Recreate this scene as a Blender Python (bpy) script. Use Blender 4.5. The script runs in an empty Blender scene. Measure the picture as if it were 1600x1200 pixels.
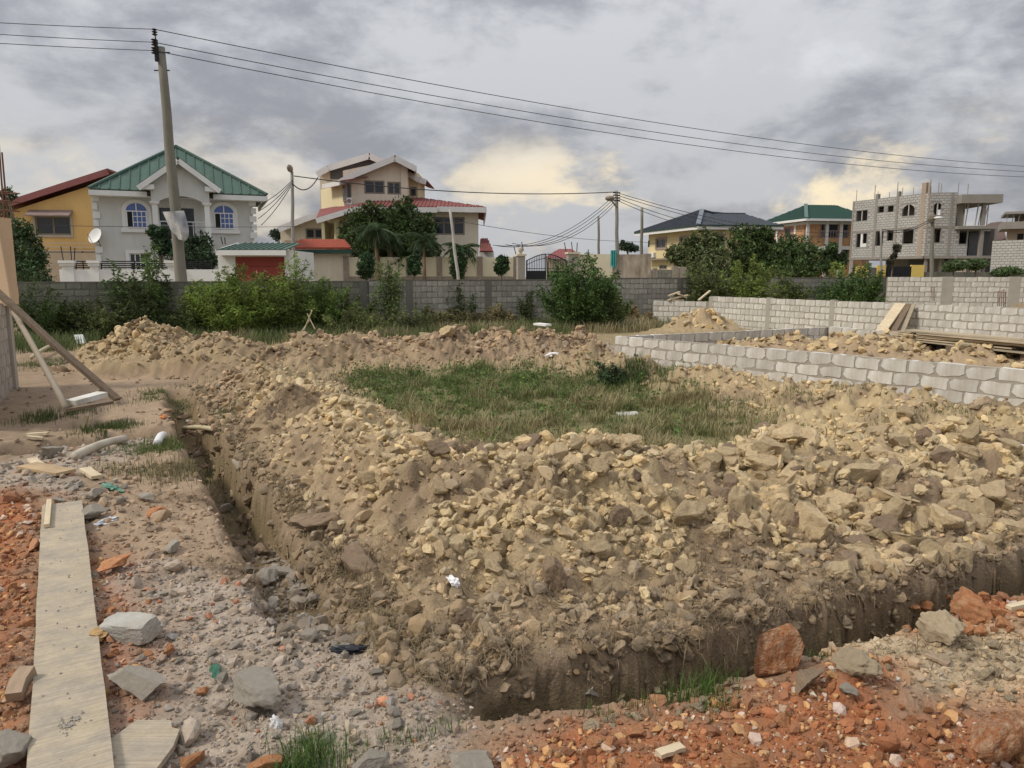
import bpy, math, random
import numpy as np
from mathutils import Vector, Matrix
R = math.radians
scene = bpy.context.scene
C = scene.collection
rng = np.random.default_rng(7)
random.seed(7)

# ------------------------------------------------------------------ camera
CAM_H = 2.1
PITCH = R(8.34)
FOC = 1160.0                      # focal length in pixels of a 1600 px wide picture
cam_d = bpy.data.cameras.new('camera')
cam_d.sensor_width = 36.0
cam_d.lens = 36.0 * FOC / 1600.0
cam_d.clip_start = 0.05
cam_d.clip_end = 3000
cam = bpy.data.objects.new('camera', cam_d)
cam.location = (0, 0, CAM_H)
cam.rotation_euler = (math.pi / 2 - PITCH, 0, 0)
C.objects.link(cam)
scene.camera = cam

# ------------------------------------------------------------------ exposure
vs = scene.view_settings
vs.view_transform = 'Standard'; vs.look = 'None'; vs.exposure = 0.27; vs.gamma = 1.0
vs.use_curve_mapping = False

# ------------------------------------------------------------------ sun (behind the clouds, high, from behind the left shoulder)
SUN_EL, SUN_AZ = R(46), R(-108)     # azimuth measured from +Y towards +X
sd = bpy.data.lights.new('sun', 'SUN'); sd.energy = 2.0; sd.angle = R(10); sd.color = (1.0, 0.93, 0.82)
so = bpy.data.objects.new('sun', sd)
dirv = Vector((math.sin(SUN_AZ) * math.cos(SUN_EL), math.cos(SUN_AZ) * math.cos(SUN_EL), math.sin(SUN_EL)))
so.rotation_euler = dirv.to_track_quat('Z', 'Y').to_euler()
so.location = (0, 0, 60)
C.objects.link(so)

# ------------------------------------------------------------------ world: Nishita sky behind a broken overcast
world = bpy.data.worlds.new('World'); scene.world = world; world.use_nodes = True
nt = world.node_tree; nt.nodes.clear()
def N(t, **k):
    n = nt.nodes.new(t)
    for a, b in k.items(): setattr(n, a, b)
    return n
def L(a, b): nt.links.new(a, b)
def M_(op, a=None, b=None, c=None, clamp=False):
    n = N('ShaderNodeMath', operation=op); n.use_clamp = clamp
    for i, v in enumerate((a, b, c)):
        if v is None: continue
        if isinstance(v, (int, float)): n.inputs[i].default_value = v
        else: L(v, n.inputs[i])
    return n.outputs[0]
def MIX(f, a, b):
    n = N('ShaderNodeMix', data_type='RGBA')
    for i, v in ((0, f), (6, a), (7, b)):
        if isinstance(v, (int, float)): n.inputs[i].default_value = v
        elif isinstance(v, tuple): n.inputs[i].default_value = (*v, 1)
        else: L(v, n.inputs[i])
    return n.outputs[2]
def SS(v, a, b, lo=0.0, hi=1.0):
    n = N('ShaderNodeMapRange', interpolation_type='SMOOTHSTEP')
    L(v, n.inputs[0]); n.inputs[1].default_value = a; n.inputs[2].default_value = b
    n.inputs[3].default_value = lo; n.inputs[4].default_value = hi
    return n.outputs[0]
tc = N('ShaderNodeTexCoord')
sep = N('ShaderNodeSeparateXYZ'); L(tc.outputs['Generated'], sep.inputs[0])
X_, Y_, Z_ = sep.outputs
def NOI(vec, scale, detail=6, rough=.55, dist=0.0, off=(0, 0, 0)):
    mp = N('ShaderNodeMapping'); L(vec, mp.inputs[0]); mp.inputs[1].default_value = off
    n = N('ShaderNodeTexNoise'); L(mp.outputs[0], n.inputs['Vector'])
    n.inputs['Scale'].default_value = scale; n.inputs['Detail'].default_value = detail
    n.inputs['Roughness'].default_value = rough; n.inputs['Distortion'].default_value = dist
    return n.outputs['Fac']
vz = N('ShaderNodeMapping'); L(tc.outputs['Generated'], vz.inputs[0]); vz.inputs['Scale'].default_value = (1, 1, 2.0)
dv = vz.outputs[0]
n1 = NOI(dv, 2.3, 4, .45, .1, (1.3, 0.4, 0.6))
n2 = NOI(dv, 5.2, 9, .60, .15, (4.1, 2.2, 1))
n3 = NOI(dv, 4.6, 9, .60, .15, (6.2, 3.1, 2.5))
dark = SS(M_('ADD', M_('MULTIPLY', n1, .42), M_('MULTIPLY', n2, .58)), .42, .565)
cloud = MIX(dark, (.265, .273, .305), (.48, .487, .51))
cloud = MIX(SS(n3, .54, .74, 0, .55), cloud, (.69, .70, .72))
# thin places low in the sky let a warm light through, strongest towards the hidden sun's side
az = N('ShaderNodeMath', operation='ARCTAN2'); L(X_, az.inputs[0]); L(Y_, az.inputs[1])
lobe = SS(M_('ABSOLUTE', M_('SUBTRACT', az.outputs[0], 0.29)), 0.60, 0.0)
low = M_('MULTIPLY', SS(Z_, .20, .12), SS(Z_, -.01, .06))
warm = M_('MULTIPLY', M_('MULTIPLY', SS(n3, .47, .61), low), M_('ADD', M_('MULTIPLY', lobe, .65), .35))
cloud = MIX(warm, cloud, (.92, .77, .53))
sky = N('ShaderNodeTexSky', sky_type='NISHITA')
sky.sun_disc = False; sky.sun_elevation = SUN_EL; sky.sun_rotation = SUN_AZ; sky.air_density = 1.5; sky.dust_density = 3
hs = M_('POWER', M_('MAXIMUM', Z_, 0.0), 1.6)
lift = M_('ADD', M_('MULTIPLY', hs, 1.5), 0.95)     # an overcast is about three times brighter overhead than at the horizon
vm = N('ShaderNodeVectorMath', operation='SCALE'); L(cloud, vm.inputs[0]); L(lift, vm.inputs['Scale'])
b1 = N('ShaderNodeBackground'); L(vm.outputs[0], b1.inputs[0]); b1.inputs[1].default_value = 1.04
b2 = N('ShaderNodeBackground'); L(sky.outputs[0], b2.inputs[0]); b2.inputs[1].default_value = 0.05
ms = N('ShaderNodeMixShader'); ms.inputs[0].default_value = 0.12
L(b1.outputs[0], ms.inputs[1]); L(b2.outputs[0], ms.inputs[2])
wo = N('ShaderNodeOutputWorld'); L(ms.outputs[0], wo.inputs[0])

# ------------------------------------------------------------------ measuring helpers
_s, _c = math.sin(PITCH), math.cos(PITCH)
def ray(px, py):
    x = (px - 800) / FOC; u = (600 - py) / FOC
    return np.array([x, _c + u * _s, -_s + u * _c])
def W(px, py, Y):                 # the point that far ahead
    d = ray(px, py); t = Y / d[1]
    return np.array([d[0] * t, Y, CAM_H + d[2] * t])
def G(px, py, z=0.0):             # the point on the level z
    d = ray(px, py); t = (z - CAM_H) / d[2]
    return np.array([d[0] * t, d[1] * t, z])

# ------------------------------------------------------------------ numpy noise
def _h(ix, iy, s):
    n = (ix.astype(np.int64) * 374761393 + iy.astype(np.int64) * 668265263 + s * 1442695041) & 0x7fffffff
    n = ((n ^ (n >> 13)) * 1274126177) & 0x7fffffff
    n = (n ^ (n >> 16)) & 0xffffff
    return n / float(0xffffff)
def vnoise(x, y, s=0):
    ix, iy = np.floor(x), np.floor(y); fx, fy = x - ix, y - iy
    def gr(dx, dy):
        a = _h(ix + dx, iy + dy, s) * 6.2831853
        return np.cos(a) * (fx - dx) + np.sin(a) * (fy - dy)
    ux = fx * fx * fx * (fx * (fx * 6 - 15) + 10); uy = fy * fy * fy * (fy * (fy * 6 - 15) + 10)
    a = gr(0, 0) * (1 - ux) + gr(1, 0) * ux; b = gr(0, 1) * (1 - ux) + gr(1, 1) * ux
    return (a * (1 - uy) + b * uy) * 1.5
def fbm(x, y, o=4, s=0, g=.5):
    r = 0; a = 1.0; t = 0
    for i in range(o):
        r = r + a * vnoise(x * 2 ** i + i * 17.3, y * 2 ** i - i * 9.1, s + i); t += a; a *= g
    return r / t
def cells(x, y, s=0):             # F1, F2 and a random value per cell
    ix, iy = np.floor(x), np.floor(y)
    f1 = np.full(x.shape, 9.); f2 = np.full(x.shape, 9.); rv = np.zeros(x.shape)
    for dx in (-1, 0, 1):
        for dy in (-1, 0, 1):
            cx, cy = ix + dx, iy + dy
            d = np.hypot(cx + _h(cx, cy, s) - x, cy + _h(cx, cy, s + 5) - y)
            v = _h(cx, cy, s + 9)
            m = d < f1
            f2 = np.where(m, f1, np.minimum(f2, d)); rv = np.where(m, v, rv); f1 = np.where(m, d, f1)
    return f1, f2, rv
def sst(x, a, b):
    t = np.clip((x - a) / (b - a), 0, 1); return t * t * (3 - 2 * t)
def dseg(x, y, P, closed=False):  # distance to a polyline, and the value carried along it (third column)
    P = np.asarray(P, float); n = len(P); best = np.full(x.shape, 1e9); val = np.zeros(x.shape)
    for i in range(n if closed else n - 1):
        a, b = P[i], P[(i + 1) % n]; dx, dy = b[0] - a[0], b[1] - a[1]
        t = np.clip(((x - a[0]) * dx + (y - a[1]) * dy) / (dx * dx + dy * dy + 1e-12), 0, 1)
        d = np.hypot(x - a[0] - t * dx, y - a[1] - t * dy); m = d < best
        best = np.where(m, d, best)
        if len(a) > 2: val = np.where(m, a[2] + t * (b[2] - a[2]), val)
    return best, val
def inside(x, y, P):
    P = np.asarray(P, float); r = np.zeros(x.shape, bool); n = len(P)
    for i in range(n):
        a, b = P[i], P[(i + 1) % n]
        if a[1] == b[1]: continue
        c = ((a[1] > y) != (b[1] > y)) & (x < (b[0] - a[0]) * (y - a[1]) / (b[1] - a[1]) + a[0])
        r ^= c
    return r
def sdp(x, y, P):                 # signed distance, negative inside
    d, _ = dseg(x, y, [p[:2] for p in P], True)
    return np.where(inside(x, y, P), -d, d)

# ------------------------------------------------------------------ objects
WM = {}                           # world matrices of the parents
def thing(name, label, cat, loc=(0, 0, 0), rz=0.0, group=None):
    o = bpy.data.objects.new(name, None); C.objects.link(o)
    o.location = loc; o.rotation_euler = (0, 0, rz); o.empty_display_size = .2
    WM[o] = np.array(Matrix.Translation(Vector(loc)) @ Matrix.Rotation(rz, 4, 'Z'))
    tag(o, label, cat, group); return o
def tag(o, label=None, cat=None, group=None, kind=None):
    if label: o['label'] = label
    if cat: o['category'] = cat
    if group: o['group'] = group
    if kind: o['kind'] = kind
    return o
class MB:
    def __init__(s): s.v = []; s.f = []
    def add(s, v, f):
        n = len(s.v); s.v.extend([tuple(map(float, p)) for p in v]); s.f.extend([tuple(i + n for i in q) for q in f])
    def box(s, a, b):
        x0, y0, z0 = np.minimum(a, b); x1, y1, z1 = np.maximum(a, b)
        s.add([(x0, y0, z0), (x1, y0, z0), (x1, y1, z0), (x0, y1, z0), (x0, y0, z1), (x1, y0, z1), (x1, y1, z1), (x0, y1, z1)],
              [(0, 3, 2, 1), (4, 5, 6, 7), (0, 1, 5, 4), (1, 2, 6, 5), (2, 3, 7, 6), (3, 0, 4, 7)])
    def hexa(s, p):               # eight corners, bottom ring then top ring
        s.add(p, [(0, 3, 2, 1), (4, 5, 6, 7), (0, 1, 5, 4), (1, 2, 6, 5), (2, 3, 7, 6), (3, 0, 4, 7)])
    def bar(s, a, b, w, h, up=(0, 0, 1)):     # a beam between two points
        a, b = np.array(a, float), np.array(b, float); t = b - a; t /= np.linalg.norm(t)
        u = np.array(up, float); r = np.cross(t, u)
        if np.linalg.norm(r) < 1e-4: r = np.cross(t, (1, 0, 0))
        r /= np.linalg.norm(r); u = np.cross(r, t); r = r * w / 2; u = u * h / 2
        s.hexa([a - r - u, a + r - u, b + r - u, b - r - u, a - r + u, a + r + u, b + r + u, b - r + u])
    def prism(s, poly, off):      # planar polygon given a thickness
        n = len(poly); off = np.array(off, float); p = [np.array(q, float) for q in poly]
        s.add(p + [q + off for q in p], [tuple(range(n))[::-1], tuple(range(n, 2 * n))] + [(i, (i + 1) % n, n + (i + 1) % n, n + i) for i in range(n)])
    def tube(s, pts, rad, n=8):
        pts = [np.array(p, float) for p in pts]; m = len(pts)
        if not hasattr(rad, '__len__'): rad = [rad] * m
        V = []; pr = None
        for i, p in enumerate(pts):
            t = pts[min(i + 1, m - 1)] - pts[max(i - 1, 0)]; t /= (np.linalg.norm(t) + 1e-9)
            r = pr if pr is not None else np.cross(t, (0.01, 1, 0.02) if abs(t[1]) < .9 else (1, 0, 0))
            r = r - t * np.dot(r, t); r /= (np.linalg.norm(r) + 1e-9); pr = r; q = np.cross(t, r)
            V += [p + rad[i] * (math.cos(2 * math.pi * k / n) * r + math.sin(2 * math.pi * k / n) * q) for k in range(n)]
        F = [(i * n + k, i * n + (k + 1) % n, (i + 1) * n + (k + 1) % n, (i + 1) * n + k) for i in range(m - 1) for k in range(n)]
        F += [tuple(range(n))[::-1], tuple(range((m - 1) * n, m * n))]
        s.add(V, F)
    def ball(s, c, rx, ry, rz, n=8):
        V = [(c[0], c[1], c[2] - rz)]; F = []
        for i in range(1, n // 2 + 1):
            a = -math.pi / 2 + math.pi * i / (n // 2 + 1)
            V += [(c[0] + rx * math.cos(a) * math.cos(2 * math.pi * k / n), c[1] + ry * math.cos(a) * math.sin(2 * math.pi * k / n), c[2] + rz * math.sin(a)) for k in range(n)]
        V.append((c[0], c[1], c[2] + rz)); m = n // 2
        F += [(0, 1 + (k + 1) % n, 1 + k) for k in range(n)]
        F += [(1 + i * n + k, 1 + i * n + (k + 1) % n, 1 + (i + 1) * n + (k + 1) % n, 1 + (i + 1) * n + k) for i in range(m - 1) for k in range(n)]
        F += [(1 + (m - 1) * n + k, 1 + (m - 1) * n + (k + 1) % n, len(V) - 1) for k in range(n)]
        s.add(V, F)
def link(name, me, mat, parent=None, label=None, kind=None):
    o = bpy.data.objects.new(name, me); C.objects.link(o)
    if mat is not None and not me.materials: me.materials.append(mat)
    if parent is not None:
        o.parent = parent; WM[o] = WM.get(parent, np.eye(4))
    else: WM[o] = np.eye(4)
    if label: o['label'] = label
    if kind: o['kind'] = kind
    return o
def part(name, mb, mat, parent=None, label=None, kind=None, smooth=False):
    me = bpy.data.meshes.new(name)
    v = np.array(mb.v, float)
    if parent is not None and len(v):
        inv = np.linalg.inv(WM[parent]); v = v @ inv[:3, :3].T + inv[:3, 3]
    me.from_pydata(v.tolist(), [], mb.f)
    if smooth: me.polygons.foreach_set('use_smooth', [True] * len(me.polygons))
    return link(name, me, mat, parent, label, kind)
def npmesh(name, v, f, cols=None, smooth=False):     # v (n,3), f (m,k); cols (n,3) point colours
    me = bpy.data.meshes.new(name); v = np.ascontiguousarray(v, np.float32); f = np.ascontiguousarray(f, np.int32)
    k = f.shape[1]
    me.vertices.add(len(v)); me.vertices.foreach_set('co', v.ravel())
    me.loops.add(f.size); me.loops.foreach_set('vertex_index', f.ravel())
    me.polygons.add(len(f)); me.polygons.foreach_set('loop_start', np.arange(0, f.size, k, dtype=np.int32))
    me.polygons.foreach_set('loop_total', np.full(len(f), k, np.int32))
    me.polygons.foreach_set('use_smooth', np.full(len(f), bool(smooth)))
    me.update(calc_edges=True)
    if cols is not None:
        a = me.attributes.new('col', 'FLOAT_COLOR', 'POINT')
        a.data.foreach_set('color', np.concatenate([cols, np.ones((len(cols), 1))], 1).astype(np.float32).ravel())
    return me
def tri(f): return np.concatenate([f[:, [0, 1, 2]], f[:, [0, 2, 3]]])

class Fac:                        # a vertical plane through two ground points; s along it, d out towards the viewer
    def __init__(s, a, b):
        s.a = np.array([a[0], a[1]], float); s.b = np.array([b[0], b[1]], float)
        s.len = np.linalg.norm(s.b - s.a); s.t = (s.b - s.a) / s.len; s.n = np.array([s.t[1], -s.t[0]])
    def p(s, q, z, d=0.0): r = s.a + s.t * q + s.n * d; return np.array([r[0], r[1], z])
    def at(s, px, py, d=0.0):
        r = ray(px, py); o = s.a + s.n * d
        t = np.dot(o, s.n) / np.dot(r[:2], s.n); h = r * t
        return np.dot(h[:2] - o, s.t), CAM_H + h[2]
    def rect(s, x0, y0, x1, y1, d=0.0):
        ym, xm = (y0 + y1) / 2, (x0 + x1) / 2
        return s.at(x0, ym, d)[0], s.at(x1, ym, d)[0], s.at(xm, y1, d)[1], s.at(xm, y0, d)[1]
    def box(s, mb, s0, s1, z0, z1, d0, d1):
        mb.hexa([s.p(s0, z0, d1), s.p(s1, z0, d1), s.p(s1, z0, d0), s.p(s0, z0, d0), s.p(s0, z1, d1), s.p(s1, z1, d1), s.p(s1, z1, d0), s.p(s0, z1, d0)])
    def poly(s, mb, pts, d0, d1):
        mb.prism([s.p(q, z, d0) for q, z in pts], s.p(0, 0, d1) - s.p(0, 0, d0))
def facpx(pa, Ya, pb, Yb):
    return Fac(W(pa, 430, Ya)[:2], W(pb, 430, Yb)[:2])
def holes(mb, F, s0, s1, z0, z1, hs, d0, d1):         # a wall slab with rectangular openings
    xs = sorted({s0, s1, *[min(max(h[i], s0), s1) for h in hs for i in (0, 1)]})
    for a, b in zip(xs[:-1], xs[1:]):
        if b - a < 1e-4: continue
        m = (a + b) / 2; z = z0
        for h in sorted([h for h in hs if h[0] < m < h[1]], key=lambda h: h[2]):
            if h[2] > z: F.box(mb, a, b, z, min(h[2], z1), d0, d1)
            z = max(z, h[3])
        if z < z1 - 1e-4: F.box(mb, a, b, z, z1, d0, d1)

# ------------------------------------------------------------------ materials
_mats = {}
def mat(name, col=(.5, .5, .5), rough=.85, var=.15, scale=3.0, bump=0.0, bscale=40.0, attr=False, rand=0.0, streak=0.0,
        metal=0.0, spec=.3, dirt=None, dirt_amt=0.0, dirt_scale=1.5, fine=0.0, trans=0.0, wave=None):
    if name in _mats: return _mats[name]
    m = bpy.data.materials.new(name); m.use_nodes = True; t = m.node_tree; t.nodes.clear(); nd = t.nodes; lk = t.links.new
    out = nd.new('ShaderNodeOutputMaterial'); b = nd.new('ShaderNodeBsdfPrincipled'); lk(b.outputs[0], out.inputs[0])
    b.inputs['Roughness'].default_value = rough; b.inputs['Metallic'].default_value = metal
    b.inputs['Specular IOR Level'].default_value = spec
    tcn = nd.new('ShaderNodeTexCoord'); vec = tcn.outputs['Object']
    def noise(sc, det=5, v=None, ro=.6):
        n = nd.new('ShaderNodeTexNoise'); lk(v or vec, n.inputs['Vector']); n.inputs['Scale'].default_value = sc
        n.inputs['Detail'].default_value = det; n.inputs['Roughness'].default_value = ro; return n.outputs['Fac']
    def mth(op, a, c, cl=False):
        n = nd.new('ShaderNodeMath'); n.operation = op; n.use_clamp = cl
        for i, q in enumerate((a, c)):
            if isinstance(q, (int, float)): n.inputs[i].default_value = q
            else: lk(q, n.inputs[i])
        return n.outputs[0]
    if attr:
        at = nd.new('ShaderNodeAttribute'); at.attribute_name = 'col'; base = at.outputs['Color']
    else:
        rgb = nd.new('ShaderNodeRGB'); rgb.outputs[0].default_value = (*col, 1); base = rgb.outputs[0]
    if dirt is not None:
        mp = nd.new('ShaderNodeMapping'); lk(vec, mp.inputs[0]); mp.inputs['Scale'].default_value = (1, 1, .35)
        dn = noise(dirt_scale, 7, mp.outputs[0], .65)
        mr = nd.new('ShaderNodeMapRange'); lk(dn, mr.inputs[0]); mr.inputs[1].default_value = .42; mr.inputs[2].default_value = .68; mr.inputs[4].default_value = dirt_amt
        mx = nd.new('ShaderNodeMix'); mx.data_type = 'RGBA'; lk(mr.outputs[0], mx.inputs[0]); lk(base, mx.inputs[6]); mx.inputs[7].default_value = (*dirt, 1); base = mx.outputs[2]
    f = mth('ADD', mth('MULTIPLY', mth('SUBTRACT', noise(scale), .5), var * 4), 1.0)
    if fine: f = mth('MULTIPLY', f, mth('ADD', mth('MULTIPLY', mth('SUBTRACT', noise(bscale, 4), .5), fine * 4), 1.0))
    if streak:
        mp = nd.new('ShaderNodeMapping'); lk(vec, mp.inputs[0]); mp.inputs['Scale'].default_value = (1, 1, .06)
        f = mth('MULTIPLY', f, mth('ADD', mth('MULTIPLY', mth('SUBTRACT', noise(5, 5, mp.outputs[0]), .5), streak * 4), 1.0))
    if rand:
        oi = nd.new('ShaderNodeObjectInfo')
        f = mth('MULTIPLY', f, mth('ADD', mth('MULTIPLY', mth('SUBTRACT', oi.outputs['Random'], .5), rand * 2), 1.0))
    sc = nd.new('ShaderNodeVectorMath'); sc.operation = 'SCALE'; lk(base, sc.inputs[0]); lk(f, sc.inputs['Scale'])
    lk(sc.outputs[0], b.inputs['Base Color'])
    if trans:
        tr = nd.new('ShaderNodeBsdfTranslucent'); lk(sc.outputs[0], tr.inputs[0]); mxs = nd.new('ShaderNodeMixShader')
        mxs.inputs[0].default_value = trans; lk(b.outputs[0], mxs.inputs[1]); lk(tr.outputs[0], mxs.inputs[2]); lk(mxs.outputs[0], out.inputs[0])
    if bump:
        bp = nd.new('ShaderNodeBump'); bp.inputs['Strength'].default_value = 1.0; bp.inputs['Distance'].default_value = bump
        lk(noise(bscale, 6), bp.inputs['Height']); lk(bp.outputs[0], b.inputs['Normal'])
    if wave:                      # (axis vector scale xyz): grain along one axis
        mp = nd.new('ShaderNodeMapping'); lk(vec, mp.inputs[0]); mp.inputs['Scale'].default_value = wave
        g = noise(1.0, 6, mp.outputs[0], .7)
        f2 = mth('ADD', mth('MULTIPLY', mth('SUBTRACT', g, .5), 1.1), 1.0)
        s2 = nd.new('ShaderNodeVectorMath'); s2.operation = 'SCALE'; lk(sc.outputs[0], s2.inputs[0]); lk(f2, s2.inputs['Scale']); lk(s2.outputs[0], b.inputs['Base Color'])
        if not bump:
            bp = nd.new('ShaderNodeBump'); bp.inputs['Distance'].default_value = .004; lk(g, bp.inputs['Height']); lk(bp.outputs[0], b.inputs['Normal'])
    _mats[name] = m; return m
# ================================================================== GROUND
def off(P, k):                    # shift a polyline sideways (positive: to the left of its direction)
    P = np.asarray(P, float)[:, :2]; T = np.gradient(P, axis=0); T /= np.linalg.norm(T, axis=1)[:, None]
    return P + k * np.stack([-T[:, 1], T[:, 0]], 1)
LIP1 = np.array([G(x, y, .05)[:2] for x, y in ((640, 1050), (580, 985), (532, 925), (482, 850), (420, 765), (358, 690), (322, 640), (302, 602))])
CEN1 = off(LIP1, .22)             # the trench on the left; its far end is open to the old ditch
LIP2 = np.array([G(x, y, 0)[:2] for x, y in ((705, 1140), (860, 1120), (1010, 1095), (1180, 1062), (1330, 1015), (1470, 975), (1620, 935))] + [[6.2, 6.2], [9, 7.6], [14, 10]])
CEN2 = off(LIP2, .25)
FARLIP = off(LIP2, .50)
MOUND = [tuple(p) for p in LIP1[1:]] + [(-6.6, 15.2), (-8.6, 15.0), (-10.2, 17.0), (-9.6, 19.3), (-4, 19.5), (2.2, 20.3), (2.7, 18.6)] + [(5.5, 13.4), (7.4, 10.6), (9.4, 8.6), (15, 9.0)] + [tuple(p) for p in FARLIP[::-1][:-1]] + [(-.35, 3.55), (-.7, 3.6)]
CREST = [(-1.3, 5.5, .38), (-.9, 6.1, .42), (.4, 6.3, .36), (1.8, 6.4, .38), (3.2, 6.5, .42), (4.6, 6.7, .42), (6.5, 7.2, .34), (9.5, 8.2, .28)]
RIDGE1 = [(-.9, 5.0, .34), (-1.6, 6.6, .50), (-2.3, 8.2, .52), (-3.2, 9.8, .48), (-4.2, 11.6, .42), (-5.2, 13.6, .40)]
FAR = [(-9.3, 17.0, .50), (-8.6, 17.2, .66), (-7.6, 16.9, .55), (-6.6, 16.0, .48), (-5.3, 15.5, .48), (-4.3, 16.2, .55), (-3.0, 17.3, .55), (-1.5, 17.6, .62), (.1, 17.8, .55), (1.2, 18.6, .62), (2.0, 18.9, .62), (2.5, 18.4, .4)]
RIDGE4 = [(1.2, 15.7, .42), (2.2, 14.2, .32), (3.6, 12.2, .26), (4.9, 10.4, .26), (6.4, 8.8, .34)]
PLOT = [(-1.4, 10.2), (-.7, 8.7), (.3, 7.8), (2.3, 7.7), (3.4, 8.4), (3.1, 10.4), (2.4, 12.3), (1.0, 14.3), (-.6, 14.9), (-2.7, 14.2), (-2.3, 12.2)]
HEAPS = [(6.6, 26, .75, 1.3, 1.2), (7.3, 20.5, .38, 1.4, 1.0), (8.8, 18.2, .58, 1.8, 1.0), (10.3, 16.2, .42, 1.5, .9), (10.5, 13.9, .45, 1.5, .9), (5.8, 19.3, .32, .9, .6),
         (14.3, 31, .35, 1.6, .8), (17.3, 29.8, .5, 1.1, .8), (19.6, 28.6, .85, 1.6, .9), (21.5, 28.0, .6, 1.2, .8), (24, 27.5, .55, 1.2, .8), (1.1, 21.0, .3, 1.6, .7)]
GREYZ = [tuple(G(x, y)[:2]) for x, y in ((100, 905), (190, 880), (330, 885), (420, 940), (560, 1000), (640, 1060), (700, 1110), (730, 1190), (640, 1230), (150, 1230), (130, 1000))]
GREYZ2 = [tuple(G(x, y)[:2]) for x, y in ((-60, 745), (120, 690), (230, 680), (245, 705), (150, 735), (120, 790), (-60, 785))]
REDZ = [[tuple(G(x, y)[:2]) for x, y in q] for q in (
    ((-200, 800), (75, 790), (45, 960), (30, 1130), (-10, 1300), (-400, 1300)),
    ((130, 850), (175, 880), (200, 960), (235, 1040), (230, 1090), (170, 1130), (140, 1000)),
    ((760, 1230), (780, 1170), (900, 1125), (1100, 1105), (1240, 1070), (1330, 1040), (1400, 1075), (1420, 1120), (1640, 1110), (1700, 1260), (760, 1300)),
    ((1400, 985), (1480, 945), (1650, 930), (1650, 990), (1560, 1000)))]
PALEZ = [tuple(G(x, y)[:2]) for x, y in ((1200, 1040), (1290, 1010), (1400, 980), (1640, 990), (1650, 1110), (1420, 1110), (1330, 1050))]
PATHZ = [tuple(G(x, y)[:2]) for x, y in ((40, 650), (190, 560), (290, 570), (310, 640), (330, 760), (370, 890), (210, 890), (140, 780), (150, 700))]
GRASSZ = [(-.2, 2.2)]
def seg_h(x, y, P, w, p=2.0):
    d, v = dseg(x, y, P); return v * np.exp(-(d / w) ** p)
def mound_mask(x, y): return 1 - sst(sdp(x, y, MOUND) + .06 * fbm(x * 3, y * 3, 2, 3), -.10, .05)
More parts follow.
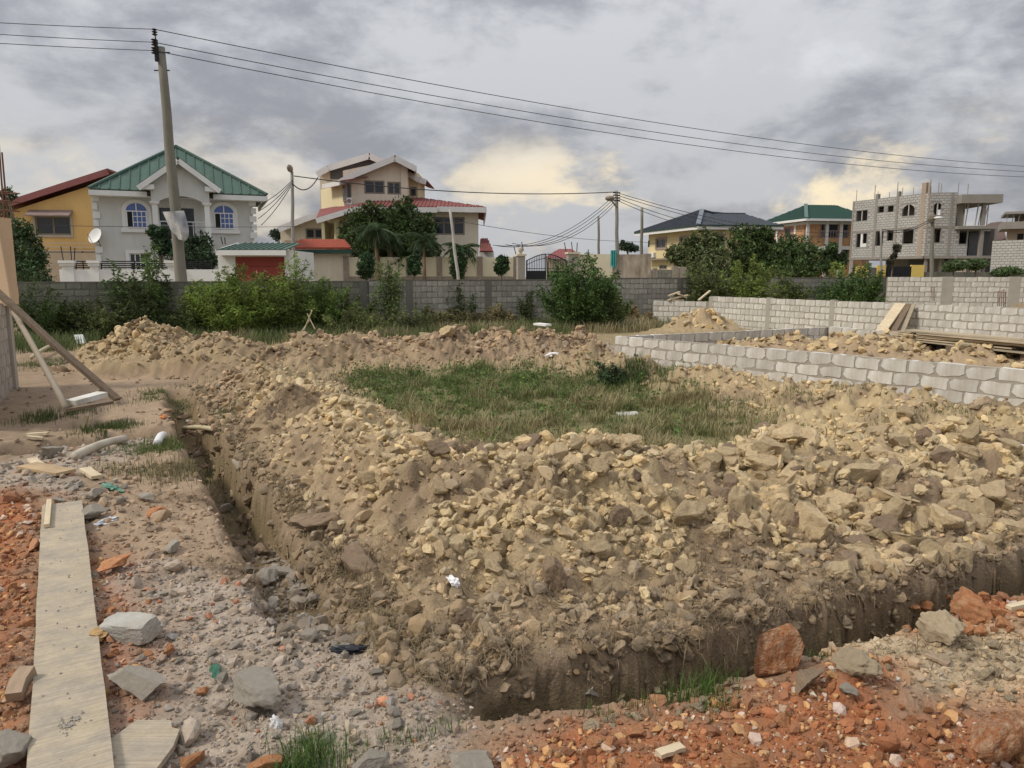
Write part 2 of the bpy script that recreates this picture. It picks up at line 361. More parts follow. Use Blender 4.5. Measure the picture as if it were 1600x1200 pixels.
def height(x, y, detail=True):
    x = np.asarray(x, float); y = np.asarray(y, float)
    mm = mound_mask(x, y)
    wx = x + .25 * fbm(x * 1.1, y * 1.1, 3, 41); wy = y + .25 * fbm(x * 1.1, y * 1.1, 3, 51)
    m = np.maximum.reduce([seg_h(wx, wy, CREST, 1.15), seg_h(wx, wy, RIDGE1, 1.0), seg_h(wx, wy, FAR, .95), seg_h(wx, wy, RIDGE4, .8)])
    right = .10 * sst(x, 2.5, 5) * (1 - sst(y, 7.6, 9.4))
    pl = sst(sdp(x, y, PLOT), -.5, .8)
    m = m + .10 * pl * mm + right + .10
    m = m * (.85 + .5 * fbm(x * .9, y * .9, 3, 77))
    lipd = np.minimum(dseg(x, y, FARLIP)[0] / 2.3, dseg(x, y, LIP1)[0] / 1.25)
    dw = dseg(x, y, [(2.52, 17.9), (9.45, 9.65), (12, 6.6)])[0]; m = m * (.08 + .92 * sst(dw, .3, 2.3))
    z = m * mm * (.06 + .94 * sst(lipd + .12 * fbm(x * 2, y * 2, 2, 33), .0, 1.0))
    # the rest of the site
    z = z + (1 - mm) * (.05 * fbm(x * .7, y * .7, 4, 5) + .035 * sst(fbm(x * 1.3 + 4, y * 1.3, 3, 15), .1, .5))
    for hx, hy, hh, hw, hv in HEAPS:
        z = z + hh * np.exp(-(((x - hx) / hw) ** 2 + ((y - hy) / hv) ** 2)) * (1 + .6 * fbm(x * 2.2, y * 2.2, 3, 8))
    # loose spoil on the near side of the front trench
    z = z + .10 * np.exp(-(dseg(x, y, off(LIP2[3:], -.35))[0] / .3) ** 2) * (1 - mm)
    z = z + .12 * np.exp(-(np.hypot(x + 4.6, y - 6.9) / 1.2) ** 2)
    if detail:
        f1, f2, rv = cells(x * 2.6 + .3 * fbm(x * 5, y * 5, 2, 2), y * 2.6 + .3 * fbm(x * 5, y * 5, 2, 6), 21)
        big = (rv - .35) * sst(f2 - f1, .0, .30)
        g1, g2, gv = cells(x * 7.5 + .5 * fbm(x * 9, y * 9, 2, 12), y * 7.5 + .5 * fbm(x * 9, y * 9, 2, 16), 31)
        sm = (gv - .3) * sst(g2 - g1, .0, .35)
        rough = fbm(x * 6, y * 6, 4, 61)
        heap = mm * pl * (.35 + .65 * sst(lipd, .1, .8)) * (.3 + .7 * sst(dw, .2, 1.3))
        for hx, hy, hh, hw, hv in HEAPS: heap = np.maximum(heap, np.exp(-(((x - hx) / hw) ** 2 + ((y - hy) / hv) ** 2)))
        heap = np.clip(heap, 0, 1)
        z = z + heap * (.14 * big + .085 * sm + .14 * rough + .10 * fbm(x * 2, y * 2, 3, 62)) + (1 - heap) * (.018 * sm * (.4 + 1.2 * sst(rough, -.1, .4)) + .025 * rough)
    # trenches
    wob = .05 * fbm(x * 2.5, y * 2.5, 4, 91) + .05 * (cells(x * 3.2, y * 3.2, 95)[2] - .5)
    d1, _ = dseg(x, y, CEN1)
    b1 = -.70 + .48 * sst(-y, -8.0, -5.2) + .50 * sst(y, 11.8, 14.0) + .07 * fbm(x * 3, y * 3, 3, 92)
    ls = sst(dseg(x, y, LIP1)[0], .22, .40)
    c1 = 1 - sst(d1 + wob, .15, .24 + .10 * ls)
    c1 = c1 * sst(y, 3.9, 4.9)
    z = z + (np.minimum(b1, z) - z) * c1
    d2, _ = dseg(x, y, CEN2)
    b2 = -.72 + .06 * fbm(x * 3, y * 3, 3, 93) + .55 * (1 - sst(x, -.35, .35))
    fs = sst(dseg(x, y, LIP2)[0], .20, .34)
    c2 = (1 - sst(d2 + wob * (.9 - .35 * fs), .17, .235 + .04 * fs)) * sst(x, -.45, -.05)
    z = z + (np.minimum(b2, z) - z) * c2
    d3, _ = dseg(x, y, [(-9.7, 17.2), (-11.2, 20.2), (-12.6, 24.0)])
    c3 = (1 - sst(d3 + wob, .36, .5)); z = z + (-.7 - z) * c3 * .95
    d4, _ = dseg(x, y, [(-6.0, 8.9), (-5.2, 9.5), (-4.7, 9.7)])       # pit under the brace
    z = z + (-.45 - z) * (1 - sst(d4 + wob, .10, .45)) * .9
    return z
def ghit(px, py, t0=1.5, t1=45):
    d = ray(px, py); t = np.geomspace(t0, t1, 900); P = d[None] * t[:, None]; P[:, 2] += CAM_H
    h = height(P[:, 0], P[:, 1]); k = np.argmax(P[:, 2] <= h)
    return np.array([P[k, 0], P[k, 1], h[k]])
_hz = {}
def hz(x, y):
    k = (round(float(x), 4), round(float(y), 4))
    if k not in _hz: _hz[k] = float(height(np.array([x]), np.array([y]))[0])
    return _hz[k]

K_CLAY = np.array((.49, .38, .22)); K_CLAY2 = np.array((.39, .29, .18)); K_BROWN = np.array((.235, .17, .11)); K_GREY = np.array((.37, .305, .24))
K_RED = np.array((.34, .135, .062)); K_PATH = np.array((.36, .265, .18)); K_PALE = np.array((.46, .36, .235)); K_OLIVE = np.array((.135, .105, .055))
K_TURF = np.array((.17, .155, .075))
def zones(x, y):
    w = .16 * fbm(x * 2.5, y * 2.5, 4, 101) + .05 * fbm(x * 12, y * 12, 2, 105)
    zs = {}
    sm = lambda P, a=.12: 1 - sst(sdp(x, y, P) + w * 1.6, -a, a)
    zs['grey'] = np.maximum(sm(GREYZ), sm(GREYZ2, .2))
    r = 0
    for q in REDZ: r = np.maximum(r, sm(q, .28))
    zs['red'] = r; zs['pale'] = sm(PALEZ); zs['path'] = sm(PATHZ, .3); zs['plot'] = sm(PLOT, .5); zs['mound'] = mound_mask(x, y)
    return zs
def soil(x, y, z=None):
    zs = zones(x, y)
    def mx(a, b, t): return a + (b - a) * np.asarray(t)[..., None]
    n = fbm(x * .8, y * .8, 4, 110); n2 = fbm(x * 3.1, y * 3.1, 4, 111); n3 = fbm(x * 11, y * 11, 3, 112)
    base = mx(np.broadcast_to(K_PATH * .82, x.shape + (3,)), K_BROWN * 1.15, sst(n, -.1, .35) * .7)
    c = mx(base, K_PATH, zs['path'] * .9)
    # far ground and inside the foundations: dry grass-brown
    c = mx(c, np.array((.27, .22, .12)), sst(y, 19.5, 22) * .8)
    mo = mx(np.broadcast_to(K_CLAY * .90, x.shape + (3,)), K_BROWN * 1.2, sst(n * .6 + n2 * .8, .02, .38) * .85)  # clay base darkened, putting shade into the gaps between the clods
    crest = np.maximum(seg_h(x, y, [(a, b, 1) for a, b, _ in CREST], 1.3), seg_h(x, y, [(a, b, 1) for a, b, _ in RIDGE1], 1.0))
    mo = mx(mo, K_CLAY * .85, crest * .5)
    mo = mx(mo, K_CLAY2 * .80, sst(y, 10.5, 14) * .7)
    mo = mx(mo, K_BROWN * 1.25, sst(y, 14.5, 16.5) * sst(x, -5.5, -3.5) * (.35 + .6 * sst(n2, -.2, .2)))
    mo = mx(mo, K_CLAY * .85, np.exp(-(np.hypot(x + 8.4, y - 17) / 1.3) ** 2) * .7)
    edge = 1 - sst(dseg(x, y, FARLIP)[0] + .5 * n2, .3, 1.6); edge1 = 1 - sst(dseg(x, y, LIP1)[0], .15, .6)
    edge1 = np.maximum(edge1, (1 - sst(dseg(x, y, LIP1)[0] + .35 * n2, .5, 1.15)) * .9)
    mo = mx(mo, K_BROWN * 1.15, np.maximum(edge, edge1) * .8)
    mo = mx(mo, K_BROWN * 1.0, sst(fbm(x * 1.0 + 3, y * 1.0, 3, 141), .10, .32) * .75)
    c = mx(c, mo, zs['mound'])
    for hx, hy, hh, hw, hv in HEAPS:
        c = mx(c, K_CLAY2 * (1.0 if hy < 27 else .72), np.exp(-(((x - hx) / hw) ** 2 + ((y - hy) / hv) ** 2) * .7))
    c = mx(c, K_TURF, zs['plot'] * .85)
    c = mx(c, K_GREY * (1 + .1 * 0), zs['grey'] * (.75 + .25 * sst(n2, -.3, .3)))
    c = mx(c, K_PALE, zs['pale'] * (1 - zs['mound']))
    c = mx(c, K_RED, zs['red'] * (1 - zs['mound']) * (.72 + .28 * sst(n3, -.3, .2)))
    c = mx(c, np.array((.33, .33, .32)), np.exp(-(((x - 1.1) / 1.7) ** 2 + ((y - 21.0) / .8) ** 2) * 1.2))
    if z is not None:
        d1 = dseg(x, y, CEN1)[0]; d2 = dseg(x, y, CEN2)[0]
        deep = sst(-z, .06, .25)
        c = mx(c, K_OLIVE * 1.35, deep * (.75 - .55 * zs['grey']))  # darker olive soil below ground level
    c = c * (1 + .28 * n3 + .18 * n2)[..., None]
    return np.clip(c, .02, .8)

def axis(a, b, f):
    o = [a]
    while o[-1] < b: o.append(o[-1] + f(o[-1]))
    return np.array(o)
gx = axis(-21, 27, lambda v: .026 + .008 * max(0, abs(v - 1) - 3.2))
gy = axis(1.2, 46, lambda v: max(.020, .0059 * v))
GX, GY = np.meshgrid(gx, gy); GZ = height(GX, GY)
nx, ny = len(gx), len(gy)
idx = np.arange(nx * ny).reshape(ny, nx)
gf = np.stack([idx[:-1, :-1], idx[:-1, 1:], idx[1:, 1:], idx[1:, :-1]], -1).reshape(-1, 4)
sl = np.hypot(np.gradient(GZ, axis=0) / np.gradient(GY, axis=0), np.gradient(GZ, axis=1) / np.gradient(GX, axis=1)); st = sst(sl, 1.0, 3.0) * (GZ < .25) * np.where(GX > -.3, .85, 1.0)
PX = GX + st * (.045 * vnoise(GX * 5 + GY * 3, GZ * 6, 301) + .02 * vnoise(GX * 13 + GY * 11, GZ * 17, 303)); PY = GY + st * (.045 * vnoise(GX * 5 - GY * 3, GZ * 6, 305) + .02 * vnoise(GX * 13 - GY * 9, GZ * 17, 307))
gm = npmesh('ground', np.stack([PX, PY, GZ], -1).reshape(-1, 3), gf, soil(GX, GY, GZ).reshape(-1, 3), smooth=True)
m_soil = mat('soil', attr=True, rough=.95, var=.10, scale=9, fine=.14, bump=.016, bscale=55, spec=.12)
ground = link('ground', gm, m_soil, kind='structure')
# broken, undercut trench faces: push the steep parts of the sheet about sideways
print('ground tris', len(gf) * 2, nx, ny)
far = MB()
for a, b in (((-400, -60), (-20.8, 900)), ((26.8, -60), (400, 900)), ((-20.8, 45.7), (26.8, 900)), ((-20.8, -60), (26.8, 1.22))):
    far.box((a[0], a[1], -1.2), (b[0], b[1], -.02))
m_far = mat('distant_soil', (.22, .18, .11), var=.2, scale=.3, rough=.95)
part('distant_ground', far, m_far, kind='structure')

# ================================================================== ROCKS
def ico(sub):
    t = (1 + 5 ** .5) / 2
    v = [np.array(p, float) / math.hypot(1, t) for p in ((-1, t, 0), (1, t, 0), (-1, -t, 0), (1, -t, 0), (0, -1, t), (0, 1, t), (0, -1, -t), (0, 1, -t), (t, 0, -1), (t, 0, 1), (-t, 0, -1), (-t, 0, 1))]
    f = [(0, 11, 5), (0, 5, 1), (0, 1, 7), (0, 7, 10), (0, 10, 11), (1, 5, 9), (5, 11, 4), (11, 10, 2), (10, 7, 6), (7, 1, 8), (3, 9, 4), (3, 4, 2), (3, 2, 6), (3, 6, 8), (3, 8, 9), (4, 9, 5), (2, 4, 11), (6, 2, 10), (8, 6, 7), (9, 8, 1)]
    for _ in range(sub):
        c = {}; nf = []
        def mid(a, b):
            k = (min(a, b), max(a, b))
            if k not in c: p = v[a] + v[b]; v.append(p / np.linalg.norm(p)); c[k] = len(v) - 1
            return c[k]
        for a, b, d in f:
            x, y, z = mid(a, b), mid(b, d), mid(d, a); nf += [(a, x, z), (b, y, x), (d, z, y), (x, y, z)]
        f = nf
    return np.array(v), np.array(f)
ICO = [ico(0), ico(1), ico(2), ico(3)]
def rock(seed, sub, cuts=7, rough=.05, flat=.75):
    r = np.random.default_rng(seed); v, f = ICO[sub]; v = v.copy()
    for _ in range(cuts):
        n = r.normal(size=3); n /= np.linalg.norm(n); d = r.uniform(.35, .8)
        k = np.maximum(0, v @ n - d); v = v - k[:, None] * n
    a = r.uniform(0, 9, 3)
    for s, q in ((2.2, 1.0), (5.1, .55), (11, .3)):
        e = vnoise(v[:, 0] * s + a[0], v[:, 1] * s + v[:, 2] * s * .7 + a[1], seed) + vnoise(v[:, 2] * s + a[2], v[:, 0] * s - v[:, 1] * s * .6, seed + 3)
        v = v * (1 + rough * q * e)[:, None]
    v = v * np.array([1, r.uniform(.65, .95), r.uniform(flat - .28, flat)])
    return v, f
def rotm(r, n, tilt=.6):
    a = r.uniform(0, 2 * np.pi, n); b = r.normal(0, tilt, n); c = r.normal(0, tilt, n)
    ca, sa, cb, sb, cc, sc = np.cos(a), np.sin(a), np.cos(b), np.sin(b), np.cos(c), np.sin(c); o = np.zeros(n); l = np.ones(n)
    A = np.array([[ca, -sa, o], [sa, ca, o], [o, o, l]]); B = np.array([[l, o, o], [o, cb, -sb], [o, sb, cb]]); D = np.array([[cc, o, sc], [o, l, o], [-sc, o, cc]])
    return np.einsum('ijn,jkn,kln->nil', A, B, D)
def scatter(name, x, y, r, sub, cols, sink=.25, seed=1, mt=None, tilt=.5, cuts=7, variants=10, rough=.06):
    z = height(x, y) + r * (.5 - sink) * .8
    rg = np.random.default_rng(seed); V = []; F = []; Cc = []; o = 0; ids = rg.integers(0, variants, len(x))
    for k in range(variants):
        m = ids == k; n = m.sum()
        if not n: continue
        v, f = rock(seed * 100 + k, sub, cuts, rough); Rm = rotm(rg, n, tilt)
        P = np.einsum('nij,vj->nvi', Rm, v) * r[m][:, None, None] + np.stack([x[m], y[m], z[m]], 1)[:, None]
        V.append(P.reshape(-1, 3)); F.append((f[None] + (np.arange(n) * len(v))[:, None, None]).reshape(-1, 3) + o); o += n * len(v)
        Cc.append(np.repeat(cols[m], len(v), 0))
    me = npmesh(name, np.concatenate(V), np.concatenate(F), np.concatenate(Cc))
    print(name, len(x), 'tris', sum(len(q) for q in F))
    ob = link(name, me, mt or m_stone); ob['kind'] = 'stuff'; return ob
m_stone = mat('loose_stone', attr=True, rough=.92, var=.10, scale=14, fine=.10, bump=.006, bscale=120, spec=.15)
def sample(n, x0, x1, y0, y1, seed, pw=1.6):          # denser near the viewer's side of the site
    rg = np.random.default_rng(seed); u = rg.random(n); k = 1 - pw
    y = (y0 ** k + u * (y1 ** k - y0 ** k)) ** (1 / k)
    x = x0 + rg.random(n) * (x1 - x0)
    m = np.abs(x) < y * .78 + 1.0
    return x[m], y[m]
def jitcol(c, n, a, seed):
    rg = np.random.default_rng(seed); return np.clip(c * (1 + rg.normal(0, a, (n, 1))) * (1 + rg.normal(0, 1, (n, 1)) * np.array((.03, 0, -.05))), .02, .85)
def weights(x, y):
    zs = zones(x, y); heap = 0 * x
    for hx, hy, hh, hw, hv in HEAPS: heap = np.maximum(heap, np.exp(-(((x - hx) / hw) ** 2 + ((y - hy) / hv) ** 2)))
    bare = (1 - sst(dseg(x, y, LIP1)[0] + .3 * fbm(x * 3, y * 3, 3, 111), .35, 1.1)) * (y < 14)
    cr = np.maximum(seg_h(x, y, [(a, b, 1) for a, b, _ in CREST], 1.5), seg_h(x, y, [(a, b, 1) for a, b, _ in RIDGE1[:5]], 1.1))
    cr = np.maximum(cr, .85 * seg_h(x, y, [(a, b, 1) for a, b, _ in FAR], .9)) * (1 - .85 * bare) * (1 - .85 * sst(fbm(x * 1.0 + 3, y * 1.0, 3, 141), .06, .28))
    return zs, np.clip(heap, 0, 1), cr
# crumbs and small stones, tens of thousands
x, y = sample(150000, -11, 16, 2.0, 24, 11, 1.9)
zs, heap, cr = weights(x, y)
clay = zs['mound'] * (1 - zs['plot']) * (.25 + .9 * cr) * (.35 + .9 * sst(fbm(x * 1.2, y * 1.2, 3, 140), -.25, .3)) + heap * .8
dens = np.maximum.reduce([clay, zs['grey'] * .40 * (1 - zs['mound']), zs['red'] * .75 * (1 - zs['mound']), zs['pale'] * .45, (1 - zs['mound']) * (y < 8) * .22, (1 - zs['mound']) * .05])
rg = np.random.default_rng(5); keep = rg.random(len(x)) < dens * .9
x, y = x[keep], y[keep]
r = (.0040 * np.minimum(y, 9) * (1 + rg.pareto(2.5, len(x)))).clip(.007, .05)
rub = soil(x, y)
lum = rg.random((len(x), 1))
zr = zs['red'][keep][:, None]; zg = (zs['grey'] * (1 - zs['mound']))[keep][:, None]; mo = zs['mound'][keep][:, None]
rub = rub * (1.0 + .32 * mo)
rub = np.where((lum < .30) & (zr > .5), np.array((.52, .30, .14)), rub)
rub = np.where((lum > .90) & (zr > .5), np.array((.55, .42, .33)), rub)
rub = np.where((lum < .25) & (zg > .5), np.array((.30, .26, .215)), rub)
rub = np.where((lum > .94) & (zg > .5), np.array((.42, .20, .12)), rub)
scatter('small_stones', x, y, r, 0, jitcol(rub, len(x), .12, 3), seed=4, variants=12, tilt=.7)
# fist-sized clods and stones
x, y = sample(24000, -11, 16, 2.2, 24, 12, 1.5)
zs, heap, cr = weights(x, y)
dens = np.maximum.reduce([zs['mound'] * (1 - zs['plot']) * (.10 + 1.1 * cr ** 1.3) * (.4 + .8 * sst(fbm(x * 1.2, y * 1.2, 3, 140), -.25, .3)), heap * .9, zs['grey'] * .10 * (1 - zs['mound']), zs['red'] * .22 * (1 - zs['mound']), (y < 8) * (1 - zs['mound']) * .05])
keep = rg.random(len(x)) < dens * .72; x, y = x[keep], y[keep]
r = (.0075 * np.minimum(y, 9) * (1 + rg.pareto(3.0, len(x)))).clip(.03, .10)
c = soil(x, y); c = c * (1 + .35 * zs['mound'][keep][:, None])
scatter('loose_clods', x, y, r, 1, jitcol(c, len(x), .10, 4), seed=5, variants=12, tilt=.6)

# grit: the finest stones near the viewer
OCT = (np.array([(1, 0, 0), (0, 1, 0), (-1, 0, 0), (0, -1, 0), (0, 0, .7), (0, 0, -.7)], float), np.array([(0, 1, 4), (1, 2, 4), (2, 3, 4), (3, 0, 4), (1, 0, 5), (2, 1, 5), (3, 2, 5), (0, 3, 5)]))
def grit(name, x, y, r, cols, seed):
    rg = np.random.default_rng(seed); n = len(x); z = height(x, y); v = OCT[0][None] * (1 + rg.normal(0, .28, (n, 6, 3))); v = v + rg.normal(0, .12, (n, 6, 3)); P = np.einsum('nij,nvj->nvi', rotm(rg, n, .8), v) * r[:, None, None] + np.stack([x, y, z + r * .3], 1)[:, None]
    F = (OCT[1][None] + (np.arange(n) * 6)[:, None, None]).reshape(-1, 3); o = link(name, npmesh(name, P.reshape(-1, 3), F, np.repeat(cols, 6, 0)), m_stone); o['kind'] = 'stuff'; print(name, n)
x, y = sample(90000, -4.8, 5.2, 2.1, 7.0, 13, 2.2)
zs, heap, cr = weights(x, y)
d = np.maximum.reduce([zs['grey'] * .7, zs['red'] * .8, zs['pale'] * .8, .35 + 0 * x]) * (1 - .45 * zs['mound'])
keep = np.random.default_rng(6).random(len(x)) < d * .75; x, y = x[keep], y[keep]; c = soil(x, y) * 1.05
u = np.random.default_rng(8).random((len(x), 1)); zr = zs['red'][keep][:, None] * (1 - zs['mound'][keep][:, None])
c = np.where((u > .8) & (zr > .5), np.array((.46, .34, .22)), c); c = np.where((u < .06), np.array((.50, .45, .38)), c)
grit('grit', x, y, (.0017 * y * (1 + np.random.default_rng(7).pareto(3, len(x)))).clip(.004, .016), jitcol(c, len(x), .16, 12), 14)
# crumbling earth on the trench faces
def bank(P, k0, k1, n, seed, rmin, rmax, col):
    r = np.random.default_rng(seed); P = np.asarray(P)[:, :2]; i = r.integers(0, len(P) - 1, n); u = r.random(n)[:, None]; q = P[i] + (P[i + 1] - P[i]) * u; T = P[i + 1] - P[i]; T /= np.linalg.norm(T, axis=1)[:, None]; q = q + np.stack([-T[:, 1], T[:, 0]], 1) * r.uniform(k0, k1, (n, 1))
    m = (np.abs(q[:, 0]) < .75 * q[:, 1]) & (fbm(q[:, 0] * 3, q[:, 1] * 3, 2, seed) > -.12); q = q[m]; rad = rmin * (1 + r.pareto(2.5, len(q))).clip(1, rmax / rmin); scatter('bank_crumbs', q[:, 0], q[:, 1], rad, 1, jitcol(np.broadcast_to(np.array(col), (len(q), 3)), len(q), .16, seed), seed=seed, cuts=7, rough=.12, tilt=.8)
bank(LIP2, .49, .68, 2000, 71, .018, .07, (.28, .21, .135)); bank(LIP2, .42, .52, 700, 76, .02, .06, (.2, .15, .095)); bank(LIP2, .60, 1.15, 2400, 73, .02, .08, (.31, .235, .15)); bank(LIP1, -.30, .08, 2600, 72, .02, .08, (.26, .195, .125)); bank(LIP1[1:5], .05, .5, 500, 74, .02, .08, (.24, .20, .155)); bank(LIP2, .2, .45, 250, 75, .02, .05, (.2, .15, .1))

def ridge_clods(P, n, sd, rmin, rmax, col, seed):
    r = np.random.default_rng(seed); P = np.asarray(P)[:, :2]; i = r.integers(0, len(P) - 1, n); q = P[i] + (P[i + 1] - P[i]) * r.random(n)[:, None] + r.normal(0, sd, (n, 2)); m = (fbm(q[:, 0] * 1.5, q[:, 1] * 1.5, 2, seed) > -.15) & (np.abs(q[:, 0]) < .72 * q[:, 1]); q = q[m]
    scatter('ridge_clods', q[:, 0], q[:, 1], (rmin * (1 + r.pareto(2.2, len(q)))).clip(rmin, rmax), 1, jitcol(soil(q[:, 0], q[:, 1]) * 1.12, len(q), .2, seed), seed=seed, cuts=7, rough=.1, tilt=.7)
ridge_clods(FAR, 2300, .55, .035, .13, None, 81); ridge_clods(RIDGE4, 800, .5, .03, .10, None, 82); ridge_clods([(-9.3, 17, 0), (-8.6, 17.2, 0), (-7.4, 16.8, 0)], 900, .6, .04, .15, None, 83); ridge_clods(RIDGE1[3:], 1300, .5, .03, .10, None, 84)
ridge_clods([(4.2, 8.2, 0), (6.5, 8.0, 0), (9, 8.2, 0)], 500, .5, .03, .09, None, 85)
# ================================================================== BLOCK WALLS
def block_mesh(L_, H_, T_, seed, rough=.012, corner=.03):
    r = np.random.default_rng(seed); a, b = L_ / 2, H_ / 2; q = [corner * k for k in r.choice([.25, .4, .7, 1.0, 1.5], 4)]
    o = [(-a + q[0], -b), (-a * .3, -b), (a * .3, -b), (a - q[1], -b), (a, -b + q[1]), (a, 0), (a, b - q[2]), (a - q[2], b), (a * .3, b), (-a * .3, b), (-a + q[3], b), (-a, b - q[3]), (-a, 0), (-a, -b + q[0])]
    o = np.array(o) + r.uniform(-rough, rough, (len(o), 2)); t = T_ / 2; n = len(o)
    V = [(x, -t, z) for x, z in o] + [(x, t, z) for x, z in o]
    F = [tuple(range(n)), tuple(range(n, 2 * n))[::-1]] + [((i + 1) % n, i, n + i, n + (i + 1) % n) for i in range(n)]
    return V, F
_bm = {}
def bmeshes(key, L_, H_, T_, m, rough, corner, nv=8):
    if key not in _bm:
        o = []
        for k in range(nv):
            V, F = block_mesh(L_, H_, T_, k + 3, rough, corner); me = bpy.data.meshes.new('block'); me.from_pydata(V, [], F); me.materials.append(m); o.append((me, V, F))
        _bm[key] = o
    return _bm[key]
def block_wall(t, P0, P1, ztop, courses, key, bmat, mmat, L_=.45, H_=.225, T_=.15, jx=.04, jz=.03, rough=.012, corner=.03, skip=None, limit=300, recess=.008, seed=1):
    P0, P1 = np.array(P0, float), np.array(P1, float); d = P1 - P0; ln = np.linalg.norm(d); d /= ln; ang = math.atan2(d[1], d[0])
    me = bmeshes(key, L_ - jx, H_ - jz, T_, bmat, rough, corner); mh = bmeshes(key + 'h', L_ / 2 - jx, H_ - jz, T_, bmat, rough, min(corner, .02), 3)
    r = random.Random(seed); L0 = []
    for c in range(courses):
        z = ztop - H_ * (c + .5) - jz * .15; s = 0; q = (c % 2)
        if q: L0.append((L_ / 4, z, 1)); s = L_ / 2
        while s + L_ <= ln + .01: L0.append((s + L_ / 2, z, 0)); s += L_
        if ln - s > L_ / 2 - .02: L0.append((s + L_ / 4, z, 1))
    if skip: L0 = [b for b in L0 if not skip(b[0], b[1])]
    L0.sort(key=lambda b: np.hypot(*(P0 + d * b[0])) + (0 if abs((P0 + d * b[0])[0]) < .72 * (P0 + d * b[0])[1] else 100))
    inv = np.linalg.inv(WM[t])
    rel = Matrix((inv @ np.array(Matrix.Translation((P0[0], P0[1], 0)) @ Matrix.Rotation(ang, 4, 'Z'))).tolist())
    rest = MB()
    for i, (s, z, h) in enumerate(L0):
        m, V, F = (mh if h else me)[r.randrange(3 if h else 8)]
        js, jzz, jd, tl = r.uniform(-.006, .006), r.uniform(-.005, .005), r.uniform(-.004, .004), r.uniform(-.008, .008)
        Mx = rel @ Matrix.Translation((s + js, jd, z + jzz)) @ Matrix.Rotation(tl, 4, 'Y')
        if i < limit:
            o = bpy.data.objects.new('block', m); C.objects.link(o); o.parent = t; o.matrix_local = Mx; WM[o] = WM[t]
        else:
            Mw = np.array(Matrix(WM[t].tolist()) @ Mx); rest.add((np.array(V) @ Mw[:3, :3].T + Mw[:3, 3]), F)
    if rest.v: part('blockwork', rest, bmat, t, kind='stuff')
    core = MB(); F = Fac(P0, P1); tt = T_ / 2 - recess; zb = ztop - H_ * courses
    if not skip: F.box(core, -.005, ln + .005, zb, ztop - jz * .4, -tt, tt)
    else:
        for c in range(courses):
            z1 = ztop - H_ * c - (jz * .4 if c == 0 else 0); z0 = ztop - H_ * (c + 1); n = int(ln / (L_ / 2))
            run = None
            for k in range(n + 1):
                ok = k < n and not skip((k + .5) * L_ / 2, (z0 + z1) / 2)
                if ok and run is None: run = k
                if not ok and run is not None: F.box(core, run * L_ / 2, k * L_ / 2 if k < n else ln, z0, z1, -tt, tt); run = None
    part('mortar', core, mmat, t)
m_bw = mat('pale_block', (.64, .63, .585), rough=.95, var=.10, scale=2.5, rand=.13, bump=.004, bscale=90, fine=.05, dirt=(.33, .28, .21), dirt_amt=.75, dirt_scale=2.6)
m_bm = mat('mortar_new', (.34, .305, .25), rough=.95, var=.14, scale=5, bump=.006, bscale=70, fine=.08)
m_ob = mat('old_block', (.27, .255, .21), rough=.97, var=.16, scale=1.3, rand=.22, bump=.006, bscale=60, fine=.08, dirt=(.08, .09, .05), dirt_amt=.85, dirt_scale=.8)
m_om = mat('mortar_old', (.155, .145, .12), rough=.97, var=.16, scale=2, bump=.008, bscale=50, fine=.1, dirt=(.05, .055, .035), dirt_amt=.7, dirt_scale=1.0)
m_ob2 = mat('weathered_block', (.44, .415, .36), rough=.97, var=.14, scale=1.3, rand=.20, bump=.006, bscale=60, fine=.07, dirt=(.10, .095, .07), dirt_amt=.7, dirt_scale=1.1)
m_om2 = mat('mortar_weathered', (.25, .23, .19), rough=.97, var=.14, scale=2, bump=.008, bscale=50, fine=.1, dirt=(.08, .08, .06), dirt_amt=.6)
m_post = mat('cast_concrete', (.17, .16, .135), rough=.95, var=.12, scale=2, streak=.12, bump=.005, bscale=60)
m_post2 = mat('new_concrete', (.36, .335, .285), rough=.95, var=.10, scale=2, streak=.06, bump=.005, bscale=60)

def wxy(px, Y): return W(px, 440, Y)[:2]
A0, A1 = np.array([2.52, 17.9]), np.array([9.45, 9.65])
t = thing('foundation_wall', 'nearest low wall of pale grey blocks running from the mound to the right edge', 'wall', (*A0, 0))
block_wall(t, A0, A1, .66, 4, 'pb', m_bw, m_bm, seed=2, corner=.04, rough=.018, jx=.038, jz=.034)
B1 = np.array([9.0, 21.2])
t = thing('foundation_wall', 'short low block wall closing the back left end of the foundation room', 'wall', (*A0, 0))
block_wall(t, A0 + (B1 - A0) / np.linalg.norm(B1 - A0) * .12, B1, .645, 4, 'pb', m_bw, m_bm, seed=3, jx=.038, jz=.034)
B2 = np.array([13.6, 12.2])
t = thing('foundation_wall', 'low pale block wall just below the plank stack, behind the heaped clods', 'wall', (*B1, 0))
block_wall(t, B1 + np.array([.05, -.09]), B2, .66, 4, 'pb', m_bw, m_bm, seed=4, jx=.038, jz=.034)
C0, C1, C2 = wxy(1022, 32), wxy(1110, 31), np.array([14.9, 18.4])
C2 = C1 + (wxy(1600, 20) - C1) * 1.12
t = thing('foundation_wall', 'low end of the pale block wall with off-cuts piled on top', 'wall', (*C0, 0))
block_wall(t, C0, C1, 1.03, 5, 'pw', m_bw, m_bm, seed=5, jx=.04, jz=.035)
t = thing('foundation_wall', 'long five-course pale block wall behind the plank stack', 'wall', (*C1, 0))
block_wall(t, C1 + (C2 - C1) / np.linalg.norm(C2 - C1) * .1, C2, 1.25, 6, 'pw', m_bw, m_bm, seed=6, jx=.04, jz=.035)
Fc = Fac(C1, C2); 
for px in (1110, 1200, 1300):
    mb = MB(); s, _ = Fc.at(px, 480, .08); Fc.box(mb, s - .10, s + .10, 0, 1.27 if px > 1110 else 1.22, -.082, .083); part('post', mb, m_post2, t)
D0, D1 = wxy(1386, 34.4), wxy(1640, 32.4)
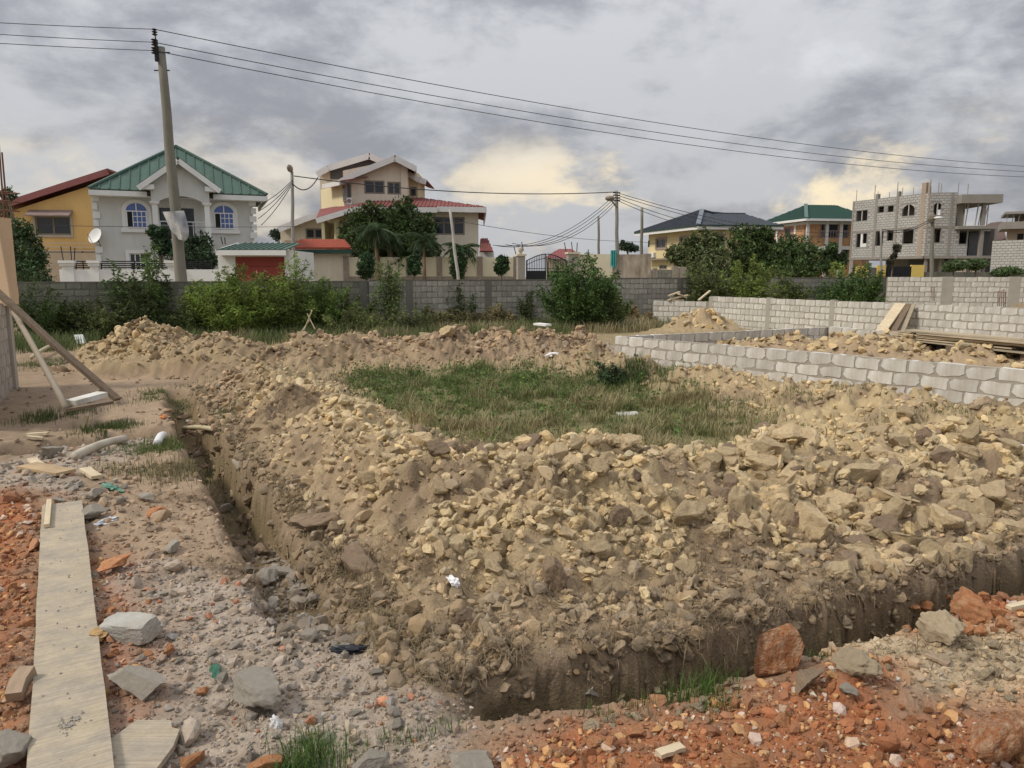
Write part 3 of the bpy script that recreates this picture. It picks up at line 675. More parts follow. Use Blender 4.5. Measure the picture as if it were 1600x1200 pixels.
t = thing('boundary_wall', 'pale block boundary wall in the far right corner, spoil heaps at its foot', 'wall', (*D0, 0))
block_wall(t, D0, D1, 2.03, 8, 'pw', m_bw, m_bm, seed=7, jx=.04, jz=.035)
Fd = Fac(D0, D1)
for px in (1480, 1585):
    mb = MB(); s, _ = Fd.at(px, 450, .08); Fd.box(mb, s - .22, s + .22, 0, 2.035, -.083, .084); part('post', mb, m_post2, t)

def bwp(x): return np.array([x, 30.7 + .398 * x])
def bpx(px):
    k = (px - 800) / FOC * .993; y = 30.7 / (1 - .398 * k); return np.array([k * y, y])
def long_wall(a, b, ztop, label, bm_, mm_, key, posts, seed, pm):
    P, Q = bpx(a), bpx(b); t = thing('boundary_wall', label, 'wall', (*P, 0))
    block_wall(t, P, Q, ztop, 9, key, bm_, mm_, seed=seed, rough=.014, jx=.035, jz=.035)
    F = Fac(P, Q)
    for px in posts:
        mb = MB(); s, _ = F.at(px, 470, .08); s = max(.16, min(F.len - .16, s)); F.box(mb, s - .15, s + .15, -.1, ztop + .03, -.084, .085); part('post', mb, pm, t)
    cp = MB(); F.box(cp, 0, F.len, ztop - .012, ztop + .03, -.09, .09); part('coping', cp, pm, t)
long_wall(30, 575, 1.86, 'dark mossy block boundary wall on the left, in front of the green-roofed house', m_ob, m_om, 'ob', (42, 216, 420, 568), 11, m_post)
long_wall(576, 880, 1.90, 'weathered block boundary wall in front of the cream compound wall', m_ob2, m_om2, 'ow', (640, 763), 12, m_post)
long_wall(881, 1386, 1.96, 'grey block boundary wall below the slate-roofed yellow house', m_ob2, m_om2, 'ow', (900, 1062, 1223, 1380), 13, m_post)

# unfinished wall at the left edge, seen steeply
E0, E1 = np.array([-9.42, 13.8]), np.array([-7.35, 9.6])
m_lw = mat('plastered_block', (.40, .355, .30), rough=.95, var=.12, scale=2, streak=.16, bump=.006, bscale=50, fine=.08, rand=.1)
t = thing('block_wall', 'unfinished block wall at the left edge with streaked mortar', 'wall', (*E0, 0))
block_wall(t, E0 + np.array([.14, -.28]), E1, 1.62, 8, 'lw', m_lw, m_bm, seed=21, jx=.03, jz=.03)
mb = MB(); Fe = Fac(E0, E1); Fe.box(mb, 0, .30, -.2, 1.66, -.13, .13); part('post', mb, m_lw, t)
# the boxed column above it
m_ply = mat('plywood', (.56, .40, .26), rough=.8, var=.05, scale=1.5)
t = thing('column_formwork', 'tan plywood column box standing at the end of the left wall', 'formwork', (E0[0] - .5, E0[1], 1.6))
f0, f1 = W(-100, 400, 13.5), W(1, 400, 13.3); F = Fac(f0[:2], f1[:2]); z0, z1 = 1.56, W(10, 337, 13.4)[2]
mb = MB(); mb.hexa([F.p(0, z0, 0), F.p(F.len + .12, z0, 0), F.p(F.len + .12, z0, -.03), F.p(0, z0, -.03), F.p(0, z1, 0), F.p(F.len - .02, z1, 0), F.p(F.len - .02, z1, -.03), F.p(0, z1, -.03)]); part('front_board', mb, m_ply, t)
mb = MB(); F.box(mb, F.len - .08, F.len - .05, z0 + .02, z1 - .03, -.36, -.032); part('side_board', mb, m_ply, t)
m_rust = mat('rusty_steel', (.16, .075, .05), rough=.8, var=.2, scale=8)
t = thing('starter_bars', 'rusty reinforcing bars rising out of the plywood column box', 'rebar', (*F.p(.9, 0, -.2)[:2], 0))
for k, (a, b, top, hh) in enumerate(((-2, 6, 222, 0), (3, 12, 238, 0), (-9, 2, 250, 0), (-14, -6, 262, 0))):
    p0 = W(b, 345, 13.55 + .1 * k); p1 = W(a, top, 13.55 + .1 * k); p0[2] = 2.6; mb = MB(); mb.tube([p0, p1], .016, 6); part('bar', mb, m_rust, t)
mb = MB()
for k in range(3):
    p = W(4, 300 + 14 * k, 13.6); mb.tube([p + (-.25, 0, 0), p + (.12, 0, 0), p + (.12, .3, 0), p + (-.25, .3, 0), p + (-.25, 0, 0)], .008, 4)
part('stirrups', mb, m_rust, t)

# ================================================================== HOUSES
m_glass = mat('dark_glass', (.018, .024, .034), rough=.12, var=.0, spec=.5)
m_bglass = mat('blue_glass', (.07, .13, .36), rough=.15, var=.05, spec=.5)
m_white = mat('white_paint', (.74, .74, .72), rough=.7, var=.03, scale=1.2, dirt=(.5, .48, .44), dirt_amt=.3)
m_frame = mat('bronze_frame', (.22, .19, .15), rough=.5, var=.05)
m_wframe = mat('white_frame', (.78, .78, .78), rough=.5, var=.02)
m_black = mat('black_iron', (.018, .019, .022), rough=.45, var=.1)
m_dark = mat('dark_opening', (.02, .02, .022), rough=.9, var=.1)
def window(F, par, px, cols=2, rows=1, fm=None, gm_=None, d=-.06, bar=.05, sz=None, label=None, name='window', sill=None):
    s0, s1, z0, z1 = sz or F.rect(*px)
    fm = fm or m_frame; gm_ = gm_ or m_glass
    mb = MB(); b = bar
    F.box(mb, s0, s1, z0, z0 + b, d - .04, d + .04); F.box(mb, s0, s1, z1 - b, z1, d - .04, d + .04)
    for k in range(cols + 1):
        x = s0 + (s1 - s0 - b) * k / cols; F.box(mb, x, x + b, z0 + b, z1 - b, d - .04, d + .04)
    for k in range(1, rows):
        z = z0 + (z1 - z0) * k / rows; F.box(mb, s0 + b, s1 - b, z - b * .35, z + b * .35, d - .035, d + .035)
    o = part(name, mb, fm, par, label)
    if sill: mb = MB(); F.box(mb, s0 - .08, s1 + .08, z0 - .1, z0 - .003, -.1, .07); part('sill', mb, sill, o)
    for k in range(cols):
        mb = MB(); x = s0 + (s1 - s0 - b) * k / cols; x2 = s0 + (s1 - s0 - b) * (k + 1) / cols
        F.box(mb, x + b + .001, x2 - .001, z0 + b + .001, z1 - b - .001, d - .02, d + .0); part('pane', mb, gm_, o)
    return (s0, s1, z0, z1)
def body(F, par, m, ztop, depth, hs=(), s0=0, s1=None, z0=-.3, name='wall', th=.2, label=None):
    s1 = F.len if s1 is None else s1; mb = MB(); holes(mb, F, s0, s1, z0, ztop, list(hs), -th, 0)
    F.box(mb, s0, s0 + th, z0, ztop, -depth, -th - .001); F.box(mb, s1 - th, s1, z0, ztop, -depth, -th - .001)
    F.box(mb, s0 + th + .001, s1 - th - .001, z0, ztop, -depth, -depth + th)
    F.box(mb, s0 + th + .001, s1 - th - .001, ztop - .15, ztop - .01, -depth + th, -th - .001)
    return part(name, mb, m, par, label)
def sheets(par, a, b, c, d, n, m, th=.05, name='roof_sheet', seam=.05, join=False, seams=True):
    a, b, c, d = [np.array(q, float) for q in (a, b, c, d)]; e = b - a; e2 = e @ e
    uc, ud = (c - a) @ e / e2, (d - a) @ e / e2
    def T(u):
        if u < uc: return a + (c - a) * (u / uc)
        if u <= ud + 1e-9: return c + (d - c) * ((u - uc) / max(ud - uc, 1e-9))
        return b + (d - b) * ((1 - u) / (1 - ud))
    allmb = MB(); nn = np.cross(e, c - a); nn /= np.linalg.norm(nn)
    if nn[2] < 0: nn = -nn
    for k in range(n):
        u0, u1 = k / n, (k + 1) / n; pts = [a + e * u0, a + e * u1, T(u1)]
        for br, q in ((ud, d), (uc, c)):
            if u0 + 1e-4 < br < u1 - 1e-4: pts.append(q)
        pts.append(T(u0))
        P = []; 
        for q in pts:
            if not P or np.linalg.norm(q - P[-1]) > 1e-3: P.append(q)
        if np.linalg.norm(P[0] - P[-1]) < 1e-3: P.pop()
        if len(P) < 3: continue
        mb = allmb if join else MB(); mb.prism(P, -nn * th)
        if seams and k: mb.bar(pts[0] + nn * .015, T(u0) + nn * .015, seam, seam, nn)
        if not join: part(name, mb, m, par)
    if join: return part(name, allmb, m, par)
def slab(par, pts, th, m, name, label=None):
    mb = MB(); mb.prism(pts, (0, 0, -th)); return part(name, mb, m, par, label)
def ac_unit(F, par, px, d=0, lab=None):
    s0, s1, z0, z1 = F.rect(*px); mb = MB(); F.box(mb, s0, s1, z0, z1, d, d + .3); F.box(mb, s0 + .05, s1 - .05, z0 - .08, z0 - .001, d + .02, d + .25)
    o = part('air_conditioner', mb, m_white, par); c = F.p((s0 + s1) / 2, (z0 + z1) / 2, d + .302); g = MB()
    r_ = min(s1 - s0, z1 - z0) * .36; g.prism([c + F.p(math.cos(a) * r_, 0, 0) - F.p(0, 0, 0) + np.array((0, 0, math.sin(a) * r_)) for a in np.linspace(0, 6.283, 13)[:-1]], F.p(0, 0, .02) - F.p(0, 0, 0)); part('fan_grille', g, m_frame, o)

# ---- yellow house with the red mono-pitch roof, far left
m_yel = mat('ochre_paint', (.72, .47, .185), rough=.85, var=.05, scale=.8, streak=.04, dirt=(.42, .28, .12), dirt_amt=.35, dirt_scale=.6)
m_redroof = mat('red_roof', (.25, .055, .055), rough=.6, var=.12, scale=1, dirt=(.14, .06, .05), dirt_amt=.5)
F = facpx(14, 46, 185, 47); t = thing('house', 'ochre yellow house with a sloping dark red roof at the far left', 'house', (*F.p(0, 0)[:2], 0))
wr = F.rect(56, 338, 111, 367)
zl, zr = F.at(20, 334)[1], F.at(185, 280)[1]
mb = MB(); s1 = F.len; s0_ = 0
holes(mb, F, 0, s1, -.3, wr[3] + .02, [wr], -.25, 0)
zz = wr[3] + .02; mb.prism([F.p(0, zz, -.25), F.p(s1, zz, -.25), F.p(s1, zr, -.25), F.p(0, zl, -.25)], F.p(0, 0, 0) - F.p(0, 0, -.25))
F.box(mb, 0, .25, -.3, zl, -9, -.252); F.box(mb, s1 - .25, s1, -.3, zr, -9, -.252); F.box(mb, .25, s1 - .25, -.3, zl, -9, -8.75)
part('wall', mb, m_yel, t)
window(F, t, None, 2, 1, m_frame, sz=wr, bar=.09)
m_beige = mat('beige_trim', (.45, .38, .30), rough=.8, var=.06)
mb = MB(); fr = F.rect(52, 333, 114, 371)
for a in ((fr[0], wr[0] - .002, fr[2], fr[3]), (wr[1] + .002, fr[1], fr[2], fr[3]), (wr[0], wr[1], fr[2], wr[2] - .002), (wr[0], wr[1], wr[3] + .002, fr[3])): F.box(mb, *a, .003, .09)
part('window_surround', mb, m_beige, t)
aw = F.rect(47, 331, 115, 339); mb = MB(); mb.hexa([F.p(aw[0], aw[2], .7), F.p(aw[1], aw[2], .7), F.p(aw[1], aw[2] + .25, .09), F.p(aw[0], aw[2] + .25, .09), F.p(aw[0], aw[2] + .08, .7), F.p(aw[1], aw[2] + .08, .7), F.p(aw[1], aw[3] + .1, .09), F.p(aw[0], aw[3] + .1, .09)])
part('awning', mb, mat('faded_awning', (.26, .19, .17), rough=.8, var=.2, scale=3), t)
a, b = F.p(-.3, F.at(14, 322)[1], .5), F.p(s1, F.at(185, 265)[1], .5); bk = F.p(0, 0, -9.5) - F.p(0, 0, .5)
sheets(t, a + bk, a, b + bk, b, 1, m_redroof, .06, 'roof_slab', seams=False) if 0 else slab(t, [a, b, b + bk, a + bk], .12, m_redroof, 'roof')
mb = MB(); mb.bar(a + (0, 0, -.2), b + (0, 0, -.2), .1, .36); part('verge_board', mb, mat('verge_red', (.27, .10, .095), rough=.7, var=.1), t)
for x0, x1, y in ((66, 131, 393), (136, 168, 393)):
    q = F.rect(x0, y - 1, x1, y + 2); mb = MB(); F.box(mb, *q, .003, .4); part('ledge', mb, m_frame, t)
q = F.rect(66, 396, 168, 440); mb = MB(); F.box(mb, q[0], q[1], q[2], q[3], .4, 1.4); part('terrace_wall', mb, mat('terrace', (.42, .33, .23), var=.1), t)
for k in range(3):
    mb = MB(); F.box(mb, q[0], q[1], q[3] + .1 + .22 * k, q[3] + .15 + .22 * k, 1.2, 1.25); part('rail', mb, m_beige, t)
F = facpx(10, 58, 60, 58); t = thing('house', 'sliver of a pinkish red roof behind the ochre house at far left', 'house', (*F.p(0, 0)[:2], 0))
z = W(15, 311, 58)[2]; body(F, t, m_yel, z - .3, 6); slab(t, [F.p(-.6, z - .2, .6), F.p(F.len, z - .2, .6), F.p(F.len, z + .5, -3), F.p(0, z + .5, -3)], .1, mat('pink_roof', (.42, .12, .12), rough=.6), 'roof')

# ---- grey house with the green roof
m_hgrey = mat('grey_render', (.58, .58, .555), rough=.9, var=.045, scale=.7, streak=.05, dirt=(.44, .43, .40), dirt_amt=.35, dirt_scale=.5)
m_groof = mat('green_roof', (.085, .135, .112), rough=.7, spec=.15, var=.06, scale=.8, dirt=(.12, .19, .15), dirt_amt=.4)
m_gdark = mat('green_trim', (.02, .05, .04), rough=.5, var=.05)
F = facpx(152, 39.6, 400, 42.6); t = thing('house', 'grey two-storey house with a green metal roof and blue arched windows', 'house', (*F.p(0, 0)[:2], 0))
zt = F.at(200, 299)[1]
lw = F.rect(203, 396, 236, 424); dr = F.rect(250, 325, 304, 374); d2 = F.rect(286, 390, 303, 440)
body(F, t, m_hgrey, zt, 6.5, [lw, dr, (d2[0], d2[1], -.3, d2[3])], th=.25)
window(F, t, None, 4, 2, m_wframe, sz=lw, bar=.05)
mb = MB(); q = lw; w_ = .18
for a in ((q[0] - w_, q[0] - .002, q[2], q[3] + w_), (q[1] + .002, q[1] + w_, q[2], q[3] + w_), (q[0], q[1], q[3] + .002, q[3] + w_)): F.box(mb, *a, .003, .08)
part('window_surround', mb, m_white, t)
mb = MB(); F.box(mb, dr[0] + .01, dr[1] - .01, dr[2] + .01, dr[3] - .01, -.16, -.10); F.box(mb, dr[0] + .62, dr[0] + .68, dr[2] + .02, dr[3] - .02, -.099, -.07); part('balcony_door', mb, m_glass, t)
mb = MB(); F.box(mb, d2[0] + .01, d2[1] - .01, -.3, d2[3] - .01, -.16, -.10); part('front_door', mb, m_dark, t)
def arch(s0, s1, z0, zs, zt_, n=12):
    c = (s0 + s1) / 2; r_ = (s1 - s0) / 2
    return [(s0, z0), (s1, z0)] + [(c + r_ * math.cos(a), zs + (zt_ - zs) * math.sin(a)) for a in np.linspace(0, math.pi, n)]
for x0, x1, yt, yb in ((196, 231, 317, 356), (333.5, 366.5, 321, 358)):
    s0, s1, z0, z1 = F.rect(x0, yt, x1, yb); zs = z0 + (z1 - z0) * .68; g = .17
    mb = MB(); F.poly(mb, arch(s0 - g, s1 + g, z0 - .05, zs, z1 + g), .003, .07); F.box(mb, s0 - g - .08, s1 + g + .08, z0 - .24, z0 - .052, .003, .14)
    o = part('arched_window', mb, m_white, t)
    mb = MB(); F.poly(mb, arch(s0 + .04, s1 - .04, z0, zs, z1 - .02), .072, .085); part('pane', mb, m_bglass, o)
    sl = s0 + (s1 - s0) * .33; mb = MB(); F.box(mb, s0 + .05, sl - .02, z0 + .04, zs - .04, .087, .095); part('open_leaf', mb, m_dark, o)
    mb = MB(); b = .05; F.box(mb, s0, s1, zs - b, zs, .087, .13); F.box(mb, (s0 + s1) / 2 - b / 2, (s0 + s1) / 2 + b / 2, zs, z1 - .03, .087, .13)
    F.box(mb, s0 + .04, s0 + .04 + b, z0, zs - b, .096, .13); F.box(mb, s1 - .04 - b, s1 - .04, z0, zs - b, .087, .13); F.box(mb, s0 + .09, s1 - .09, z0, z0 + b, .096, .13)
    for k in range(4): x = sl + (s1 - .08 - sl) * k / 3; F.box(mb, x - b * .35, x + b * .35, z0 + b, zs - b, .087, .125)
    for k in (1, 2): z = z0 + (zs - z0) * k / 3; F.box(mb, sl, s1 - .09, z - b * .35, z + b * .35, .087, .12)
    part('window_bars', mb, m_wframe, o)
for x0, x1 in ((148, 156), (394, 402)):           # quoins
    sa, sb = F.at(x0, 370)[0], F.at(x1, 370)[0]; n = 13
    for k in range(n):
        za = .6 + (zt - .7) * k / n; mb = MB(); w_ = 0 if k % 2 else .1
        a, b = (sa, sb + w_) if x0 < 200 else (sa - w_, sb)
        F.box(mb, a, b, za, za + (zt - .7) / n * .72, -.3 if 0 else .003, .09); part('quoin', mb, m_white, t)
# porch: columns, arched beam, gable
pf = 1.1; s_l, s_r = F.at(238, 340, pf)[0], F.at(329, 340, pf)[0]
zb = F.at(280, 374, pf)[1]; zc = F.at(280, 316, pf)[1]; zg = F.at(280, 288, pf)[1]; za = F.at(277, 256, pf)[1]
mb = MB(); F.box(mb, s_l, s_r, zb - .25, zb, .003, pf + .05); part('balcony_slab', mb, m_white, t)
for sc in (s_l + .15, s_r - .15):
    mb = MB(); F.box(mb, sc - .13, sc + .13, zb, zc - .12, pf - .28, pf - .02); F.box(mb, sc - .2, sc + .2, zc - .12, zc - .06, pf - .35, pf + .05); F.box(mb, sc - .24, sc + .24, zc - .059, zc, pf - .38, pf + .08); F.box(mb, sc - .15, sc + .15, -.3, zb - .251, pf - .3, pf)
    part('column', mb, m_white, t)
mb = MB(); mid = (s_l + s_r) / 2; pts = [(s_l, zc + .001)]
pts = [(s_l, zc), (s_l + .32, zc)] + [(s_l + .32 + (s_r - s_l - .64) * u, zc + .32 * math.sin(math.pi * u) ** .8) for u in np.linspace(.04, .96, 12)] + [(s_r - .32, zc), (s_r, zc), (s_r, zg), (mid, za - .1), (s_l, zg)]
for i in range(12):
    u0, u1 = i / 12, (i + 1) / 12; f = lambda u: zc + .32 * max(0, math.sin(math.pi * u)) ** .8; x0, x1 = s_l + .32 + (s_r - s_l - .64) * u0, s_l + .32 + (s_r - s_l - .64) * u1
    mb.hexa([F.p(x0, f(u0), pf - .02), F.p(x1, f(u1), pf - .02), F.p(x1, f(u1), pf - .3), F.p(x0, f(u0), pf - .3), F.p(x0, zg, pf - .02), F.p(x1, zg, pf - .02), F.p(x1, zg, pf - .3), F.p(x0, zg, pf - .3)])
F.box(mb, s_l, s_l + .32, zc, zg, pf - .3, pf - .02); F.box(mb, s_r - .32, s_r, zc, zg, pf - .3, pf - .02)
F.poly(mb, [(s_l - .1, zg), (s_r + .1, zg), (mid, za)], pf - .3, pf - .02)
F.box(mb, s_l, s_l + .2, zc, zg, .0, pf - .301); F.box(mb, s_r - .2, s_r, zc, zg, .0, pf - .301)
part('gable_wall', mb, m_hgrey, t)
mb = MB(); F.box(mb, s_l + .3, s_r - .3, zb + .9, zb + .95, pf - .12, pf - .06); F.box(mb, s_l + .3, s_r - .3, zb + .72, zb + .74, pf - .1, pf - .08)
for k in range(5): x = s_l + .35 + (s_r - s_l - .7) * k / 4; F.box(mb, x - .02, x + .02, zb + .001, zb + .9, pf - .11, pf - .07)
part('balcony_rail', mb, mat('steel_rail', (.55, .55, .55), rough=.3, metal=.6), t)
# main roof
zl, zr = F.at(140, 297, .7)[1], F.at(416, 302, .7)[1]; zl = zr = (zl + zr) / 2
sa, sb = F.at(139, 298, .7)[0], F.at(417, 302, .7)[0]; dep = 7.4; ap = F.p(F.at(275, 230, -2.6)[0], F.at(275, 229, -2.6)[1], -2.6)
e0, e1, e2, e3 = F.p(sa, zl, .7), F.p(sb, zr, .7), F.p(sb, zr, .7 - dep), F.p(sa, zl, .7 - dep); ap2 = ap + F.p(0, 0, -.6) - F.p(0, 0, 0)
sheets(t, e0, e1, ap, ap, 19, m_groof, seam=.06)
sheets(t, e1, e2, ap, ap2, 16, m_groof); sheets(t, e2, e3, ap2, ap2, 16, m_groof, name='roof_back', join=True); sheets(t, e3, e0, ap2, ap, 16, m_groof)
mb = MB(); mb.bar(e0 + (0, 0, .05), ap + (0, 0, .05), .22, .1); mb.bar(e1 + (0, 0, .05), ap + (0, 0, .05), .22, .1); part('ridge_cap', mb, m_groof, t)
mb = MB(); th = .26
mb.bar(e0 + (0, 0, -.2), F.p(s_l - .2, zl - .2, .7), .06, th); mb.bar(F.p(s_r + .2, zr - .2, .7), e1 + (0, 0, -.2), .06, th); mb.bar(e0 + (0, 0, -.2), e3 + (0, 0, -.2), .06, th); mb.bar(e1 + (0, 0, -.2), e2 + (0, 0, -.2), .06, th)
part('fascia', mb, m_white, t)
mb = MB(); F.box(mb, sa, sb, zl - .34, zl - .30, .02, .66); part('soffit', mb, m_white, t)
# gable roof over the porch
go = .45; g0, g1, gt = F.p(s_l - .55, zg - .12, pf + go), F.p(s_r + .55, zg - .12, pf + go), F.p(mid, za + .32, pf + go)
bk = F.p(0, 0, -2.6) - F.p(0, 0, 0)
for q0, nme in ((g0, 'l'), (g1, 'r')):
    slab(t, [q0, gt, gt + bk, q0 + bk], .08, m_groof, 'gable_roof')
    d_ = (gt - q0); mb = MB(); mb.bar(q0 + (0, 0, -.21), gt + (0, 0, -.21), .07, .26); part('barge_board', mb, m_white, t)
for sx, s2 in ((s_l - .55, s_l + .2), (s_r - .2, s_r + .55)):
    mb = MB(); F.box(mb, sx, s2, zg - .34, zg - .1, pf - .1, pf + go - .05); part('gable_return', mb, m_white, t)
# satellite dish on its left corner
t = thing('satellite_dish', 'pale satellite dish at the left corner of the grey house', 'satellite dish', tuple(F.p(-.25, 2.9, .5)))
c = W(148, 368, 39.3); mb = MB(); nrm = np.array((-.35, -1, .45)); nrm /= np.linalg.norm(nrm); u = np.cross(nrm, (0, 0, 1)); u /= np.linalg.norm(u); v = np.cross(u, nrm); rr = .42
V = [c - nrm * .1]; Fs = []
for i in (1, 2, 3):
    V += [c + (u * math.cos(a) + v * math.sin(a)) * rr * i / 3 + nrm * (-.1 + .1 * (i / 3) ** 2) for a in np.linspace(0, 2 * math.pi, 17)[:-1]]
Fs += [(0, 1 + k, 1 + (k + 1) % 16) for k in range(16)] + [(1 + 16 * i + k, 17 + 16 * i + k, 17 + 16 * i + (k + 1) % 16, 1 + 16 * i + (k + 1) % 16) for i in (0, 1) for k in range(16)]
Vb = [q - nrm * .02 for q in V]; mb.add(V, Fs); mb.add(Vb, [f[::-1] for f in Fs]); part('reflector', mb, m_white, t, smooth=True)
mb = MB(); mb.tube([c - v * .42, c + nrm * .45 - v * .1], .015, 5); mb.tube([c - nrm * .12, c - nrm * .15 + (0, .3, -.5)], .03, 6); part('arm', mb, m_frame, t)

# ---- its white compound wall and garage
Yw = 35.0
F = facpx(93, Yw, 342, Yw + .6); t = thing('compound_wall', 'white compound wall topped by black slatted railings, in front of the grey house', 'wall', (*F.p(0, 0)[:2], 0))
zt = F.at(200, 421)[1]; mb = MB(); F.box(mb, 0, F.len, -.3, zt, -.2, 0); part('wall', mb, m_white, t)
for x0, x1 in ((97, 115), (141, 154), (262, 272)):
    a, b, z0, z1 = F.rect(x0, 407, x1, 440, .06); mb = MB(); F.box(mb, a, b, -.3, z1 - .25, -.26, .06); F.box(mb, a - .06, b + .06, z1 - .249, z1 - .12, -.32, .12); F.box(mb, a - .11, b + .11, z1 - .119, z1, -.37, .17); part('pillar', mb, m_white, t)
ztop = F.at(200, 408)[1]
for x0, x1 in ((116, 141), (156, 262), (272, 330)):
    a, b = F.at(x0, 415)[0] + .03, F.at(x1, 415)[0] - .03; o = None; mb = MB(); n = max(2, int((b - a) / 1.2))
    for k in range(n + 1): x = a + (b - a) * k / n; F.box(mb, x - .02, x + .02, zt, ztop, -.12, -.08)
    o = part('railing', mb, m_black, t)
    for k in range(4): mb = MB(); z = zt + .06 + (ztop - zt - .08) * k / 3.2; F.box(mb, a, b, z, z + .05, -.079, -.05); part('slat', mb, m_black, o)
m_rdoor = mat('red_shutter', (.27, .055, .04), rough=.6, var=.15, scale=1.5)
F = facpx(342, Yw, 456, Yw); t = thing('garage', 'small white garage with a green roof and a dark red slatted door', 'garage', (*F.p(0, 0)[:2], 0))
dd = F.rect(368, 401, 445, 441); zt = F.at(400, 391)[1]
body(F, t, m_white, zt, 4, [(dd[0], dd[1], -.3, dd[3])])
mb = MB(); F.box(mb, dd[0], dd[1], -.28, dd[3] - .002, -.16, -.12); dro = part('door', mb, m_rdoor, t)
for k in range(7): mb = MB(); h = (dd[3] + .3) / 7; F.box(mb, dd[0] + .01, dd[1] - .01, -.28 + h * k + .015, -.28 + h * (k + 1) - .03, -.119, -.09); part('door_slat', mb, m_rdoor, dro)
sa, sb = F.at(337, 388, .5)[0], F.at(446, 388, .5)[0]; z0, z1 = F.at(400, 389.5, .5)[1], F.at(400, 380, -2)[1]
sheets(t, F.p(sa, z0, .5), F.p(sb, z0, .5), F.p(sa + .35, z1, -2), F.p(sb, z1, -2), 12, m_groof, seam=.06)
mb = MB(); F.box(mb, sa, sb, z0 - .27, z0 - .04, .42, .5); part('fascia', mb, m_white, t)
mb = MB(); mb.bar(F.p(sa, z0 - .15, .5), F.p(sa + .15, z1 - .1, -2), .06, .25); part('verge', mb, m_white, t)

# ---- cream house with red tiled roofs
m_cream = mat('cream_render', (.72, .65, .52), rough=.9, var=.05, scale=.7, streak=.06, dirt=(.54, .46, .34), dirt_amt=.4, dirt_scale=.5)
m_cream2 = mat('yellow_cream_render', (.68, .60, .38), rough=.9, var=.04, scale=.7, streak=.03)
m_tile = mat('red_tile', (.23, .085, .08), rough=.85, spec=.1, var=.15, scale=2.5, dirt=(.22, .10, .08), dirt_amt=.4)
m_fas = mat('fascia_white', (.66, .64, .62), rough=.7, var=.04, dirt=(.5, .46, .42), dirt_amt=.3)
m_dkgrey = mat('shade_and_wall_grey', (.13, .13, .135), rough=.8, var=.1)  # dark grey with shade put into it for recesses; the low compound wall shares it
F = facpx(505, 50, 748, 50.5); H0 = t = thing('house', 'large cream house with stepped gables and low red tiled roof', 'house', (*F.p(0, 0)[:2], 0))
zt = F.at(700, 327)[1]; big = F.rect(677, 339, 726, 367)
body(F, t, m_cream, zt, 11, [big], s0=F.at(560, 380)[0])
window(F, t, None, 3, 1, m_frame, sz=big, bar=.10)
s0, s1, z0, z1 = big; mb = MB(); F.box(mb, s0 + .1, s1 - .1, z1 - .42, z1 - .34, -.055, .0); part('transom', mb, m_frame, t)
# left bay behind a column
mb = MB(); F.box(mb, 0, F.at(560, 380)[0] - .002, -.3, F.at(530, 340)[1], -2.2, -2.0); F.box(mb, 0, .2, -.3, F.at(510, 345)[1], -1.999, 0); part('wall', mb, m_cream2, t)
sc = F.at(525, 360)[0]; mb = MB(); z0, z1 = F.at(525, 400)[1], F.at(525, 343)[1]; mb.tube([F.p(sc, z0, -.25), F.p(sc, z1 - .15, -.25)], [.2, .17], 12); F.box(mb, sc - .27, sc + .27, z1 - .149, z1, -.5, 0); part('column', mb, m_cream2, t)
mb = MB(); F.box(mb, 0, F.at(560, 400)[0], z0 - 2, z0 - .002, -2, 0); part('terrace', mb, m_cream2, t)
# low roof: front eave, ridge behind
def fline(par, pts, h=.34, w=.08, m=None, name='fascia'):
    for p, q in zip(pts[:-1], pts[1:]):
        mb = MB(); mb.bar(np.array(p) - (0, 0, h / 2), np.array(q) - (0, 0, h / 2), w, h); part(name, mb, m or m_fas, par)
ev = [F.p(F.at(494, 341, .8)[0], F.at(494, 341, .8)[1], .8), F.p(F.at(553, 323, .8)[0], F.at(553, 323, .8)[1], .8), F.p(F.at(683, 323, .8)[0], F.at(683, 324, .8)[1], .8)]
fline(t, ev)
e4 = [F.p(F.at(683, 322, .75)[0], F.at(683, 322.5, .75)[1], .75), F.p(F.at(759, 323, .75)[0], F.at(759, 324, .75)[1], .75)]
fline(t, e4)
fline(t, [e4[1], F.p(F.at(759, 323, .75)[0], e4[1][2], -11)], .4)
bk = F.p(0, 0, -6) - F.p(0, 0, 0)
ra = F.p(F.at(600, 312, -3.5)[0], F.at(600, 309, -3.5)[1], -3.5); rb = F.p(F.at(655, 312, -3.5)[0], F.at(655, 309, -3.5)[1], -3.5)
e5 = ev[1] + (0, 0, .03); e6 = e4[1] + (0, 0, .03); e6b = F.p(F.at(759, 323, .75)[0], e6[2], -11)
sheets(t, e5, e6, ra, rb, 34, m_tile, name='roof', join=True, seam=.07); sheets(t, e6, e6b, rb, rb + bk * .7, 20, m_tile, name='roof', join=True, seam=.07)
slab(t, [ev[0] + (0, 0, .03), ev[1] + (0, 0, .03), ra, F.p(F.at(500, 330, -3)[0], ev[0][2] + .9, -3)], .06, m_tile, 'roof')
mb = MB(); q = F.p(0, 0, .7); F.box(mb, F.at(556, 330)[0], F.at(757, 330)[0], zt - .01, zt + .03, -.2, .7); part('soffit', mb, m_fas, t)
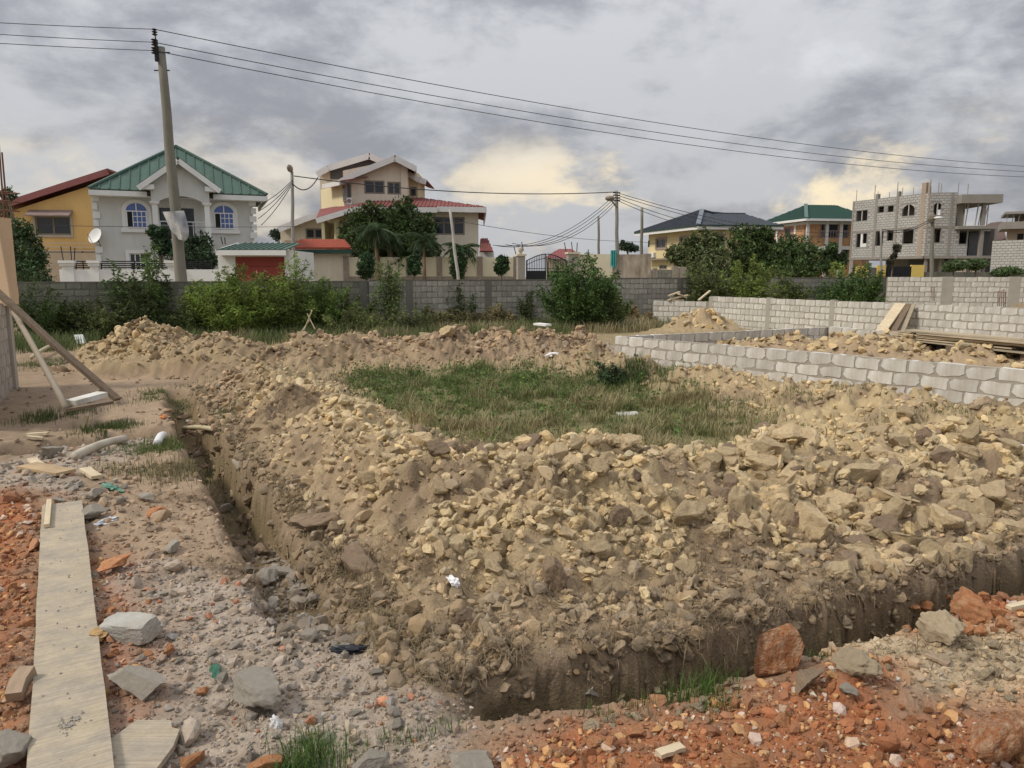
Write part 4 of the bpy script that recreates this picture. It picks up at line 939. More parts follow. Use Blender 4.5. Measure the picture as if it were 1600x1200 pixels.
# upper block
FU = facpx(541, 51.5, 641, 52.3); hu = [FU.rect(569, 282, 601, 303), FU.rect(605, 284, 626, 304)]
zu = FU.at(590, 268)[1]; body(FU, t, m_cream, zu, 6, hu, z0=3.6)
for q in hu: window(FU, t, None, 2, 1, m_frame, sz=q, bar=.10)
mb = MB(); gl, gr, ga = FU.at(541, 276), FU.at(641, 258), FU.at(617, 250)
FU.poly(mb, [(0, zu + .001), (FU.len, zu + .001), (FU.len, gr[1]), (ga[0], ga[1])], -.2, 0); part('gable_wall', mb, m_cream, t)
mb = MB(); a, b, z0, z1 = FU.rect(627, 255, 636, 325); FU.box(mb, a, b, 3.6, z1, .003, .12); part('pilaster', mb, m_cream, t)
o = .7; g = [FU.p(FU.at(531, 281, o)[0], FU.at(531, 280, o)[1], o), FU.p(FU.at(552, 270, o)[0], FU.at(552, 269, o)[1], o), FU.p(FU.at(617, 243, o)[0], FU.at(617, 242.5, o)[1], o), FU.p(FU.at(650, 260, o)[0], FU.at(650, 259.5, o)[1], o)]
fline(t, g, .38); bk2 = FU.p(0, 0, -6.8) - FU.p(0, 0, 0)
for p, q in zip(g[:-1], g[1:]): slab(t, [p, q, q + bk2, p + bk2], .08, m_tile, 'gable_roof')
fline(t, [g[3], g[3] + bk2], .38); 
# receding left face
FL = facpx(506, 55.5, 541, 51.5); ht = FL.at(520, 289)[1]
hl = FL.rect(537, 290, 540.3, 314); body(FL, t, m_cream2, FL.at(523, 290)[1], 4, [], z0=3.0)
mb = MB(); a, b, z0, z1 = FL.rect(536.5, 289, 540.5, 315); FL.box(mb, a, b, z0, z1, .003, .05); wn = part('side_window', mb, m_frame, t)
mb = MB(); FL.box(mb, a + .1, b - .1, z0 + .1, z1 - .1, .051, .06); part('pane', mb, m_glass, wn)
wn = FU.rect(542.5, 287, 549, 312); mb = MB(); FU.box(mb, wn[0], wn[1], wn[2], wn[3], .003, .05); wno = part('side_window', mb, m_frame, t); mb = MB(); FU.box(mb, wn[0] + .08, wn[1] - .08, wn[2] + .08, wn[3] - .08, .051, .06); part('pane', mb, m_glass, wno)
ac_unit(FU, t, (541.5, 309.5, 550.5, 320), .06)
o = .6; q0, q1 = FL.p(FL.at(504, 290, o)[0], FL.at(504, 288, o)[1], o), FL.p(FL.at(531, 284, o)[0], FL.at(531, 282, o)[1], o); fline(t, [q0, q1], .3); slab(t, [q0, q1, q1 + FL.p(0, .4, -2) - FL.p(0, 0, 0), q0 + FL.p(0, .4, -2) - FL.p(0, 0, 0)], .06, m_tile, 'canopy_roof')
# rear upper mono-pitch
FB = facpx(505, 56, 600, 56); zz = FB.at(510, 285)[1]
mb = MB(); FB.poly(mb, [(0, 3.0), (FB.len, 3.0), (FB.len, FB.at(600, 252)[1]), (FB.at(577, 246)[0], FB.at(577, 246)[1]), (0, FB.at(505, 271)[1])], -4, 0); part('rear_wall', mb, m_cream, t)
mb = MB(); FB.poly(mb, [(FB.at(516, 268)[0], FB.at(516, 280)[1]), (FB.at(600, 268)[0], FB.at(600, 280)[1]), (FB.at(600, 254)[0], FB.at(600, 254)[1]), (FB.at(577, 249)[0], FB.at(577, 247.5)[1]), (FB.at(516, 268)[0], FB.at(516, 267)[1])], .003, .05); part('gable_shade', mb, m_dkgrey, t)  # dark sheet painting the shaded underside below the rear gable fascia
o = .7; g = [FB.p(*FB.at(495, 268, o), o), FB.p(*FB.at(513, 258, o), o), FB.p(*FB.at(577, 239, o), o), FB.p(*FB.at(599, 249, o), o)]
fline(t, g, .42); bk3 = FB.p(0, 0, -5.4) - FB.p(0, 0, 0)
for p, q in zip(g[:-1], g[1:]): slab(t, [p, q, q + bk3, p + bk3], .08, m_tile, 'rear_roof')
# right rear wing of the top floor
FR_ = facpx(640, 54, 656, 54); zz = FR_.at(648, 270)[1]; hw = FR_.rect(640.5, 292, 651, 307); body(FR_, t, m_cream2, zz, 4, [hw], z0=3.6, s0=-.3); window(FR_, t, None, 1, 1, m_frame, sz=hw, bar=.09)
g = [FR_.p(*FR_.at(638, 267, .6), .6), FR_.p(*FR_.at(655, 277, .6), .6), FR_.p(*FR_.at(666, 280, .6), .6)]; fline(t, g, .38)
for p, q in zip(g[:-1], g[1:]): slab(t, [p, q, q + bk3, p + bk3], .08, m_tile, 'wing_roof')
mb = MB(); FR_.poly(mb, [(-.3, zz), (FR_.len, zz), (-.3, FR_.at(640, 269)[1])], -.2, 0); part('gable_wall', mb, m_cream2, t)
# far-left wing
F2 = facpx(441, 53, 506, 53); hw = F2.rect(478, 357, 505, 373); mb = MB(); 
body(F2, t, m_cream, F2.at(470, 356)[1] - .0, 6, [(hw[0], hw[1], hw[2], F2.at(470, 356)[1])] if 0 else [], s1=F2.len)
mb = MB(); F2.poly(mb, [(F2.at(447, 356)[0], F2.at(470, 356)[1]), (F2.len, F2.at(470, 356)[1]), (F2.len, F2.at(505, 336)[1]), (F2.at(447, 355)[0], F2.at(447, 354)[1])], -.2, 0); part('gable_wall', mb, m_cream, t)
mb = MB(); F2.box(mb, hw[0], hw[1], hw[2], hw[3], .003, .06); wn = part('wing_window', mb, m_frame, t)
for k in (0, 1): mb = MB(); F2.box(mb, hw[0] + .1 + k * (hw[1] - hw[0]) / 2, hw[0] + (k + 1) * (hw[1] - hw[0]) / 2 - .06, hw[2] + .1, hw[3] - .1, .061, .07); part('pane', mb, m_glass, wn)
g = [F2.p(*F2.at(435, 354, .7), .7), F2.p(*F2.at(475, 338, .7), .7), F2.p(*F2.at(508, 327, .7), .7)]; fline(t, g, .4)
for p, q in zip(g[:-1], g[1:]): slab(t, [p, q, q + bk3, p + bk3], .08, m_tile, 'wing_roof')
# small lean-to on the right
F3 = facpx(749, 50, 771, 50); a, b, c_, d_ = F3.p(*F3.at(749, 373, -1), -1), F3.p(*F3.at(762, 373, -1), -1), F3.p(*F3.at(771, 393, .6), .6), F3.p(*F3.at(749, 393, .6), .6)
t = thing('lean_to', 'small red-roofed lean-to at the right side of the cream house', 'shed', (*F3.p(0, 0)[:2], 0))
sheets(t, d_, c_, a, b, 8, m_tile, name='roof', join=True, seam=.08); body(F3, t, m_white, F3.at(760, 394)[1], 2.5)
# ---- garage wing with its little tiled roof
F = facpx(445, 44, 546, 44); t = thing('garage', 'cream outbuilding with a small bright red tiled roof beside the green-roofed garage', 'outbuilding', (*F.p(0, 0)[:2], 0))
m_tile2 = mat('bright_tile', (.36, .10, .065), rough=.85, spec=.1, var=.12, scale=3)
body(F, t, m_cream, F.at(500, 392)[1], 4)
a, b, c_, d_ = F.p(*F.at(452, 388, .5), .5), F.p(*F.at(549, 388, .5), .5), F.p(*F.at(538, 375, -1.6), -1.6), F.p(*F.at(443, 375, -1.6), -1.6)
sheets(t, a, b, d_, c_, 26, m_tile2, name='roof', join=True, seam=.09)
mb = MB()
for k in range(1, 5): p, q = a + (d_ - a) * k / 5, b + (c_ - b) * k / 5; mb.bar(p + (0, 0, .03), q + (0, 0, .03), .05, .05)
part('tile_course', mb, m_tile2, t)
mb = MB(); F.box(mb, F.at(452, 390, .5)[0], F.at(549, 390, .5)[0], a[2] - .3, a[2] - .06, .38, .48); part('fascia', mb, m_gdark, t)
m_lampm = mat('lamp_fitting', (.25, .2, .15), rough=.5)
mb = MB(); F.box(mb, F.at(486, 398)[0], F.at(489, 398)[0], F.at(487, 402)[1], F.at(487, 396)[1], .003, .15); part('wall_lamp', mb, m_lampm, t)
# ---- cream compound wall with stone pillars
m_stonep = mat('stone_cladding', (.30, .25, .20), rough=.9, var=.3, scale=7, fine=.1, bscale=30, bump=.02)
m_cwall = mat('cream_wall_paint', (.66, .60, .44), rough=.85, var=.03, scale=.8, streak=.03)
F = facpx(541, 44, 806, 44.8); t = thing('compound_wall', 'long cream compound wall with stone pillars below the cream house', 'wall', (*F.p(0, 0)[:2], 0))
zt, zb = F.at(700, 402)[1], F.at(700, 432)[1]
pl = [541, 590, 639, 686.5, 750, 783, 806]
for i, (x0, x1) in enumerate(zip(pl[:-1], pl[1:])):
    a, b = F.at(x0, 420)[0] + .16, F.at(x1, 420)[0] - .16; mb = MB(); F.box(mb, a, b, zb, zt, -.15, 0); part('panel', mb, m_cwall, t); mb = MB(); F.box(mb, a, b, -.3, zb - .001, -.18, .04); part('stone_base', mb, m_stonep, t)
for x in pl: a = F.at(x, 420)[0]; mb = MB(); F.box(mb, a - .158, a + .158, -.3, zt + .05, -.22, .08); part('pillar', mb, m_stonep, t)
# ---- gate pillars and gate
m_pillar = mat('grey_stucco', (.36, .33, .28), rough=.9, var=.1, scale=3)
F = facpx(809, 44, 905, 45)
def gate_pillar(x0, x1, yt, lab, ball=True):
    a, b, z0, z1 = F.rect(x0, yt, x1, 440, .2); t = thing('gate_pillar', lab, 'pillar', tuple(F.p((a + b) / 2, 0))); mb = MB(); F.box(mb, a, b, -.3, z1, -.2, .2); part('shaft', mb, m_pillar, t)
    mb = MB(); F.box(mb, a - .07, b + .07, z1 + .001, z1 + .12, -.27, .27); part('cap', mb, m_cwall, t)
    if ball: mb = MB(); c = F.p((a + b) / 2, z1 + .36, 0); mb.ball(c, .15, .15, .2, 10); mb.tube([c - (0, 0, .26), c - (0, 0, .12)], [.1, .05], 8); part('finial', mb, m_beige, t, smooth=True)
gate_pillar(809.5, 820.5, 400, 'grey gate pillar with an urn finial, left of the black gate')
gate_pillar(888, 904, 397, 'grey gate pillar with a flat cap, right of the black gate', False)
t = thing('gate', 'arched black iron double gate between two grey pillars', 'gate', tuple(F.p(0, 0)))
a, b = F.at(822, 420)[0], F.at(886, 420)[0]; m_ = (a + b) / 2; zb0, zs_, zt_ = -.1, F.at(850, 408)[1], F.at(850, 397)[1]; zm = F.at(850, 423)[1]
for sgn, (p, q) in enumerate(((a, m_ - .02), (m_ + .02, b))):
    mb = MB(); F.box(mb, p, q, zb0, zm, -.03, 0); F.box(mb, p, p + .06, zm, zs_, -.03, .01); F.box(mb, q - .06, q, zm, zt_ if sgn == 0 else zs_, -.03, .01)
    n = 12
    for k in range(1, n):
        x = p + (q - p) * k / n; u = (x - a) / (b - a); top = zs_ + (zt_ - zs_) * math.sin(math.pi * u); F.box(mb, x - .014, x + .014, zm, top, -.02, .0)
    pts = [F.p(p + (q - p) * k / 8, zs_ + (zt_ - zs_) * math.sin(math.pi * ((p + (q - p) * k / 8) - a) / (b - a)), -.01) for k in range(9)]; mb.tube(pts, .03, 5)
    mb.tube([r_ - (0, 0, .25) for r_ in pts], .02, 5); F.box(mb, p, q, zm + .1, zm + .14, -.025, .005); part('leaf', mb, m_black, t)
F = facpx(905, 45, 957, 45); t = thing('compound_wall', 'plain cream wall right of the black gate, partly behind the big bush', 'wall', (*F.p(0, 0)[:2], 0)); mb = MB(); F.box(mb, 0, F.len, -.3, F.at(930, 397)[1], -.15, 0); part('wall', mb, m_cwall, t)
F = facpx(856, 90, 908, 90); t = thing('house', 'distant house with a dusky red hipped roof behind the black gate', 'house', (*F.p(0, 0)[:2], 0)); body(F, t, m_beige, F.at(880, 404)[1], 4, z0=-.3)
a, b = F.p(-.3, F.at(880, 403)[1], .4), F.p(F.len + .3, F.at(880, 403)[1], .4); c_, d_ = F.p(*F.at(873, 389, -2), -2), F.p(*F.at(893, 389, -2), -2); m_dr = mat('dusky_roof', (.24, .075, .075), rough=.7)
sheets(t, a, b, c_, d_, 12, m_dr, name='roof', join=True); sheets(t, F.p(-.3, a[2], -4.4), a, c_, c_, 5, m_dr, name='roof', join=True); sheets(t, b, F.p(F.len + .3, a[2], -4.4), d_, d_, 5, m_dr, name='roof', join=True)
# ---- stained wall with a teal sheet, low broken block wall
m_stain = mat('stained_plaster', (.42, .365, .29), rough=.95, var=.10, scale=1.5, streak=.18, dirt=(.16, .11, .08), dirt_amt=.8, dirt_scale=2.2)
F = facpx(957, 42, 1016, 42); t = thing('compound_wall', 'stained cement wall with dark flaked patches beside the lamp pole', 'wall', (*F.p(0, 0)[:2], 0))
mb = MB(); F.box(mb, F.at(966, 410)[0], F.len, -.3, F.at(990, 397.5)[1], -.15, 0); part('wall', mb, m_stain, t)
for x0, x1 in ((957, 966), (1005, 1017)): a, b, z0, z1 = F.rect(x0, 397, x1, 440, .05); mb = MB(); F.box(mb, a, b, -.3, z1 + .03, -.2, .06); part('pillar', mb, m_stain, t)
t = thing('cloth_sheet', 'teal sheet hung over the end of the stained wall', 'cloth', tuple(F.p(.1, 1.9, .1)))
mb = MB(); a, b, z0, z1 = F.rect(954, 391, 963.5, 418, .15); n = 6
for k in range(n):
    x0, x1 = a + (b - a) * k / n, a + (b - a) * (k + 1) / n; d0, d1 = .12 + .05 * (k % 2), .12 + .05 * ((k + 1) % 2); zz = .1 * math.sin(k * 1.7)
    mb.hexa([F.p(x0, z0 + zz, d0), F.p(x1, z0 + zz, d1), F.p(x1, z0 + zz, d1 - .02), F.p(x0, z0 + zz, d0 - .02), F.p(x0, z1, d0), F.p(x1, z1, d1), F.p(x1, z1, d1 - .02), F.p(x0, z1, d0 - .02)])
part('sheet', mb, mat('teal_cloth', (.05, .26, .25), rough=.8, var=.15), t)
F = facpx(1017, 43, 1074, 44); t = thing('compound_wall', 'low uneven block wall between the stained wall and the yellow house', 'wall', (*F.p(0, 0)[:2], 0))
block_wall(t, F.a, F.b, F.at(1040, 421)[1], 8, 'ow', m_ob2, m_om2, seed=31)
for x0, x1, yy in ((1020, 1027, 419), (1050, 1060, 416), (1062, 1073, 417)): a, b, z0, z1 = F.rect(x0, yy, x1, 440, .08); mb = MB(); F.box(mb, a, b, 0, z1, -.12, .09); part('pillar', mb, m_stain, t)

# ---- yellow house under the slate roof
m_yc = mat('pale_yellow_render', (.70, .59, .34), rough=.88, var=.04, scale=.5, streak=.03, dirt=(.42, .34, .19), dirt_amt=.3, dirt_scale=.4)
m_sroof = mat('slate_roof', (.07, .08, .095), rough=.7, spec=.15, var=.1, scale=1.2)
m_cap = mat('slate_cap', (.15, .17, .20), rough=.5)
F1, F2 = facpx(1012, 79, 1095, 69), facpx(1095, 69, 1203, 69.6); t = thing('house', 'pale yellow two-storey house under a slate grey hipped roof', 'house', (*F1.p(0, 0)[:2], 0))
h1 = [F1.rect(1025.5, 373, 1041, 388), F1.rect(1063, 370, 1078.5, 384.5), F1.rect(1030, 414, 1042, 421)]; h2 = [F2.rect(1117, 366, 1131, 381), F2.rect(1168, 366, 1180, 381), F2.rect(1110, 405, 1122, 420)]
zt = F2.at(1150, 356)[1]
body(F1, t, m_yc, zt, 6, h1); body(F2, t, m_yc, zt, 8, h2)
for q in h1: window(F1, t, None, 2, 1, m_white if 0 else m_frame, sz=q, bar=.12)
for q in h2: window(F2, t, None, 2, 1, m_frame, sz=q, bar=.12)
m_lil = mat('window_trim', (.38, .30, .28), rough=.8)
for FF, hs in ((F1, h1[:2]), (F2, h2[:2])):
    for q in hs:
        mb = MB()
        for a in ((q[0] - .12, q[0] - .002, q[2] - .12, q[3] + .12), (q[1] + .002, q[1] + .12, q[2] - .12, q[3] + .12), (q[0], q[1], q[3] + .002, q[3] + .12), (q[0], q[1], q[2] - .12, q[2] - .002)): FF.box(mb, *a, .003, .08)
        part('window_surround', mb, m_lil, t)
ac_unit(F1, t, (1017, 395, 1025, 402))
q = F1.rect(1018, 404, 1055, 406.5); mb = MB(); F1.box(mb, *q, .003, .7); part('ledge', mb, m_frame, t)
q = F2.rect(1133, 399, 1165, 401); mb = MB(); F2.box(mb, *q, .003, .8); part('ledge', mb, m_frame, t)
mb = MB(); F1.box(mb, F1.at(1013, 380)[0], F1.at(1015, 380)[0], F1.at(1013, 386)[1], F1.at(1013, 376)[1], .003, .03); part('slit_window', mb, m_dark, t)
ze = F2.at(1150, 354)[1]; k0 = F1.p(-1.2, ze, 1.0); kc = F1.p(F1.len, ze, 0) + (F1.p(0, 0, 1.1) - F1.p(0, 0, 0)) * .7 + (F2.p(0, 0, 1.1) - F2.p(0, 0, 0)) * .7; k2 = F2.p(F2.len + .6, ze, 1.0)
back = F2.p(F2.len + .6, ze, -11); bl = F1.p(-1.2, ze, -9)
ap = W(1097, 329, 74.5); ap2 = W(1164, 335, 75)
ap[2] = W(1097, 329, 74.5)[2]; low = W(1117, 334.5, 74.8)
mb = MB()
sheets(t, k0, kc, ap, ap, 30, m_sroof, name='roof', join=True, seam=.12); sheets(t, kc, k2, low, ap2, 36, m_sroof, name='roof', join=True, seam=.12)
slab(t, [kc, low, ap], .05, m_sroof, 'roof'); slab(t, [k2, back, ap2], .05, m_sroof, 'roof'); slab(t, [bl, k0, ap], .05, m_sroof, 'roof'); slab(t, [back, bl, ap, ap2], .05, m_sroof, 'roof')
mb = MB(); mb.bar(kc + (0, 0, .08), ap + (0, 0, .08), .42, .12); part('ridge_cap', mb, m_cap, t)
mb = MB(); mb.bar(ap + (0, 0, .08), low + (0, 0, .08), .3, .12); mb.bar(low + (0, 0, .08), ap2 + (0, 0, .08), .3, .12); mb.bar(ap + (0, 0, .08), k0 + (0, 0, .08), .3, .12); part('ridge_cap', mb, m_sroof, t)
fline(t, [k0, kc], .32, m=m_white); fline(t, [kc, k2], .32, m=m_white)
mb = MB(); mb.bar(k0 + (0, 0, .02), kc + (0, 0, .02), .25, .14); mb.bar(kc + (0, 0, .02), k2 + (0, 0, .02), .25, .14); part('gutter', mb, m_gdark, t)
mb = MB(); F2.box(mb, F2.at(1099, 370)[0], F2.at(1101, 370)[0], 1, ze - .3, .003, .12); F2.box(mb, F2.at(1100, 360)[0], F2.at(1107, 360)[0], ze - .5, ze - .35, .003, .12); part('downpipe', mb, m_white, t)

# ---- brick house under the dark green hip roof
m_sal = mat('salmon_render', (.42, .22, .16), rough=.9, var=.08); m_brk = mat('blotched_brick', (.47, .27, .14), rough=.9, var=.35, scale=3.2, fine=.12, bscale=12)
m_dg = mat('dark_green_roof', (.03, .07, .056), rough=.75, spec=.12, var=.08, scale=.8)
F1, F2 = facpx(1196, 92, 1259, 84), facpx(1259, 84, 1345, 85); t = thing('house', 'salmon and brick house with white frame and a dark green hipped roof', 'house', (*F1.p(0, 0)[:2], 0))
zt = F2.at(1290, 344)[1]; zf = F2.at(1290, 385)[1]
h2 = [F2.rect(1281, 349, 1289, 372), F2.rect(1293.5, 349, 1310, 372), F2.rect(1316, 349, 1326, 372), F2.rect(1281, 386, 1289, 410), F2.rect(1293.5, 386, 1310, 410), F2.rect(1316, 386, 1326, 410)]
h1 = [F1.rect(1226, 356, 1235, 372), F1.rect(1203, 358, 1208, 371)]
body(F1, t, m_sal, zt, 8, h1); body(F2, t, m_brk, zt, 9, h2)
for q in h2: window(F2, t, None, 1, 1, m_frame, sz=q, bar=.1, d=-.12)
for q in h1: window(F1, t, None, 1, 1, m_frame, sz=q, bar=.1, d=-.12)
for FF, xs in ((F1, (1215, 1243)), (F2, (1261, 1291, 1313, 1332))):
    for x in xs: a = FF.at(x, 370)[0]; mb = MB(); FF.box(mb, a - .17, a + .17, -.3, zt, .003, .15); part('column', mb, m_white, t)
for FF in (F1, F2):
    for z, h in ((zt - .45, .3), (zf - .35, .4)): mb = MB(); FF.box(mb, 0, FF.len, z, z + h, .004, .12); part('band', mb, m_white, t)
for q in h2[:3]: mb = MB(); F2.box(mb, q[0], q[1], q[2] + .75, q[2] + .82, .05, .1); [F2.box(mb, q[0] + (q[1] - q[0]) * k / 4, q[0] + (q[1] - q[0]) * k / 4 + .04, q[2], q[2] + .75, .05, .09) for k in range(5)]; part('balcony_rail', mb, m_lil, t)
mb = MB(); q = F1.rect(1243, 350, 1257, 378); F1.box(mb, q[0], q[1], q[2], q[3], .003, .05); part('brick_panel', mb, m_brk, t)
k0, k2 = F1.p(-.8, zt + .1, 1), F2.p(F2.len + 1, zt + .1, 1); kc = F1.p(F1.len, zt + .1, .8) + F2.p(0, 0, .8) - F2.p(0, 0, 0)
ap, ap2 = W(1259, 320, 90), W(1306, 321, 90.5); ap2[2] = ap[2]
sheets(t, k0, kc, ap, ap, 20, m_dg, name='roof', join=True); sheets(t, kc, k2, ap, ap2, 28, m_dg, name='roof', join=True); slab(t, [k2, F2.p(F2.len + 1, zt + .1, -11), ap2], .05, m_dg, 'roof')
mb = MB(); mb.bar(kc + (0, 0, .08), ap + (0, 0, .08), .4, .12); part('ridge_cap', mb, mat('green_cap', (.10, .16, .14)), t); fline(t, [k0, kc], .25, m=m_white); fline(t, [kc, k2], .25, m=m_white)

# ---- unfinished three-storey block building
m_ub = mat('bare_block', (.42, .405, .375), rough=.95, var=.12, scale=1.2, fine=.08, bscale=8); m_um = mat('bare_mortar', (.27, .255, .235), rough=.95, var=.1, scale=1.5)
m_uc = mat('raw_concrete', (.27, .245, .215), rough=.95, var=.1, scale=1, streak=.08); m_uo = mat('ochre_concrete', (.37, .29, .22), rough=.95, var=.12, scale=1)
UL, UR = facpx(1328, 77.5, 1442, 69.5), facpx(1442, 69.5, 1485, 69.2); UB = facpx(1485, 69.2, 1546, 68.9)
t = thing('unfinished_building', 'bare block three-storey building shell with rebar sticking out of its roof', 'building', (*UL.p(0, 0)[:2], 0))
def zpx(F, x, y, d=0): return F.at(x, y, d)[1]
z1, z2, z3 = zpx(UR, 1460, 400), zpx(UR, 1460, 353), zpx(UR, 1460, 301)
hL = [UL.rect(*q) for q in ((1338, 329, 1355, 345), (1372, 322.5, 1381, 332), (1387, 321.5, 1396, 331), (1410, 320, 1429, 337), (1338, 365, 1354, 386), (1367, 361, 1380, 384), (1386, 360, 1395.5, 376), (1410.5, 357, 1427, 380.5))]
hR = [UR.rect(*q) for q in ((1459, 317, 1471, 336), (1455, 357, 1470, 379))]; hB = [UB.rect(1499, 360, 1511, 381)]
def shell(F, hs, za, zb, s0=0, s1=None, mortar=True):
    s1 = F.len if s1 is None else s1; mb = MB(); holes(mb, F, s0, s1, za, zb, hs, -.16, 0); part('wall', mb, m_um, t)
    bl = MB(); r_ = random.Random(9); row = 0; z = za
    while z + .2 < zb:
        s = s0 + (-.22 if row % 2 else 0)
        while s < s1:
            a, b = max(s, s0) + .02, min(s + .44, s1) - .02
            if b - a > .08 and not any(h[0] < b and h[1] > a and h[2] < z + .2 and h[3] > z + .02 for h in hs):
                j = lambda: r_.uniform(-.015, .015); d1 = .018
                P = [(a + j(), z + .025 + j() * .6), (b + j(), z + .025 + j() * .6), (b + j(), z + .205 + j() * .6), (a + j(), z + .205 + j() * .6)]
                bl.prism([F.p(q, w, .001) for q, w in P], F.p(0, 0, d1) - F.p(0, 0, 0))
            s += .45
        z += .225; row += 1
    part('blockwork', bl, m_ub, t, kind='stuff')
shell(UL, hL, z1 + .0, z3); shell(UR, hR, z1, z3); shell(UB, hB, z1, z2 - .35, 0, UB.at(1512, 380)[0]); shell(UB, [], z2, z3 - .5, 0, UB.at(1498, 330)[0] * .3)
mb = MB(); UL.box(mb, 0, .16, z1, z3, -9, -.161); UL.box(mb, 0, UL.len, z1, z2, -9.2, -9); UB.box(mb, 0, 3.0, z1, z2 - .3, -9, -8.8); part('wall', mb, m_um, t)
for F, s1 in ((UL, UL.len + .02), (UR, UR.len)):
    for z, h in ((z1 - .22, .22), (z2 - .18, .2)): mb = MB(); F.box(mb, -.02, s1, z, z + h, -.3, .035 if z > z1 else .25); part('ring_beam', mb, m_uc, t)
for F, x, w_, m in ((UL, 1329, .2, m_uc), (UL, 1367, .32, m_uc), (UL, 1399.5, .28, m_uc), (UL, 1439, .45, m_uo), (UR, 1444.5, .45, m_uo), (UR, 1484, .25, m_uc)):
    a = F.at(x, 360)[0]; mb = MB(); top = z3 + (.45 if m is m_uc else .95); F.box(mb, max(0, a - w_ / 2), min(F.len, a + w_ / 2), z1, top if x not in (1484, 1329) else z3, -.25, .04); part('column', mb, m, t)
# floor and roof slabs of the balcony side, columns, props
sb = UB.len
for z, h, o_ in ((z1, .25, .9), (z2 - .05, .28, .7), (z3 - .28, .75, .9)):
    mb = MB(); UB.box(mb, .002, sb + (0 if z < z3 - 1 else .1), z - h, z, -6, o_); part('floor_slab', mb, m_uc, t)
for z, h in ((z1, .25), (z2 - .05, .22), (z3 - .3, .3)): mb = MB(); UL.box(mb, .17, UL.len - .3, z - h, z, -8.9, -.31); part('floor_slab', mb, m_uc, t)
mb = MB(); UR.box(mb, 0, UR.len, z1 - .24, z1 - .225, -6, .9); part('floor_slab', mb, m_uc, t)
for x in (1530,): a = UB.at(x, 370)[0]; mb = MB(); UB.box(mb, a - .15, a + .15, -.3, z1 - .251, .2, .5); UB.box(mb, a - .15, a + .15, z1 + .001, z2 - .34, .2, .5); UB.box(mb, a - .15, a + .15, z2, z3 - 1.04, .2, .5); part('column', mb, m_uc, t)
mb = MB(); UB.box(mb, UB.at(1513, 370, -5)[0], UB.at(1513, 370, -5)[0] + 2.2, z1, z2 - .34, -5, -4.8); part('wall', mb, m_dkgrey, t)
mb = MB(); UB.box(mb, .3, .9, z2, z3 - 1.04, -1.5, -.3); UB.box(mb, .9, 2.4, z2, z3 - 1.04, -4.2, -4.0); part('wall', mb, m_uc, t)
r_ = random.Random(4)
for x in (1488, 1497, 1503, 1508, 1514, 1519, 1523, 1527, 1536, 1541):
    a = UB.at(x, 340)[0]; mb = MB(); dd = r_.uniform(-.5, .5); mb.tube([UB.p(a + r_.uniform(-.15, .15), z2, dd), UB.p(a + r_.uniform(-.1, .3), z3 - 1.04, dd + .1)], .04, 5); part('prop', mb, mat('bamboo_prop', (.36, .33, .28), var=.1), t)
for F, x, y, w_ in ((UL, 1328, 298, .04), (UL, 1366, 289, .05), (UL, 1371, 299, .04), (UL, 1389, 300, .04), (UL, 1401, 285, .05), (UL, 1409, 293, .04), (UL, 1426, 293, .04), (UR, 1443, 280, .05), (UR, 1455, 292, .04), (UR, 1467, 285, .05), (UR, 1471, 286, .05), (UB, 1486, 291, .04), (UB, 1491, 286, .05), (UB, 1513, 287, .05)):
    a = F.at(x, 300)[0]; a = min(max(a, .1), F.len - .1); mb = MB(); mb.tube([F.p(a, z3 - .3, -.1), F.p(a, zpx(F, x, y), -.1)], w_ * .8, 4); part('rebar', mb, m_um, t)
for q in hL[:1] + hL[3:4] + hR[:1]:
    F = UL if q is not hR[0] else UR; mb = MB(); m0 = (q[0] + q[1]) / 2; F.box(mb, m0 - .04, m0 + .04, q[2], q[3], -.1, -.02); part('mullion', mb, mat('pale_timber', (.5, .47, .42)), t)
for q in (hL[3], hR[0]):                       # arched heads
    F = UL if q is hL[3] else UR; w_ = (q[1] - q[0]); 
    for sg in (0, 1):
        P = [(q[0] + w_ * sg, q[3] + .001), (q[0] + w_ * (sg + (.35 if sg == 0 else -.35)), q[3] + .001), (q[0] + w_ * (sg + (.12 if sg == 0 else -.12)), q[3] - w_ * .12), (q[0] + w_ * sg, q[3] - w_ * .28)]
        mb = MB(); F.poly(mb, P, -.15, .0); part('arch_corner', mb, m_ub, t)
mb = MB(); q = hL[4]; UL.box(mb, q[0] + .5, q[0] + .75, q[2], q[3], -.14, -.04); UL.box(mb, q[0] + .75, q[1], q[2], q[2] + .35, -.14, -.04); part('blocking', mb, m_white, t)
for q in hL[5:] + hR[1:] + hL[4:5] + hB + hL[3:4]:          # rooms behind the openings
    F = UR if q in hR else (UB if q in hB else UL); mb = MB(); F.box(mb, q[0] - .3, q[1] + .3, q[2] - .1, q[3] + .2, -2.6, -2.45); part('inner_wall', mb, m_uc, t)
mb = MB(); UL.box(mb, 2.0, UL.len - .4, -.2, z1 - .26, -3, -2.8); part('ground_floor_back', mb, m_um, t)
mb = MB(); UB.box(mb, -2.4, UB.len - 1.5, -.2, z1 - .26, -3.5, -3.3); part('ground_floor_back', mb, m_dkgrey, t)  # dark sheet painted for the shaded void of the open ground floor
for k in range(5): a = UR.at(1447, 410)[0] + k * 1.25; mb = MB(); UR.box(mb, a - .12, a + .12, -.2, z1 - .26, -.2, .04); part('column', mb, m_uc, t)
